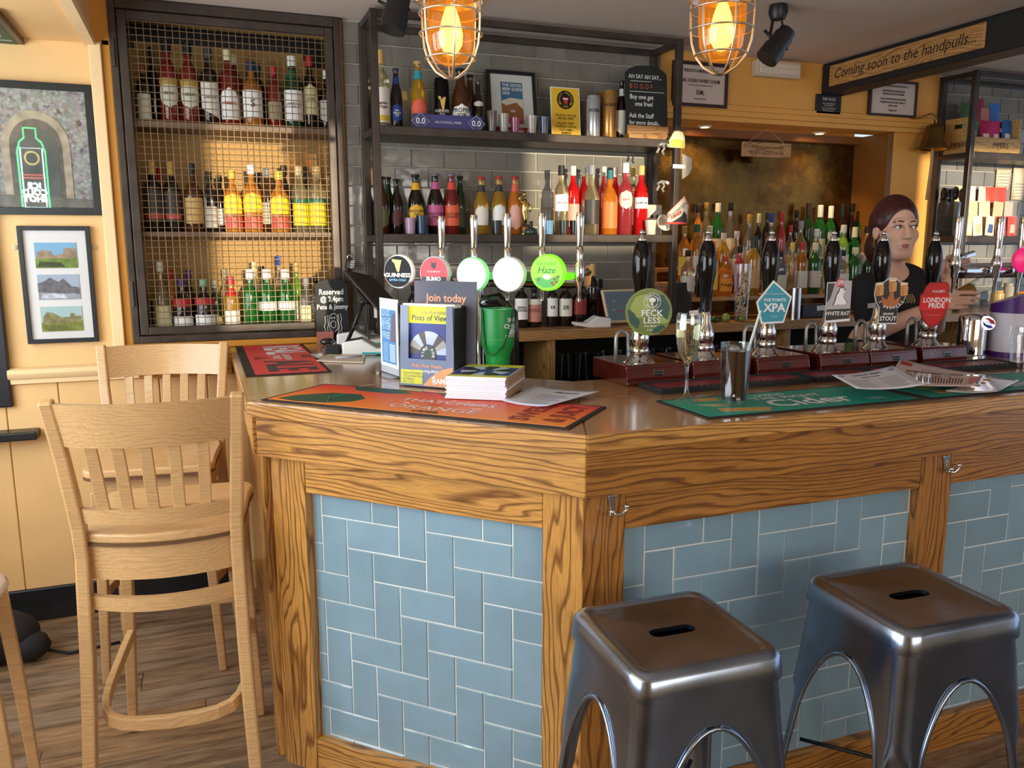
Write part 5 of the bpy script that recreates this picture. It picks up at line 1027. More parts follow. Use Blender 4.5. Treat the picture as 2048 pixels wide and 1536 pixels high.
MB().text('CAMRA', fn_(Wd*.80, Hd*.075, -.0012), .021, bold=.04).build('lettering', WHITE, dp); pl([(Wd*.63, .008), (Wd*.665, .008), (Wd*.67, Hd*.13), (Wd*.64, Hd*.14), (Wd*.615, Hd*.12)], -.0012, -.0007).build('glass_logo', WHITE, dp)
# ---- acrylic leaflet stand, turned to the left
o0 = az(763, 745, ZT); o1 = az(798, 757, ZT); xd = Vector((o1[0]-o0[0], o1[1]-o0[1], 0)).normalized(); yd = Vector((-xd.y, xd.x, 0))
ls = empty('leaflet_stand', 'clear acrylic stand holding a narrow blue leaflet', 'leaflet stand'); ls.matrix_world = frame((o0[0], o0[1], ZT), xd, yd, (0, 0, 1)); bpy.context.view_layer.update()
Wl = (Vector(o1)-Vector(o0)).length; Hl = ax(780, 600, o0[0]+.005)[2]-ZT
Hl = min(max(Hl, .2), .30)
ACR = thin('acrylic', (.95, .97, 1.0), .3)
MB().box(-.004, Wl+.004, -.035, .04, 0, .004).box(-.004, Wl+.004, -.003, -.001, .004, .03).build('foot', ACR, ls)
MB().box(0, Wl, 0, .003, .006, Hl).build('leaflet', WHITE, ls)
MB().box(.10*Wl, .90*Wl, -.0007, 0, Hl*.16, Hl*.86).build('blue_print', mat('leaflet_blue', (.10, .28, .55), .5), ls)
MB().prism([(.60*Wl, Hl*.45), (.88*Wl, Hl*.45), (.88*Wl, Hl*.83), (.7*Wl, Hl*.8)], -.0012, -.0008, fn=lambda a, b, c: (a, c, b)).build('portrait_print', PC('#7a6a72'), ls)
MB().text('PETER\nFREE', fn_(Wl*.36, Hl*.58, -.0014), .030, bold=.02).build('lettering', PC('#b8d8f0'), ls); MB().text('QUIZ\nNIGHT', fn_(Wl*.36, Hl*.76, -.0014), .026, bold=.02).build('lettering', PC('#b8d8f0'), ls)
for q in range(9): MB().box(.18*Wl, .46*Wl, -.0012, -.0007, Hl*(.19+q*.028), Hl*(.20+q*.028)).build('text_line', PC('#a8c8e8'), ls); MB().box(.54*Wl, .84*Wl, -.0012, -.0007, Hl*(.19+q*.026), Hl*(.208+q*.026)).build('text_line', PC('#c4d4ec'), ls)
# ---- stack of magazines
a_ = Vector(az(893, 801, ZT)); b_ = Vector(az(1012, 806, ZT)); xd = (b_-a_).normalized(); yd = Vector((-xd.y, xd.x, 0)); Wm = (b_-a_).length; Hm = .232; nM = 12; th = .0052
for i in range(nM):
    j = random.uniform
    o = tag(MB().box(j(-.004, .002), Wm+j(-.003, .003), j(-.004, .002), Hm, 0, th*.92).build('magazine', mat('page_white', (.80, .80, .86), .6), M=frame(tuple(a_+Vector((0, 0, .0065+i*th))), xd, yd, (0, 0, 1)) @ Matrix.Rotation(j(-.012, .012), 4, 'Z')),
            ['lowest', 'second lowest', 'third lowest', 'fourth lowest', 'fifth lowest', 'sixth lowest', 'sixth from top', 'fifth from top', 'fourth from top', 'third from top', 'second from top', 'topmost'][i]+' magazine in the stack on the corner of the bar', 'magazine', 'stacked beer magazines')
    MB().box(.0, Wm-.001, -.0, Hm-.002, th*.92, th*.97).build('cover', NVY if i == nM-1 else mat('page_edge', (.6, .58, .56), .6), o)
    MB().cbox((Wm+.001, Hm/2, th*.45), (.003, Hm*.98, th*.85)).build('fore_edge', mat('page_tan', (.42, .26, .17), .7), o)
MB().box(0, Wm, .0, .028, th, th+.0006).box(0, Wm, Hm-.05, Hm-.004, th, th+.0006).build('cover_band', YEL, o)
for q in range(10):
    a0_ = 2*PI*q/10; R0, R1 = .028, .085; cx_, cy_ = Wm*.5, Hm*.46
    MB().prism([(cx_+R0*math.cos(a0_), cy_+R0*math.sin(a0_)), (cx_+R1*.85*math.cos(a0_), cy_+R1*math.sin(a0_)), (cx_+R1*.85*math.cos(a0_+.5), cy_+R1*math.sin(a0_+.5)), (cx_+R0*math.cos(a0_+.5), cy_+R0*math.sin(a0_+.5))], th+.0004, th+.0009).build('dial_print', LBL if q % 2 else PC('#2a2624'), o)
# ---- wine list leaf
def sheet(name, lab, pts, m, bend=.01, z0=ZT, cat='menu', n=10, th=.0007):
    """pts: 4 photo corners (near-left, near-right, far-right, far-left) on the counter; gently curled paper"""
    P = [Vector(az(x, y, z0)) for x, y in pts]; rows = []
    for v in range(n+1):
        r = []
        for u in range(n+1):
            a, b = u/n, v/n
            q = P[0]*(1-a)*(1-b)+P[1]*a*(1-b)+P[2]*a*b+P[3]*(1-a)*b
            q.z = z0+.0012+bend*(abs(2*a-1)**2.2)*.9+bend*.3*b*b
            r.append(tuple(q))
        rows.append(r)
    mb = MB().grid(rows); o = mb.build(name, m, smooth=True); tag(o, lab, cat)
    s_ = o.modifiers.new('paper', 'SOLIDIFY'); s_.thickness = th; s_.offset = 1
    def f(a, b, d=.0013):
        q = P[0]*(1-a)*(1-b)+P[1]*a*(1-b)+P[2]*a*b+P[3]*(1-a)*b
        q.z = z0+.0012+bend*(abs(2*a-1)**2.2)*.9+bend*.3*b*b+d; return tuple(q)
    return o, f
def sline(o, f, a0, a1, b0, b1, m, nm='text_line'):
    n = 6; MB().grid([[f(a0+(a1-a0)*k/n, b) for k in range(n+1)] for b in (b0, b1)]).build(nm, m, o)
def stext(o, f, s, a, b, size, m, asp=1.0, **k): MB().text(s, lambda x, y: f(a+x*asp, b+y), size, **k).build('lettering', m, o)
INKG = mat('ink_grey', (.25, .25, .28), .6); INKB = mat('ink_black', (.02, .02, .025), .6)
PINKP = mat('pink_paper', (.66, .50, .47), .55); LILAC = mat('lilac_paper', (.66, .64, .78), .5)
o, f = sheet('wine_list', 'curled printed wine list lying beside the magazine stack', [(1004, 806), (1096, 817), (1200, 788), (1070, 777)], LILAC, .006, z0=ZT+.0048)
stext(o, f, 'WINES WE LOVE', .62, .80, .09, INKB, asp=.55, bold=.03)
for q in range(9): sline(o, f, .30+.05*(q % 2), .88-.08*(q % 3), .12+q*.062, .135+q*.062, INKG)
# ---- green collecting tumbler with a cord
c_ = 3.12; P = Vector(adp(996, 772, c_)); P.z = ZT; ht = adp(996, 612, c_)[2]-ZT; rt = 33/FPX*(P-Vector(_C)).length
GRN = mat('green_plastic', (.008, .24, .045), .38)
tu = empty('charity_tumbler', 'green collecting tumbler with black cord on the bar', 'tumbler', tuple(P))
MB().lathe([(0, 0), (rt*.66, 0), (rt*.68, .004), (rt*.74, ht*.36), (rt*.80, ht*.42), (rt*.97, ht*.50), (rt, ht*.54), (rt*1.0, ht*.955), (rt*.98, ht*.97), (rt*.90, ht*.975), (rt*.88, ht*.93), (0, ht*.93)], 36).build('cup', GRN, tu, smooth=40)
MB().tube([(rt*1.001*math.cos(a), rt*1.001*math.sin(a), ht*.60) for a in [2*PI*k/30 for k in range(30)]], .0006, 4, closed=True).build('seam_line', mat('green_light', (.12, .42, .16), .5), tu)
def cylf(th0, z0, R): return lambda a, b: (R*math.cos(th0+a/R), R*math.sin(th0+a/R), z0+b)
MB().text('SMALL\nCHANGE', cylf(-PI/2+.75, ht*.80, rt+.001), .018, bold=.02).text('BIG', cylf(-PI/2+.75, ht*.70, rt+.001), .026, bold=.04).text('DIFFERENCE', cylf(-PI/2+.75, ht*.64, rt+.001), .012).build('lettering', WHITE, tu)
rc = rt+.003
MB().tube([(rc*math.cos(a), rc*math.sin(a), z) for a, z in ((-2.9, ht*.98), (-2.8, ht*.7), (-2.6, ht*.45), (-2.2, ht*.40), (-1.6, ht*.52), (-1.1, ht*.75), (-.85, ht*.98), (-.8, ht*1.0))], .0016, 6).build('cord', BLACK, tu, smooth=True)
# ---- tablet on its stand, readers, dock
P = Vector(az(690, 700, ZT)); t_ = (P-Vector(_C)).length/ (Vector(_ray(690, 700)).length)
ts = empty('tablet_stand', 'black tablet on a slim pole stand seen from behind', 'tablet stand', tuple(P)); bpy.context.view_layer.update()
kd(MB().lathe([(0, 0), (.045, 0), (.045, .008), (.012, .014), (.010, .02)], 24, tuple(P)).build('foot', BLACK, smooth=40), ts)
J = Vector(at(726, 604, t_*.98)); kd(MB().tube([P+Vector((0, 0, .01)), P+(J-P)*.5, J], .008, 10).build('pole', BLACK, smooth=True), ts); kd(MB().ball(J, .014, 12).build('ball_joint', BLACK, smooth=True), ts)
a_ = Vector(at(701, 553, t_)); b_ = Vector(at(768, 630, t_*.94)); x_ = (b_-a_); L0 = x_.length; x_.normalize(); y_ = Vector((.40, .88, .20)); y_ = (y_-x_*y_.dot(x_)).normalized(); z_ = x_.cross(y_)
tm = MB().box(0, L0, -.07, .07, -.005, .005).build('tablet', mat('tablet_back', (.10, .085, .08), .35, metal=.5), None, M=frame(tuple((a_+b_)/2-x_*L0/2+Vector((.03, 0, .012))), x_, y_, z_), bevel=.004); kd(tm, ts)
kd(MB().cbox((0, 0, 0), (L0*.35, .07, .012)).build('bracket', BLACK, None, M=frame(tuple((J+(a_+b_)/2)/2+Vector((.012, 0, .006))), x_, y_, z_)), ts)
P = Vector(az(712, 691, ZT)); q = card_reader('card_reader', 'white card reader with teal trim behind the tablet pole', TM((P.x+.03, P.y+.01, ZT), rz=-.2) @ Matrix.Scale(1.25, 4), WPL, TEAL)
P = Vector(az(722, 712, ZT)); q = card_reader('card_reader', 'white and teal card reader nearest the tablet stand foot', TM((P.x+.045, P.y+.05, ZT), rz=-.35) @ Matrix.Scale(1.2, 4), WPL, TEAL)
P = Vector(az(668, 712, ZT)); tag(MB().box(-.03, .03, -.025, .025, 0, .038).build('charger_dock', BLACK, M=TM((P.x+.005, P.y+.05, ZT), rz=-.3), bevel=.006), 'small black charging dock beside the card readers', 'dock')
for i_, pts in enumerate(([(665, 690), (690, 672), (705, 686), (690, 700), (675, 692)], [(700, 660), (735, 640), (738, 680), (726, 692)])):
    mb = MB(); Q = [Vector(az(x, y, 1.12 if k_ % 2 else 1.105)) if i_ == 0 else Vector(at(x, y, t_*.985)) for k_, (x, y) in enumerate(pts)]
    tag(mb.tube(Q, .003, 6).build('cable', WPL if i_ == 0 else BLACK, smooth=True), ['white charging cable looped on the bar by the readers', 'thin black cable hanging from the tablet'][i_], 'cable')
P = Vector(az(646, 676, ZT)); P.y = min(P.y, 3.52); tag(MB().ball((0, 0, .016), .03, 16, sc=(1.1, .75, .55)).build('computer_mouse', mat('mouse_black', (.01, .01, .012), .08, coat=1), M=TM((P.x-.02, P.y, ZT)), smooth=True), 'glossy black computer mouse beside the reserved board', 'mouse')
# ---- bill tray with receipts
P0 = [Vector(az(x, y, ZT)) for x, y in ((632, 724), (728, 727), (732, 713), (655, 711))]
tr_ = tag(MB().prism([(p_.x, p_.y) for p_ in P0], ZT, ZT+.006).build('bill_tray', mat('tray_beige', (.62, .52, .42), .5), bevel=.003), 'beige bill tray with a pen and receipts on the bar', 'tray')
m_ = sum(P0, Vector())/4
MB().tube([tuple(m_+Vector((-.03, -.01, .009))), tuple(m_+Vector((.07, .0, .009)))], .004, 8).build('pen', mat('pen_grey', (.45, .47, .55), .3), tr_, smooth=True)
for q in range(3):
    c0 = P0[0].lerp(P0[3], .3)+Vector((-.015+q*.014, .01*q, .014)); MB().add([tuple(c0+Vector((random.uniform(-.02, .02), random.uniform(-.015, .015), random.uniform(-.008, .014)))) for k_ in range(6)], [(0, 1, 2), (1, 3, 2), (2, 3, 4), (3, 5, 4), (0, 4, 5), (0, 2, 4)]).build('receipt', WHITE, tr_)
# ---- reserved chalkboard
Yc = 3.575; A_ = ay(634, 668, Yc); B2 = ay(699, 664, Yc); Wc2 = B2[0]-A_[0]; top = ay(666, 558, Yc)[2]-ZT
cb2 = empty('chalkboard', 'small arched chalkboard reading Reserved 2pm Pete and Jimmy', 'chalkboard', ((A_[0]+B2[0])/2, Yc, ZT))
pts = [(-Wc2/2, 0), (Wc2/2, 0), (Wc2/2, top*.88)]+[(Wc2/2*math.cos(a), top*.88+top*.12*math.sin(a)) for a in [PI*k/12 for k in range(1, 12)]]+[(-Wc2/2, top*.88)]
MB().prism(pts, 0, .008, fn=lambda a, b, c: (a, c, b)).build('slate', SLATE, cb2); MB().box(-Wc2/2-.002, -Wc2*.02, -.02, 0, 0, .055).build('pink_base', PC('#b0685c'), cb2)
for s_, x_, z_, k_ in (('Reserved', -.02, .80, .034), ('@ 2.4pm', -.01, .69, .032), ('Pete & jimmy', 0, .57, .030)): MB().text(s_, lambda a, b, x_=x_, z_=z_: (x_*Wc2+a, -.0008, z_*top+b), k_, bold=.014, sx=.82).build('chalk_writing', CHALK, cb2)
def cdraw(pts): MB().tube([(x*Wc2, -.001, z*top) for x, z in pts], .0011, 5, closed=True).build('chalk_drawing', CHALK, cb2)
cdraw([(-.02, .46), (.06, .47), (.14, .43), (.13, .36), (.17, .30), (.13, .22), (.02, .17), (-.09, .22), (-.12, .30), (-.10, .38), (-.08, .44)])
cdraw([(.01+.08*math.cos(a), .30+.055*math.sin(a)) for a in [2*PI*k/14 for k in range(14)]])
cdraw([(.16, .45), (.24, .46), (.27, .38), (.24, .32), (.27, .24), (.22, .17), (.16, .19), (.19, .26), (.17, .33), (.19, .40)]); cdraw([(-.14, .44), (-.24, .42), (-.22, .34), (-.27, .27), (-.22, .19), (-.16, .18), (-.17, .25), (-.14, .30), (-.16, .37)])
for x in (-.03, .05): MB().ball((x*Wc2, -.001, .40*top), .0035, 8).build('chalk_dot', CHALK, cb2)
# ================================================================== drinks
def glass_mat(name, col=(1, 1, 1), ior=1.45, rough=0.0): return mat(name, col, rough, trans=1.0, ior=ior)
CLR = thin('drink_glass', (.96, .97, .97), .5)
P = az(1372, 806, ZT); Yf = P[1]; t_ = Yf/_ray(1372, 720)[1]; k = t_/FPX
def zf(y): return ay(1372, y, Yf)[2]
fl = empty('champagne_flute', 'flute of sparkling wine standing on the teal mat', 'glass', (P[0], P[1], ZT+.003))
Z0 = ZT+.003
bowl = [(3.5, 738), (7, 726), (13, 716), (20, 700), (24, 676), (25, 655), (24, 632), (22.5, 626)]
outer = [(0, 805), (27, 805), (27, 803), (12, 796), (6, 786), (4, 770), (3.5, 750)]+bowl
MB().lathe([(r*k, max(0, zf(y)-Z0)) for r, y in outer]+[(21.8*k, zf(626)-Z0), (23.4*k, zf(640)-Z0), (24.2*k, zf(655)-Z0), (23.2*k, zf(676)-Z0), (19.2*k, zf(700)-Z0), (12*k, zf(716)-Z0), (5*k, zf(727)-Z0), (0, zf(730)-Z0)], 32, cap=False).build('glass', CLR, fl, smooth=60)
MB().lathe([(0, zf(729)-Z0), (5*k, zf(726)-Z0), (11.5*k, zf(715.5)-Z0), (18.8*k, zf(700)-Z0), (22.8*k, zf(676)-Z0), (23.8*k, zf(655)-Z0), (23.4*k, zf(645)-Z0), (0, zf(645)-Z0)], 32).build('wine', mat('sparkling_wine', (.86, .82, .62), .0, trans=1.0, ior=1.33), fl, smooth=60)
MB().lathe([(23.3*k, zf(645)-Z0), (23.2*k, zf(641)-Z0), (20.5*k, zf(640)-Z0), (20*k, zf(643)-Z0)], 32, cap=False).build('foam_ring', mat('foam', (.82, .82, .78), .6), fl, smooth=True)
for q in range(46):
    a = random.uniform(0, 2*PI); rr_ = random.uniform(.3, .95)*19*k; MB().ball((rr_*math.cos(a), rr_*math.sin(a), random.uniform(zf(706), zf(650))-Z0), random.uniform(.0006, .0012), 6).build('bubble', mat('bubble', (.9, .9, .85), .1), fl) if q < 24 else None
P = az(1467, 812, ZT); Yf2 = P[1]; k = Yf2/_ray(1467, 750)[1]/FPX
def zg(y): return ay(1467, y, Yf2)[2]
co = empty('cola_glass', 'tall glass of cola with a paper straw', 'glass', (P[0], P[1], ZT+.003)); H0 = zg(686)-ZT-.003
r0, r1 = 27*k, 30*k
MB().lathe([(0, 0), (r0, 0), (r0*1.0, .006), (r1, H0), (r1-.0022, H0), (r0-.0022, .016), (0, .014)], 36, cap=False).build('glass', CLR, co, smooth=50)
MB().lathe([(0, .0145), (r0-.0028, .0165), (r0+(r1-r0)*.86-.0028, H0*.88), (0, H0*.88)], 32).build('cola', mat('cola', (.010, .003, .002), .25, spec=.15), co, smooth=50)
for q in range(3): MB().cbox((random.uniform(-.01, .01), random.uniform(-.01, .01), H0*.90), (.018, .016, .014), R=Matrix.Rotation(q*1.1, 3, 'Y') @ Matrix.Rotation(q, 3, 'Z')).build('ice_cube', mat('ice', (.9, .93, .95), .1, trans=.9, ior=1.31), co, bevel=.003)
S1 = Vector(ay(1521, 622, Yf2+.01)); S0 = Vector((P[0]-.020, P[1]-.0255, ZT+.03)); B0 = Vector((P[0], P[1], ZT+.003))
MB().tube([S0-B0, S1-B0], .0034, 10).build('straw', mat('straw_paper', (.62, .70, .72), .5), co, smooth=40)
# ================================================================== menus on the right
o, f = sheet('menu_sheet', 'orange topped paper menu under the other menus on the teal mat', [(1770, 772), (1930, 775), (1950, 752), (1800, 722)], PINKP, .006, z0=1.1175)
MB().grid([[f(a, b) for a in (.04, .10, .16, .2)] for b in (.78, .86, .92)]).build('orange_print', PC('#b8402a'), o)
for q in range(7): sline(o, f, .35, .8, .2+q*.09, .215+q*.09, INKG)
o, f = sheet('menu_sheet', 'laminated menu with gold stripes at the right end of the stack', [(1890, 786), (1995, 787), (2040, 764), (1960, 752)], mat('laminate', (.62, .52, .50), .12, coat=1), .005, z0=1.106)
for q in range(4): sline(o, f, .18, .42, .2+q*.18, .27+q*.18, PC('#c8a040'), 'gold_stripe')
o, f = sheet('menu_sheet', 'glossy menu with upside-down lines of dark print in the stack', [(1815, 772), (1958, 775), (1972, 755), (1812, 745)], mat('laminate2', (.58, .47, .45), .10, coat=1), .006, z0=1.127)
for q in range(16): sline(o, f, .15+q*.038, .165+q*.038, .22, .22+.5*random.uniform(.6, 1), INKB)
sline(o, f, .82, .93, .25, .75, PC('#c86a6a'), 'pink_print')
o, f = sheet('menu_sheet', 'white Sunday menu sheet lying on top of the other menus', [(1712, 783), (1850, 775), (1785, 738), (1662, 757)], mat('menu_white', (.74, .73, .80), .5), .008, z0=1.136)
stext(o, f, 'SUNDAY MENU', .50, .84, .085, INKB, asp=.75, bold=.03); stext(o, f, 'SMALL PLATES', .5, .70, .06, INKB, asp=.75, bold=.03)
for q in range(8):
    for c0 in (.10, .55): sline(o, f, c0, c0+.26+.08*random.random(), .58-q*.065, .57-q*.065, INKG); sline(o, f, c0+.36, c0+.39, .58-q*.065, .57-q*.065, INKG)
MB().grid([[f(.10+.05*math.cos(a)*s_, .86+.045*math.sin(a)*s_) for a in [2*PI*k_/16 for k_ in range(17)]] for s_ in (0, 1)]).build('blue_badge', PC('#6a9ad0'), o); MB().grid([[f(.90+.06*math.cos(a)*s_, .86+.04*math.sin(a)*s_) for a in [2*PI*k_/16 for k_ in range(17)]] for s_ in (0, 1)]).build('blue_badge', PC('#7a98b8'), o)
# ================================================================== right-hand dispensers and glass
P = az(1940, 712, ZT); k = P[1]/_ray(1940, 700)[1]/FPX; h = ay(1940, 627, P[1])[2]-ZT
pd = empty('soda_dispenser', 'chrome cola dispenser tower with a lit oval badge', 'dispenser', (P[0], P[1], ZT))
MB().lathe([(0, 0), (30*k, 0), (30*k, .006), (26*k, .010), (26*k, h*.86), (24*k, h*.95), (18*k, h), (0, h*1.01)], 32).build('tower', CHROME, pd, smooth=50)
bd = MB().lathe([(0, .010), (.026, .008), (.030, 0)], 28).build('oval_badge', mat('lit_badge', (.95, .95, 1), .3, emit=(.95, .97, 1), es=1.2), pd, smooth=60); bd.matrix_local = TM((.012, -26*k-.001, h*.80), rz=-.35) @ Matrix.Rotation(PI/2, 4, 'X') @ Matrix.Rotation(-.5, 4, 'Z') @ Matrix.Diagonal((1.05, .82, 1, 1))
MB().prism([(-.024, .006), (-.012, .020), (.010, .021), (.024, .008), (.006, .004), (-.010, .010)], .0095, .0105).build('red_wave', PC('#c83a3a'), bd); MB().prism([(-.024, -.006), (-.006, -.010), (.010, -.004), (.024, -.008), (.010, -.021), (-.012, -.020)], .0095, .0105).build('blue_wave', PC('#2a50b8'), bd)
MB().text('PEPSI', lambda a, b: (a, b, .0112), .012, bold=.03).build('lettering', PC('#2a50b8'), bd)
P = az(2030, 712, ZT); k = P[1]/_ray(2030, 690)[1]/FPX; h = ay(2030, 580, P[1])[2]-ZT; R0 = 42*k
pu = empty('ice_bucket_dispenser', 'white and purple cylindrical drinks dispenser at the right edge', 'dispenser', (P[0], P[1]+.02, ZT))
PUR = mat('purple_plastic', (.07, .012, .16), .35)
MB().lathe([(0, 0), (R0*1.03, 0), (R0*1.03, h*.07), (R0, h*.075)], 40).build('foot_band', PUR, pu, smooth=40); MB().lathe([(R0, h*.075), (R0, h*.66)], 40, cap=False).build('white_drum', mat('white_drum', (.62, .60, .68), .35), pu, smooth=True)
n = 40; rows = []
for lv in (0, 1): rows.append([(R0*1.02*math.cos(2*PI*q/n), R0*1.02*math.sin(2*PI*q/n), h*.66 if lv == 0 else h*(.90+.12*math.cos(2*PI*q/n+.9))) for q in range(n+1)])
MB().grid(rows).build('purple_collar', PUR, pu, smooth=True); MB().add([rows[1][q] for q in range(n)], [tuple(range(n))]).build('grey_lid', mat('lid_grey', (.22, .22, .24), .4), pu)
MB().tube([(R0*1.005*math.cos(a), R0*1.005*math.sin(a), z) for a, z in ((-1.9, h*.14), (-2.0, h*.35), (-1.8, h*.55), (-1.6, h*.62))], .006, 8).build('pink_swirl', PC('#c8a0c0'), pu, smooth=True)
P = az(2042, 735, ZT); k = P[1]/_ray(2042, 700)[1]/FPX; h = ay(2042, 655, P[1])[2]-ZT
hg = empty('beer_glass', 'empty half pint glass at the right edge of the bar', 'glass', (P[0], P[1], ZT+.003))
MB().lathe([(0, 0), (20*k, 0), (21*k, h*.1), (22*k, h*.5), (26*k, h*.68), (24*k, h), (23*k, h), (25*k, h*.68), (21*k, h*.5), (19.5*k, h*.12), (0, h*.10)], 28, cap=False).build('glass', CLR, hg, smooth=60)
# ---- chrome tap font on the right
YF = 2.33
rf = empty('beer_font', 'chrome tap font above the right end of the bar', 'beer font', tuple(ay(2060, 560, YF)[:2])+(1.1,)); bpy.context.view_layer.update()
def rtap(px, top, z0y, z1y):
    Q = ay(px, 500, YF); X = Q[0]; k = Q[1]/_ray(px, 500)[1]/FPX
    Zp = lambda y: ay(px, y, YF)[2]
    kd(MB().lathe([(0, Zp(498)), (6*k, Zp(498)), (6.5*k, Zp(490)), (7*k, Zp(480)), (8*k, Zp(440)), (7*k, Zp(434)), (0, Zp(433))], 16, (X, YF, 0)).build('tap_handle', CHROME, smooth=50), rf)
    kd(MB().lathe([(3*k, Zp(586)), (4*k, Zp(560)), (7*k, Zp(552)), (7*k, Zp(540)), (10*k, Zp(534)), (10.5*k, Zp(524)), (8*k, Zp(516)), (7*k, Zp(510)), (7*k, Zp(498))], 16, (X, YF, 0)).build('tap_body', CHROME, smooth=50), rf)
    return X, Zp(545)
X1, zb = rtap(1913, 434, 0, 0); X2, _ = rtap(1996, 434, 0, 0); X3, _ = rtap(2042, 434, 0, 0)
kd(MB().tube([(X1, YF, zb), (X1+.05, YF+.03, zb+.002), (X1+.10, YF+.045, zb)], .009, 12).build('tap_arm', CHROME, smooth=True), rf)
kd(MB().tube([(X1+.09, YF+.05, zb+.004), (X3+.25, YF+.05, zb+.004)], .03, 18).build('cross_bar', CHROME, smooth=40), rf); kd(MB().lathe([(.05, 0), (.05, .012), (.03, .03), (.03, zb-1.1)], 24, (X3+.16, YF+.05, 1.1)).build('column', CHROME, smooth=40), rf)
kd(MB().tube([(X1+.03, YF+.05, zb+.045), (X1+.16, YF+.06, zb+.07)], [.009, .012], 10).build('lever', CHROME, smooth=True), rf)
Q = ay(2052, 520, YF-.03); lo = MB().lathe([(0, -.01), (.05, -.01), (.05, .004), (.044, .008), (0, .008)], 32).build('round_badge', mat('lens_pink', (.75, .02, .16), .3, emit=(.8, .02, .18), es=.5), None, M=TM(tuple(Q), rz=-.4, rx=PI/2), smooth=50); kd(lo, rf)
# ================================================================== pictures on the cream wall
def STONEM():
    m, t, b = _nt('flint_photo_print'); L = t.links.new
    tc = N(t, 'ShaderNodeTexCoord'); vo = N(t, 'ShaderNodeTexVoronoi'); vo.inputs['Scale'].default_value = 75; L(tc.outputs['Object'], vo.inputs['Vector'])
    rp = N(t, 'ShaderNodeValToRGB'); e = rp.color_ramp.elements; e[0].color = (.27, .22, .21, 1); e[1].position = .55; e[1].color = (.03, .026, .03, 1); L(vo.outputs['Distance'], rp.inputs[0])
    mx = N(t, 'ShaderNodeMix', data_type='RGBA'); mx.inputs[0].default_value = .35; L(rp.outputs[0], mx.inputs[6]); L(vo.outputs['Color'], mx.inputs[7]); 
    hs = N(t, 'ShaderNodeHueSaturation'); hs.inputs['Saturation'].default_value = .22; L(mx.outputs[2], hs.inputs['Color']); L(hs.outputs[0], b.inputs['Base Color']); b.inputs['Roughness'].default_value = .5
    return m
PANE = thin('picture_glass', (.97, .97, .97), .0)
def wall_frame(tl, tr, br, bl, label, Y=YW-.012, fw=.022, mcol=WHITE, x0=None, rz=0):
    a = ay(*tl, Y); b = ay(*tr, Y); c = ay(*br, Y); d = ay(*bl, Y)
    X0 = x0 if x0 is not None else (a[0]+d[0])/2; X1 = (b[0]+c[0])/2; Z1 = (a[2]+b[2])/2; Z0 = (c[2]+d[2])/2
    W_, H_ = X1-X0, Z1-Z0
    t = framed('picture_frame', label, W_, H_, TM(((X0+X1)/2, Y-.014, Z0)), BLACKP, fw, mcol, dep=.024)
    return t, W_, H_
yP = .024*.45-.001
p1, W1, H1 = wall_frame((0, 163), (180, 168), (207, 428), (0, 432), 'black framed photo of a stone archway on the cream wall', fw=.027, mcol=STONEM(), x0=-.722)
def pp(t, nm, poly, m, d=0.0): return MB().prism(poly, yP-d-.0008, yP-d, fn=lambda a, b, c: (a, c, b)).build(nm, m, t)
arch = lambda cx, w, z0, z1, n=12: [(cx-w, z0), (cx+w, z0)]+[(cx+w*math.cos(PI*k/n), z1+w*1.15*math.sin(PI*k/n)) for k in range(n+1)]
pp(p1, 'arch_print', arch(-.02, .115, .045, H1*.52), mat('print_stone', (.42, .36, .27), .5, var=.25, vscale=30), .001); pp(p1, 'inner_arch_print', arch(-.02, .088, .045, H1*.52), mat('print_stone_dark', (.13, .12, .11), .5, var=.3, vscale=30), .002); pp(p1, 'door_print', arch(-.015, .070, .045, H1*.50), mat('print_door', (.10, .115, .11), .5, var=.35, vscale=9), .003)
pp(p1, 'paving_print', [(-W1/2+.03, .03), (W1/2-.03, .03), (W1/2-.03, .06), (-W1/2+.03, .075)], mat('print_paving', (.16, .16, .14), .5, var=.3, vscale=20), .004)
MB().box(-W1/2+.027, W1/2-.027, .002, .003, .027, H1-.027).build('glass_pane', PANE, p1)
p2, W2, H2 = wall_frame((35, 452), (180, 452), (198, 683), (55, 687), 'narrow black frame with three old postcards on the cream wall', fw=.017)
for i, (z0, z1, sky, mid, low) in enumerate(((.645, .86, '#7fb4d8', '#a08a70', '#6f8a3a'), (.375, .59, '#a8b8cc', '#6a6a70', '#9aa0ac'), (.10, .315, '#a8c8c8', '#8a8458', '#7d8a3c'))):
    a, b = -W2*.29, W2*.29; y0, y1 = z0*H2, z1*H2; h_ = y1-y0
    pc = pp(p2, 'postcard', [(a, y0), (b, y0), (b, y1), (a, y1)], PC(sky), .0006)
    def q(nm, pts, col, d): pp(p2, nm, [(a+(b-a)*u, y0+h_*v) for u, v in pts], mat('pcd_'+col[1:], col, .5, var=.35, vscale=60), d)
    q('ground_print', [(0, 0), (1, 0), (1, .42), (0, .38)], low, .0012)
    q('building_print', [[(.03, .36), (.98, .38), (.98, .78), (.86, .80), (.70, .76), (.66, .55), (.42, .50), (.38, .66), (.20, .72), (.05, .62)], [(.0, .30), (1, .22), (.98, .48), (.8, .52), (.62, .84), (.5, .70), (.3, .88), (.14, .72), (0, .66)], [(.04, .30), (.97, .34), (.97, .62), (.84, .60), (.80, .72), (.72, .72), (.70, .58), (.5, .56), (.3, .74), (.16, .80), (.06, .6)]][i], mid, .0018)
    q('hedge_print', [(0.05, .06), (.7, .04), (.6, .22), (.1, .26)], ['#3f4a24', '#c8ccd4', '#6a6a30'][i], .0022)
MB().box(-W2/2+.017, W2/2-.017, .002, .003, .017, H2-.017).build('glass_pane', PANE, p2)
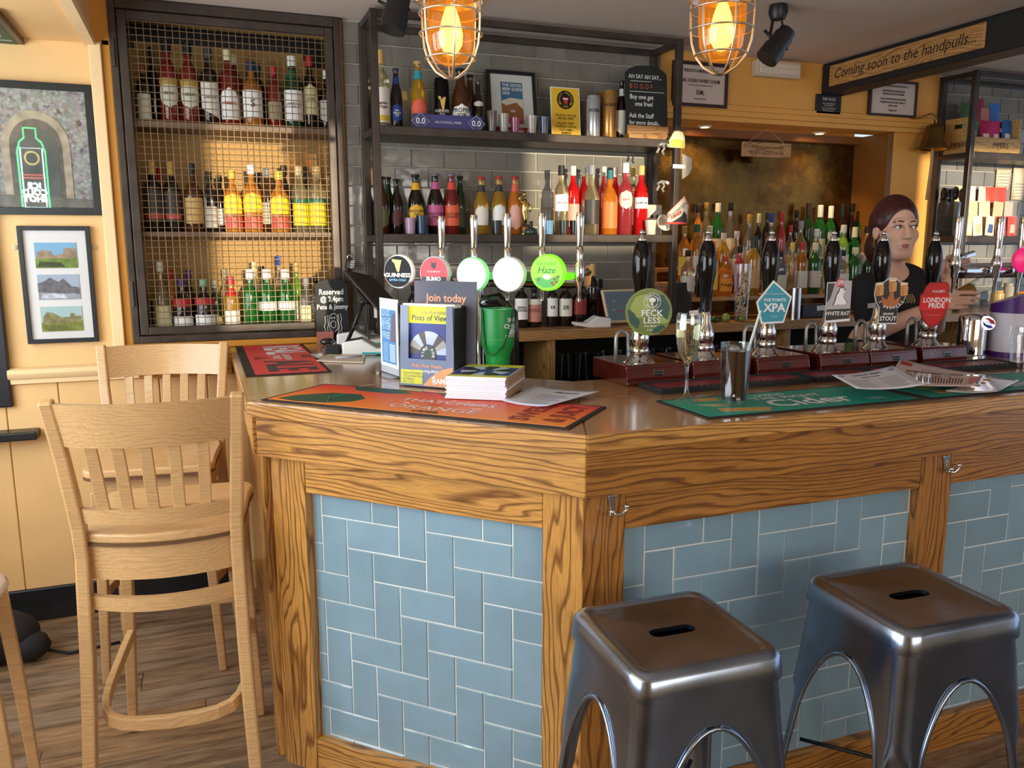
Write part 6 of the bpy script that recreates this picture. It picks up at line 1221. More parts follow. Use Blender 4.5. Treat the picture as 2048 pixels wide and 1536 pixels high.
for px, py, lab in ((193, 233, 'round brass mirror plate screwed beside the archway photo'), (190, 495, 'brass mirror plate at the right of the postcards frame'), (30, 495, 'brass mirror plate at the left of the postcards frame')):
    P = ay(px, py, YW-.003); tag(MB().lathe([(0, -.002), (.009, -.002), (.009, .002), (.003, .003), (0, .002)], 14).build('mirror_plate', mat('dull_brass', (.35, .29, .17), .35, metal=.8), M=TM((P[0], YW-.002, P[2]), rx=PI/2), smooth=40), lab, 'fixing')
# framed green print fixed flat under the soffit
A_ = az(50, 80, 2.284); gp = tag(MB().box(0, .30, 0, .02, 0, .45).build('picture_frame', BLACKP, M=frame((A_[0], A_[1]-.45, 2.262), (-1, 0, 0), (0, 0, 1), (0, 1, 0))), 'dark framed green print fixed under the low ceiling at top left', 'picture frame')
MB().box(.022, .278, -.001, 0, .022, .428).build('green_print', PC('#1d4a33'), gp); MB().prism(circ(.11, .29, .06, 20), -.002, -.001, fn=lambda a, b, c: (a, c, b)).build('white_disc_print', PC('#c8d4cc'), gp); MB().box(.03, .26, -.002, -.001, .36, .375).build('pale_stripe', PC('#8aa898'), gp)
# neon bottle sign in the left window (seen in the glass of the archway photo)
V = at(64, 322, 4.8); NS = empty('neon_sign', 'green neon bottle sign reading Ice Cold Shot in the left window', 'neon sign', (max(V[0], -1.40), 2*(YW-.024)-V[1], V[2]-.04), PI); NS.scale = (1.137, 1.137, 1.137)
def neon(nm, pts, col, es, r=.003, closed=True): return MB().tube([(a, 0, b) for a, b in pts], r, 6, closed=closed).build(nm, mat(nm, col, .4, emit=col, es=es), NS, smooth=True)
neon('green_tube', [(-.062, -.22), (.062, -.22), (.064, .08), (.05, .13), (.028, .15), (.028, .20), (-.028, .20), (-.028, .15), (-.05, .13), (-.064, .08)], (.05, 1, .25), 34); neon('white_tube', [(-.05, -.20), (.05, -.20), (.05, .10), (-.05, .10)], (.85, 1, .95), 40, .002); neon('yellow_tube', circ(0, .05, .032, 20), (1, .8, .2), 9, .004); neon('red_tube', [(-.05, -.035), (.05, -.035), (.05, -.05), (-.05, -.05)], (1, .15, .1), 10, .003)
[MB().tube([(x, 0, .2), (x, 0, .24), (x*.9, 0, 2.284-1.99)], .0012, 5).build('hanging_wire', BLACK, NS) for x in (-.028, .028)]
MB().text('ICE\nCOLD\nSHOT', lambda a, b: (a, -.001, -.125+b), .042, bold=.03, lead=.8).build('lettering', MATS['white_tube'], NS)
# ================================================================== signs over the mirror
def wsign(px0, py0, px1, py1, Y): a = ay(px0, py0, Y); b = ay(px1, py1, Y); return a[0], b[0], b[2], a[2]
x0, x1, z0, z1 = wsign(1346, 120, 1452, 218, YW-.01)
t = framed('notice_frame', 'dark framed weights and measures notice beside the pendant lamp', x1-x0, z1-z0, TM(((x0+x1)/2, YW-.022, z0)), mat('dark_brown_frame', (.035, .016, .01), .4), .016, mat('notice_pink', (.62, .50, .44), .6), dep=.02, cat='notice')
for s_, z_, k_ in (('WEIGHTS & MEASURES ACT', .80, .022), ('GIN, VODKA WHISKY & RUM', .58, .024), ('35ML', .32, .030), ('OR MULTIPLES THEREOF', .18, .009), ('UNLESS OTHERWISE STATED THESE SPIRITS ARE SOLD', .48, .008)): MB().text(s_, lambda a, b, z_=z_: (a, .0068, z_*(z1-z0)+b), k_, bold=.015, sx=.72).build('lettering', INKB, t)
x0, x1, z0, z1 = wsign(1740, 157, 1829, 237, YW-.01)
t = framed('notice_frame', 'dark framed parents notice below the black beam', x1-x0, z1-z0, TM(((x0+x1)/2, YW-.022, z0)), MATS['dark_brown_frame'], .013, MATS['notice_pink'], dep=.02, cat='notice')
for s_, z_ in (('PUBS ARE THE PLAYGROUNDS OF ADULTS', .84), ('UNATTENDED CHILDREN WILL BE', .70), ('TREATED LIKE ADULTS & BARRED', .62), ("UNLESS THEY'RE BEHAVED AND SEATED,", .48), ('CHILDREN WILL BE POLITELY ASKED TO', .39), ('LEAVE AT 8PM', .30), ('THANK YOU', .17)): MB().text(s_, lambda a, b, z_=z_: (a, .0068, z_*(z1-z0)+b), .0125, bold=.03, sx=.80).build('lettering', INKB, t)
x0, x1, z0, z1 = wsign(1633, 187, 1681, 231, YW-.01)
t = tag(MB().box(x0, x1, YW-.012, YW-.002, z0, z1).build('rules_plaque', mat('plaque_black', (.012, .011, .012), .35), bevel=.008), 'small black plaque headed Bar Rules under the beam', 'plaque')
for s_, z_, k_ in (('BAR RULES', .76, .021), ('RULE 1: BARTENDER IS', .54, .010), ('ALWAYS RIGHT', .44, .010), ('RULE 2: IF BARTENDER IS', .30, .010), ('WRONG, SEE RULE 1', .19, .010)): MB().text(s_, lambda a, b, z_=z_: ((x0+x1)/2+a, YW-.0128, z0+z_*(z1-z0)+b), k_, bold=.03, sx=.85).build('lettering', PC('#b8a898'), t)
x0, x1, z0, z1 = wsign(1507, 120, 1594, 160, YW-.02)
t = tag(MB().box(x0, x1, YW-.05, YW-.001, z0, z1).build('emergency_light', mat('warm_cream_plastic', (.62, .50, .38), .45), bevel=.006), 'cream emergency light box on the wall near the ceiling', 'light box')  # even warm cream plastic
MB().box(x0+.015, x1-.01, YW-.058, YW-.05, z0+.012, z1-.012).build('diffuser', mat('diffuser_plastic', (.70, .60, .50), .3), t, bevel=.004); MB().box(x0+.015, x1-.01, YW-.060, YW-.058, (z0+z1)/2, (z0+z1)/2+.003).build('ridge', mat('warm_cream_plastic'), t)
# board on the beam
a = ax(1663, 140, BX); b = ax(1975, 60, BX); ya, yb = a[1], b[1]; zc = (ax(1663, 135, BX)[2]+2.382)/2
bd = tag(MB().box(0, ya-yb, -.052, .052, 0, .014).build('beam_board', PINE, M=frame((BX-.0005, ya, 2.385), (0, -1, 0), (0, 0, 1), (-1, 0, 0)), bevel=.006), 'long wooden board on the beam reading Coming soon to the handpulls', 'sign board')
MB().text('Coming soon to the handpulls...', lambda a, b: ((ya-yb)/2+a, b, .0148), .070, bold=.0, shear=.22, sx=(ya-yb)/.98).build('lettering', mat('dark_letter', (.025, .008, .012), .5), bd)
# slogan board hanging before the mirror
x0, x1, z0, z1 = wsign(1484, 283, 1580, 317, YW+.10)
t = empty('slogan_sign', 'small wooden slogan board hanging on a string before the mirror', 'sign', ((x0+x1)/2, YW+.10, z0)); w_ = (x1-x0)/2; h_ = z1-z0
MB().box(-w_, w_, -.007, .007, 0, h_).build('board', PINE, t, bevel=.004)
for s_ in (-1, 1): MB().tube([(s_*w_*.72, 0, h_), (0, 0, h_+.075)], .0018, 6).build('string', mat('string', (.45, .28, .14), .8), t)
MB().text('Always look on the\nbright CIDER of life', lambda a, b: (a, -.0078, h_*.5+b), .030, shear=.25, sx=.9, lead=.95).build('lettering', mat('burnt_letter', (.14, .05, .012), .6), t)
# brass bell
P = ay(1868, 262, YW-.11); BRASS = mat('bell_brass', (.22, .13, .035), .32, metal=.9); k = (YW-.11)/_ray(1868, 262)[1]/FPX
be = empty('bar_bell', 'old brass bell on a wall bracket by the pillar', 'bell', (P[0], P[1], P[2])); bz = lambda y: ay(1868, y, YW-.11)[2]-P[2]
MB().lathe([(0, bz(248)), (8*k, bz(248)), (15*k, bz(252)), (18*k, bz(262)), (20*k, bz(278)), (25*k, bz(290)), (32*k, bz(298)), (32*k, bz(300)), (28*k, bz(298)), (18*k, bz(280)), (0, bz(260))], 28, cap=False).build('bell', BRASS, be, smooth=50)
MB().tube([(-.075, .10, bz(232)), (-.05, .06, bz(234)), (-.01, .02, bz(226)), (0, 0, bz(232)), (0, 0, bz(248))], .005, 8).build('bracket', BRASS, be, smooth=True); MB().lathe([(0, 0), (.026, 0), (.022, .006), (0, .008)], 18).build('wall_plate', BRASS, be, smooth=40).matrix_local = TM((-.075, .106, bz(234)), rx=PI/2)
MB().tube([(0, 0, bz(280)), (.001, 0, bz(330)), (-.003, .01, bz(400))], .0075, 8).build('pull_rope', mat('rope', (.55, .36, .18), .9, bump=.6, bscale=300), be, smooth=True)
# ================================================================== caged pendant lamps
AMB = thin('amber_glass', (1.0, .70, .30), .3); _t = AMB.node_tree; _tl = N(_t, 'ShaderNodeBsdfTranslucent'); _tl.inputs[0].default_value = (1, .45, .08, 1); _mx = N(_t, 'ShaderNodeMixShader'); _mx.inputs[0].default_value = .16
_sf = _t.nodes['Material Output'].inputs[0].links[0].from_socket; _t.links.new(_sf, _mx.inputs[1]); _t.links.new(_tl.outputs[0], _mx.inputs[2]); _t.links.new(_mx.outputs[0], _t.nodes['Material Output'].inputs[0])
ALU = mat('cast_aluminium', (.55, .52, .48), .3, metal=.9); FIL = mat('filament', (1, .6, .2), .5, emit=(1.0, .50, .10), es=60); BULB = mat('lit_bulb_glass', (1, .6, .2), .3, emit=(1.0, .66, .20), es=5.5); WIRE = mat('guard_wire', (.62, .50, .38), .28, metal=.9)
LH = .225
def pendant(px, py, t, lab):
    P = at(px, py, t); k = t/FPX
    e = empty('pendant_lamp', lab, 'lamp', tuple(P), 0, 'caged pendant lamps over the bar')
    zz = lambda y: (158-y)*k*1.0
    MB().lathe([(0, zz(-60)), (50*k, zz(-60)), (62*k, zz(-50)), (66*k, zz(-12)), (82*k, zz(-8)), (82*k, zz(6)), (78*k, zz(10)), (64*k, zz(14)), (60*k, zz(4)), (0, zz(0))], 36, cap=False).build('housing', ALU, e, smooth=40)
    MB().tube([(0, 0, zz(-58)), (0, 0, ZC-P[2])], .008, 10).build('stem', ALU, e, smooth=True); MB().lathe([(.05, ZC-P[2]), (.05, ZC-P[2]-.018), (.015, ZC-P[2]-.03)], 20).build('ceiling_rose', ALU, e, smooth=40)
    MB().lathe([(45*k, zz(8)), (47*k, zz(20)), (46*k, zz(70)), (42*k, zz(105)), (32*k, zz(122)), (16*k, zz(132)), (0, zz(134))], 32, cap=False).build('amber_jar', AMB, e, smooth=60)
    MB().lathe([(9*k, zz(12)), (10*k, zz(24)), (17*k, zz(44)), (24*k, zz(74)), (22*k, zz(94)), (12*k, zz(110)), (0, zz(114))], 20, cap=False).build('bulb', BULB, e, smooth=60)
    MB().lathe([(12*k, zz(2)), (12*k, zz(22)), (8*k, zz(26)), (0, zz(26))], 16).build('lamp_holder', mat('brass_cap', (.6, .4, .15), .3, metal=1), e, smooth=40)
    for q in range(6):
        a = 2*PI*q/6; rr_ = 9*k
        MB().tube([(4*k*math.cos(a), 4*k*math.sin(a), zz(28)), (rr_*math.cos(a), rr_*math.sin(a), zz(45)), (rr_*1.3*math.cos(a+.3), rr_*1.3*math.sin(a+.3), zz(88)), (3*k*math.cos(a), 3*k*math.sin(a), zz(98))], .0022, 6).build('filament', FIL, e)
    prof = [(62, 14), (62, 40), (61, 70), (58, 95), (50, 120), (34, 142), (14, 155), (0, 158)]
    for q in range(6):
        a = 2*PI*q/6+.35; MB().tube([(r*k*math.cos(a), r*k*math.sin(a), zz(y)) for r, y in prof], .0026, 8).build('guard_bar', WIRE, e, smooth=True)
    for r, y in ((62.5, 36), (62, 74), (50.5, 120)): MB().tube([(r*k*math.cos(a), r*k*math.sin(a), zz(y)) for a in [2*PI*j/36 for j in range(36)]], .0024, 8, closed=True).build('guard_ring', WIRE, e, smooth=True)
    for q in range(3):
        a = 2*PI*q/3-1.2; MB().lathe([(0, zz(-6)), (9*k, zz(-6)), (8*k, zz(14)), (6*k, zz(16)), (0, zz(15))], 12, (70*k*math.cos(a), 70*k*math.sin(a), 0)).build('clamp_nut', ALU, e, smooth=40)
    light('pendant_bulb_light', 'POINT', (P[0], P[1], P[2]+zz(70)), 34, (1.0, .58, .20), shadow_soft_size=.02)
pendant(903, 158, 1.86, 'caged amber pendant lamp nearer the mesh cabinet'); pendant(1440, 150, 1.86, 'caged amber pendant lamp nearer the black beam')
# ================================================================== black ceiling spotlights
SPB = mat('spot_black', (.012, .010, .010), .4)
def spotlamp(px, py, aimpx, lab, R=.042, L_=.13, t=None):
    C_ = Vector(az(px, py, ZC)) if t is None else Vector(at(px, py, t)); C_.z = ZC
    e = empty('ceiling_spotlight', lab, 'spotlight', tuple(C_), 0, 'black ceiling spotlights')
    MB().lathe([(.035, 0), (.038, -.03), (.028, -.055), (0, -.06)], 20).build('mount', SPB, e, smooth=40)
    tt = (C_-Vector(_C)).dot(Vector(_fw)); A0 = Vector(at(*aimpx[0], tt))-C_; A1 = Vector(at(*aimpx[1], tt))-C_; d = (A1-A0).normalized(); L_ = (A1-A0).length
    for s_ in (-1, 1):
        n_ = d.cross(Vector((0, 1, 0))).normalized(); w_ = Vector((0, 1, 0)).cross(d).cross(d).normalized()
        sd = d.cross(Vector(_fw)).normalized()*R*.8*s_; m_ = (A0*.55+A1*.45)
        MB().sweep([(0, 0, -.045), tuple(Vector((0, 0, -.05))+sd*.6), tuple(m_+sd*1.25), ], .012, .004).build('yoke', SPB, e)
    MB().tube([A0, A0+d*L_*.18, A0+d*L_*.18, A0+d*L_*.62, A0+d*L_*.62, A1], [R*.80, R*.80, R*.94, R*.94, R*1.08, R*1.08], 24).build('barrel', SPB, e, smooth=40)
    MB().tube([A0+d*L_*.5, A0+d*L_*.5+d.cross(Vector(_fw)).normalized()*-R*1.5+Vector((0, 0, .02))], .006, 8).build('knob', SPB, e, smooth=True)
spotlamp(1557, 10, ((1575, 62), (1533, 118)), 'black ceiling spotlight between the right lamp and the beam')
spotlamp(800, -30, ((802, -20), (784, 62)), 'black ceiling spotlight at the left of the left pendant lamp', R=.045, t=3.0)
# ================================================================== stepped shelves and bottles in the recess
rs = empty('bottle_riser', 'stepped wooden bottle shelves before the old mirror', 'shelf', (XT1+.1, 3.5, ZBB)); bpy.context.view_layer.update()
XA, XB = XT1+.06, XR1-.05
for y0, y1, z in ((3.79, 3.898, 1.40), (3.675, 3.788, 1.33), (3.47, 3.635, 1.265)):
    board('riser_board', (XA, y0, z-.022), (XB, y0, z-.022), (0, 0, 1), (0, 1, 0), .021, y1-y0, PINE, rs)
for x in (XA+.02, (XA+XB)/2, XB-.05): kd(MB().box(x, x+.02, 3.49, 3.62, 1.1503, 1.243).box(x, x+.02, 3.69, 3.78, 1.1503, 1.308).box(x, x+.02, 3.80, 3.89, 1.1503, 1.378).build('riser_support', PINE), rs)
gR = 'spirit bottles in the mirror recess'
RA = [(1393, 408, 11, 'spirit', 'amber', '#3a3632', None), (1409, 405, 11, 'spirit', 'straw', '#b08a3c', '#e8e0d0'), (1432, 406, 13, 'spirit', 'green', '#d8d2c4', '#e8e0d0', dict(text='LAPHR', tsize=.2)), (1457, 405, 12, 'flask', 'clear', '#111111', '#e8e0d0'), (1530, 424, 9, 'spirit', 'dark', '#3a3632', None), (1588, 420, 9, 'spirit', 'dark', '#111111', None), (1612, 405, 13, 'wine', 'dgreen', '#3a2a26', None), (1635, 410, 13, 'wine', 'green', '#f2f0ea', '#d8d2c4'), (1656, 412, 12, 'wine', 'green', '#f2f0ea', None), (1679, 408, 12, 'wine', 'dark', '#111111', '#f2f0ea'), (1698, 407, 11, 'spirit', 'dark', '#111111', None), (1718, 404, 12, 'spirit', 'green', '#206040', None), (1739, 410, 10, 'spirit', 'dark', '#3a3632', None)]
row(RA, 3.835, 1.40, 'rear step before mirror', gR, 525, 3.893)
RB = [(1366, 452, 13, 'spirit', 'amber', '#b08a3c', '#d8b93a', dict(square=5)), (1390, 448, 13, 'slim', 'gold', '#206040', '#e8e0d0'), (1416, 452, 13, 'spirit', 'gold', '#d8cfa0', '#c8a060'), (1444, 466, 13, 'spirit', 'gold', '#d8d2c4', None), (1470, 462, 14, 'wide', 'clear', '#d8d2c4', '#d8d2c4'), (1494, 428, 11, 'spirit', 'clear', '#b08a3c', '#d8d2c4'), (1512, 427, 9, 'spirit', 'dark', '#d8cfa0', None), (1537, 426, 10, 'spirit', 'clear', '#1d3d8f', '#d8d2c4'), (1557, 424, 10, 'spirit', 'pink', '#b02020', None), (1576, 450, 9, 'spirit', 'clear', '#b02020', '#e8e0d0'), (1596, 442, 14, 'wide', 'straw', '#8a8a90', None), (1628, 458, 12, 'spirit', 'clear', '#d8d2c4', '#d8d2c4'), (1655, 465, 12, 'spirit', 'straw', '#d8d2c4', '#e8e0d0'), (1681, 450, 13, 'spirit', 'lime', '#d8d2c4', '#e8e0d0'), (1704, 454, 12, 'wine', 'green', '#d8cfa0', None), (1728, 452, 12, 'spirit', 'straw', '#111111', '#d8d2c4')]
row(RB, 3.725, 1.33, 'middle step before mirror', gR, 562, 3.785)
RC = [(1374, 500, 15, 'wide', 'clear', '#111111', '#c9c4b2'), (1400, 498, 10, 'spirit', 'dark', '#111111', None), (1422, 482, 13, 'spirit', 'gold', '#e07020', '#d8b93a'), (1448, 512, 15, 'wide', 'orange', '#b84a3a', '#e08a20', dict(text='Kings', tsize=.32, square=5)), (1476, 492, 11, 'spirit', 'pink', '#111111', '#c05a8a'), (1503, 472, 15, 'wine', 'gold', '#3a3632', '#c8a060'), (1533, 490, 12, 'spirit', 'straw', '#d8d2c4', None), (1557, 502, 13, 'spirit', 'blue', '#111111', '#c9c4b2', dict(square=5)), (1580, 485, 11, 'spirit', 'straw', '#d8b93a', None), (1600, 485, 13, 'spirit', 'honey', '#b02020', '#d8d2c4'), (1625, 486, 14, 'spirit', 'green', '#d8cfa0', '#c9c4b2'), (1650, 497, 11, 'spirit', 'straw', '#d8d2c4', '#e8e0d0'), (1681, 500, 14, 'wide', 'straw', '#111111', '#d8d2c4'), (1705, 495, 14, 'spirit', 'green', '#d8cfa0', None), (1732, 500, 12, 'spirit', 'dgreen', '#b02020', '#d8d2c4'), (1820, 512, 12, 'wine', 'red', '#b02020', None), (1850, 510, 11, 'spirit', 'straw', '#d8d2c4', '#e8e0d0')]
RC = [q for q in RC if ay(q[0], 592, 3.53)[0] < XB-.03]
row(RC, 3.53, 1.265, 'front step before mirror', gR, 592, 3.632)
# ---- things on the back counter below
P = az(1482, 617, ZBB); Yq = 3.37; q = ay(1482, 640, Yq); k = Yq/_ray(1482, 620)[1]/FPX
sg2 = empty('straw_jar', 'tall clear glass packed with pale paper straws', 'glass', (q[0], Yq, ZBB)); hh = ay(1482, 528, Yq)[2]-ZBB
MB().lathe([(0, 0), (13*k, 0), (18*k, hh), (17.2*k, hh), (12.3*k, .006), (0, .005)], 24, cap=False).build('glass', GLS, sg2, smooth=40)
pm = mat('straw_pale', (.70, .52, .34), .6); pf = None
for i in range(70):
    a, rr_, z = random.uniform(0, 6.28), 11*k*math.sqrt(random.random()), random.uniform(.01, hh*.86)
    o = MB().tube([(0, 0, -.013), (0, 0, .013)], .0036, 6).build('straw_piece', pm) if pf is None else bpy.data.objects.new('straw_piece', pf)
    if pf is None: pf = o.data
    else: COL.objects.link(o)
    o.parent = sg2; o.matrix_local = TM((rr_*math.cos(a), rr_*math.sin(a), z), rz=a, rx=random.uniform(-1.5, 1.5))
def fruit(px, py, r, col, lab, sc=(1, 1, .9)):
    q = ay(px, py, 3.345); tag(MB().ball((0, 0, r*sc[2]), r, 16, sc=sc).build('lime', mat('lime_'+col[1:], col, .35, bump=.3, bscale=200), M=TM((q[0], 3.345, ZBB), rz=.3), smooth=True), lab, 'fruit', 'limes on the back counter')
fruit(1430, 632, .022, '#2f4a1e', 'dark green lime wedge at the left of the cut limes', (1.3, .8, .7)); fruit(1452, 628, .021, '#8a9a4a', 'pale cut lime half on the back counter', (1.1, .9, 1)); fruit(1483, 636, .015, '#7a8a3a', 'small whole lime below the straw glass')
q = ay(1590, 637, 3.34); k = 3.34/_ray(1590, 610)[1]/FPX; tag(MB().lathe([(0, 0), (11*k, 0), (11*k, ay(1590, 576, 3.34)[2]-ZBB), (10*k, ay(1590, 576, 3.34)[2]-ZBB), (10*k, .01), (0, .01)], 24).build('cocktail_tin', STAIN, M=TM((q[0], 3.345, ZBB)), smooth=40), 'brushed steel cocktail tin on the back counter', 'tin')
q0 = ay(1604, 637, 3.36); q1 = ay(1640, 632, 3.36); tag(MB().box(q0[0], q1[0]+.05, 3.36, 3.44, ZBB, ZBB+.07).build('napkin_box', BLACK, bevel=.004), 'low black caddy beside the cocktail tin', 'caddy')
q0 = ay(1368, 640, 3.36); bb_ = empty('black_board', 'black arched slate board leaning by the shelving post', 'board', (q0[0]+.03, 3.42, ZBB))
MB().prism([(-.055, 0), (.055, 0), (.055, .12), (.03, .155), (.03, .19), (-.03, .19), (-.03, .155), (-.055, .12)], 0, .01, fn=lambda a, b, c: (a, c+b*.1, b)).build('slate', SLATE, bb_)
q0 = ay(1405, 612, 3.33); tag(tumbler_mesh(.07, .020, .030).build('tasting_glass', GLS, M=TM((ay(1408, 640, 3.34)[0], 3.345, ZBB)), smooth=40), 'small empty tumbler behind the second pump on the counter', 'glass')
# ---- old clips and tags on the shelving's right post
def oldclip(px, py, poly, lab, edge, face, Y, rz=0.0, ry=0.0):
    P = ay(px, py, Y); k = Y/_ray(px, py)[1]/FPX
    t = tag(MB().prism([(a*k, -b*k) for a, b in poly], 0, .004, fn=lambda a, b, c: (a, c, b)).build('pump_clip', edge, M=TM(tuple(P), rz=rz, ry=ry)), lab, 'pump clip', 'old clips on the shelving post')
    if face is not None: cx = sum(a for a, b in poly)/len(poly); cy = sum(b for a, b in poly)/len(poly); MB().prism([((cx+(a-cx)*.9)*k, -(cy+(b-cy)*.9)*k) for a, b in poly], -.0006, 0, fn=lambda a, b, c: (a, c, b)).build('printed_face', face, t)
    return t, k
YO = YS-.022
t, k = oldclip(1356, 424, [(-24, 2), (14, -32), (25, -14), (22, 24), (-26, 24)], 'angled cream pump clip reading Wainwright Amber', PC('#c87a70'), mat('clip_cream', (.72, .60, .50), .5), YO)
MB().text('Wainwright', lambda a, b: (-2*k+a*.82-b*.55, -.0012, 4*k+a*.58+b*.82), 11*k).build('lettering', INKB, t); MB().text('AMBER', lambda a, b: (-4*k+a*.86-b*.5, -.0012, -6*k+a*.5+b*.86), 9*k, bold=.03).build('lettering', PC('#a83226'), t)
ppoly(t, 'hill_print', [(-14, 20), (8, 8), (14, -2), (20, 6), (21, 20)], INKB, k); ppoly(t, 'red_strip', [(-26, 20), (22, 20), (22, 24), (-26, 24)], PC('#c83a24'), k, -.0016)
t, k = oldclip(1355, 279, [(-18, 16), (-19, 2), (-14, -6), (-8, -16), (2, -17), (12, -15), (17, -4), (18, 12), (17, 16)], 'small yellow and white crest clip on the shelving post', PC('#d8d4a0'), PC('#e8e4b8'), YO); ppoly(t, 'yellow_print', [(-16, 14), (-15, 2), (0, -2), (15, 2), (16, 14)], PC('#d8cc50'), k)
t, k = oldclip(1374, 332, [(-12, -24), (10, -16), (12, 4), (4, 18), (-10, 26)], 'rounded grey pump clip hung on the shelving post', PC('#b8a890'), PC('#c8bca8'), YO-.006); t, k2 = oldclip(1360, 333, [(-16, -4), (14, -4), (14, 4), (-16, 4)], 'white cable tie clip across the shelving post', WHITE, None, YO-.012)
for px, py, lab in ((1325, 372, 'bent silver clip brackets at the middle of the post'), (1325, 297, 'bent silver clip brackets under the upper shelf')):
    P = ay(px, py, YO+.01); t = tag(MB().sweep([(-.03, 0, -.02), (-.02, -.004, .0), (-.026, 0, .012), (-.01, -.006, .02), (.02, 0, .018), (.03, -.004, .01)], .012, .003, up=(0, 1, .2)).sweep([(0, 0, .016), (.006, -.006, .0), (-.004, -.004, -.014), (.008, 0, -.026)], .010, .003, up=(0, 1, .2)).build('clip_bracket', mat('dull_silver', (.45, .42, .36), .35, metal=.7), M=TM(tuple(P))), lab, 'bracket', 'old clips on the shelving post')
# ================================================================== right-hand shelving with snacks
RX = ay(1953, 150, 3.42)[0]; RY = 3.42; rh = empty('wall_shelving', 'brown steel snack shelving at the right on grey tiles', 'shelving', (RX, RY, ZBB)); bpy.context.view_layer.update()
ZR1 = ay(2000, 306, RY)[2]; ZR2 = ay(2000, 472, RY)[2]
for x in (RX, RX+1.3):
    for y in (RY, YW-.024): kd(MB().box(x-p, x+p, y-p, y+p, ZBB+.001, 2.445).build('post', STEEL, bevel=.003), rh)
    for z in (2.43, ZR1-.02, ZR2-.02): kd(MB().box(x-p+.001, x+p-.001, RY+p, YW-.024-p, z-.013, z+.013).build('side_rail', STEEL, bevel=.002), rh)
for y in (RY, YW-.024): kd(MB().box(RX+p, RX+1.3-p, y-p, y+p, 2.418, 2.443).build('top_rail', STEEL, bevel=.002), rh)
for z in (ZR1, ZR2): kd(MB().box(RX+p, RX+1.3-p, RY-p, YW-.009, z-.036, z).build('shelf', STEEL, bevel=.003), rh)
CRT = wood('crate_wood', (.62, .36, .11), (.45, .24, .06), ring=18, line=.4, rough=.5, coat=0)
def crate(x, y, z, w, d, h, lab, rz=0.0):
    t = empty('snack_crate', lab, 'crate', (x, y, z), rz); ink = mat('crate_ink', (.05, .03, .015), .6)
    for nm, a in (('front_board', (0, w, 0, .008, 0, h*.42)), ('back_board', (0, w, d-.008, d, 0, h)), ('bottom_board', (.008, w-.008, .008, d-.008, 0, .008))): MB().box(*a).build(nm, CRT, t, bevel=.002)
    for s_ in (0, w-.008):
        sb = MB().box(s_, s_+.008, .008, d-.008, 0, h*.70).box(s_, s_+.008, .008, d*.3, h*.70, h*.82).box(s_, s_+.008, d*.7, d-.008, h*.70, h*.82).box(s_, s_+.008, .008, d-.008, h*.82, h).build('side_board', CRT, t)
        if s_ == 0: MB().text('PIPERS', lambda a, b: (-.0008, d*.48-a, h*.24+b), h*.20, bold=.01).build('lettering', ink, t)
    MB().text('\u00b7PIPERS', lambda a, b: (w*.56+a, -.0008, h*.20+b), h*.22, bold=.0).build('lettering', ink, t)
    return t
def packet(x, y, z, w, h, col, lab, rx=-.2, rz=0.0, ry=0.0, band=None, txt=None):
    n = 7; th = w*.10
    rows_f = [[(w*(u/n-.5), -th*math.sin(PI*u/n)*math.sin(PI*min(1, max(0, (v/n-.06)/.88)))**.6, h*v/n) for u in range(n+1)] for v in range(n+1)]
    rows_b = [[(a, -b+.001, c) for a, b, c in r][::-1] for r in rows_f]
    o = tag(MB().grid(rows_f).grid(rows_b).build('crisp_packet', mat('pkt_'+col[1:], col, .35, coat=.2), M=TM((x, y, z), rz=rz, ry=ry) @ Matrix.Rotation(rx, 4, 'X'), smooth=True), lab, 'crisp packet', 'crisp packets on the right shelving')
    MB().grid([[(a*.8, b-.0012, c) for a, b, c in r[1:-1]] for r in rows_f[1:5]]).build('label_panel', PC(band or '#e8dcc0'), o, smooth=True)
    if txt: MB().text(txt, lambda a, b: (a, -th-.003, h*.42+b), w*.2, bold=.02).build('lettering', INKB, o)
    return o
cr = crate(RX+.022, RY+.0, ZR1, .36, .195, .19, 'wooden snack crate lettered Pipers on the right shelving')
PKX = cr.location.x+.014
for i, (dx, w, h, col, rz, ry, tx, nm) in enumerate(((.045, .078, .19, '#3f6a34', .1, -.06, 'PIPERS', 'green'), (.128, .078, .17, '#b01a5a', -.1, .05, None, 'magenta'), (.211, .078, .17, '#c0246a', .1, .0, None, 'deep pink'), (.294, .078, .18, '#2a62b0', 0, .05, None, 'blue'))): packet(PKX+dx, RY+.045, ZR1+.010, w, h, col, '%s crisp packet, %s from left in the front of the crate' % (nm, ordi(i)), -.10, rz, ry, txt=tx)
for i, (dx, w, h, col, ry, nm) in enumerate(((.045, .08, .27, '#2f5a2a', .06, 'leaf green'), (.132, .08, .30, '#8f1430', .10, 'crimson'), (.216, .08, .25, '#c07a6a', .0, 'salmon pink'), (.298, .08, .28, '#2f6ab8', -.06, 'bright blue'))): packet(PKX+dx, RY+.125, ZR1+.010, w, h, col, nm+' crisp packet at the back of the crate', -.03, .05, ry, txt='PIPERS' if i == 0 else None)
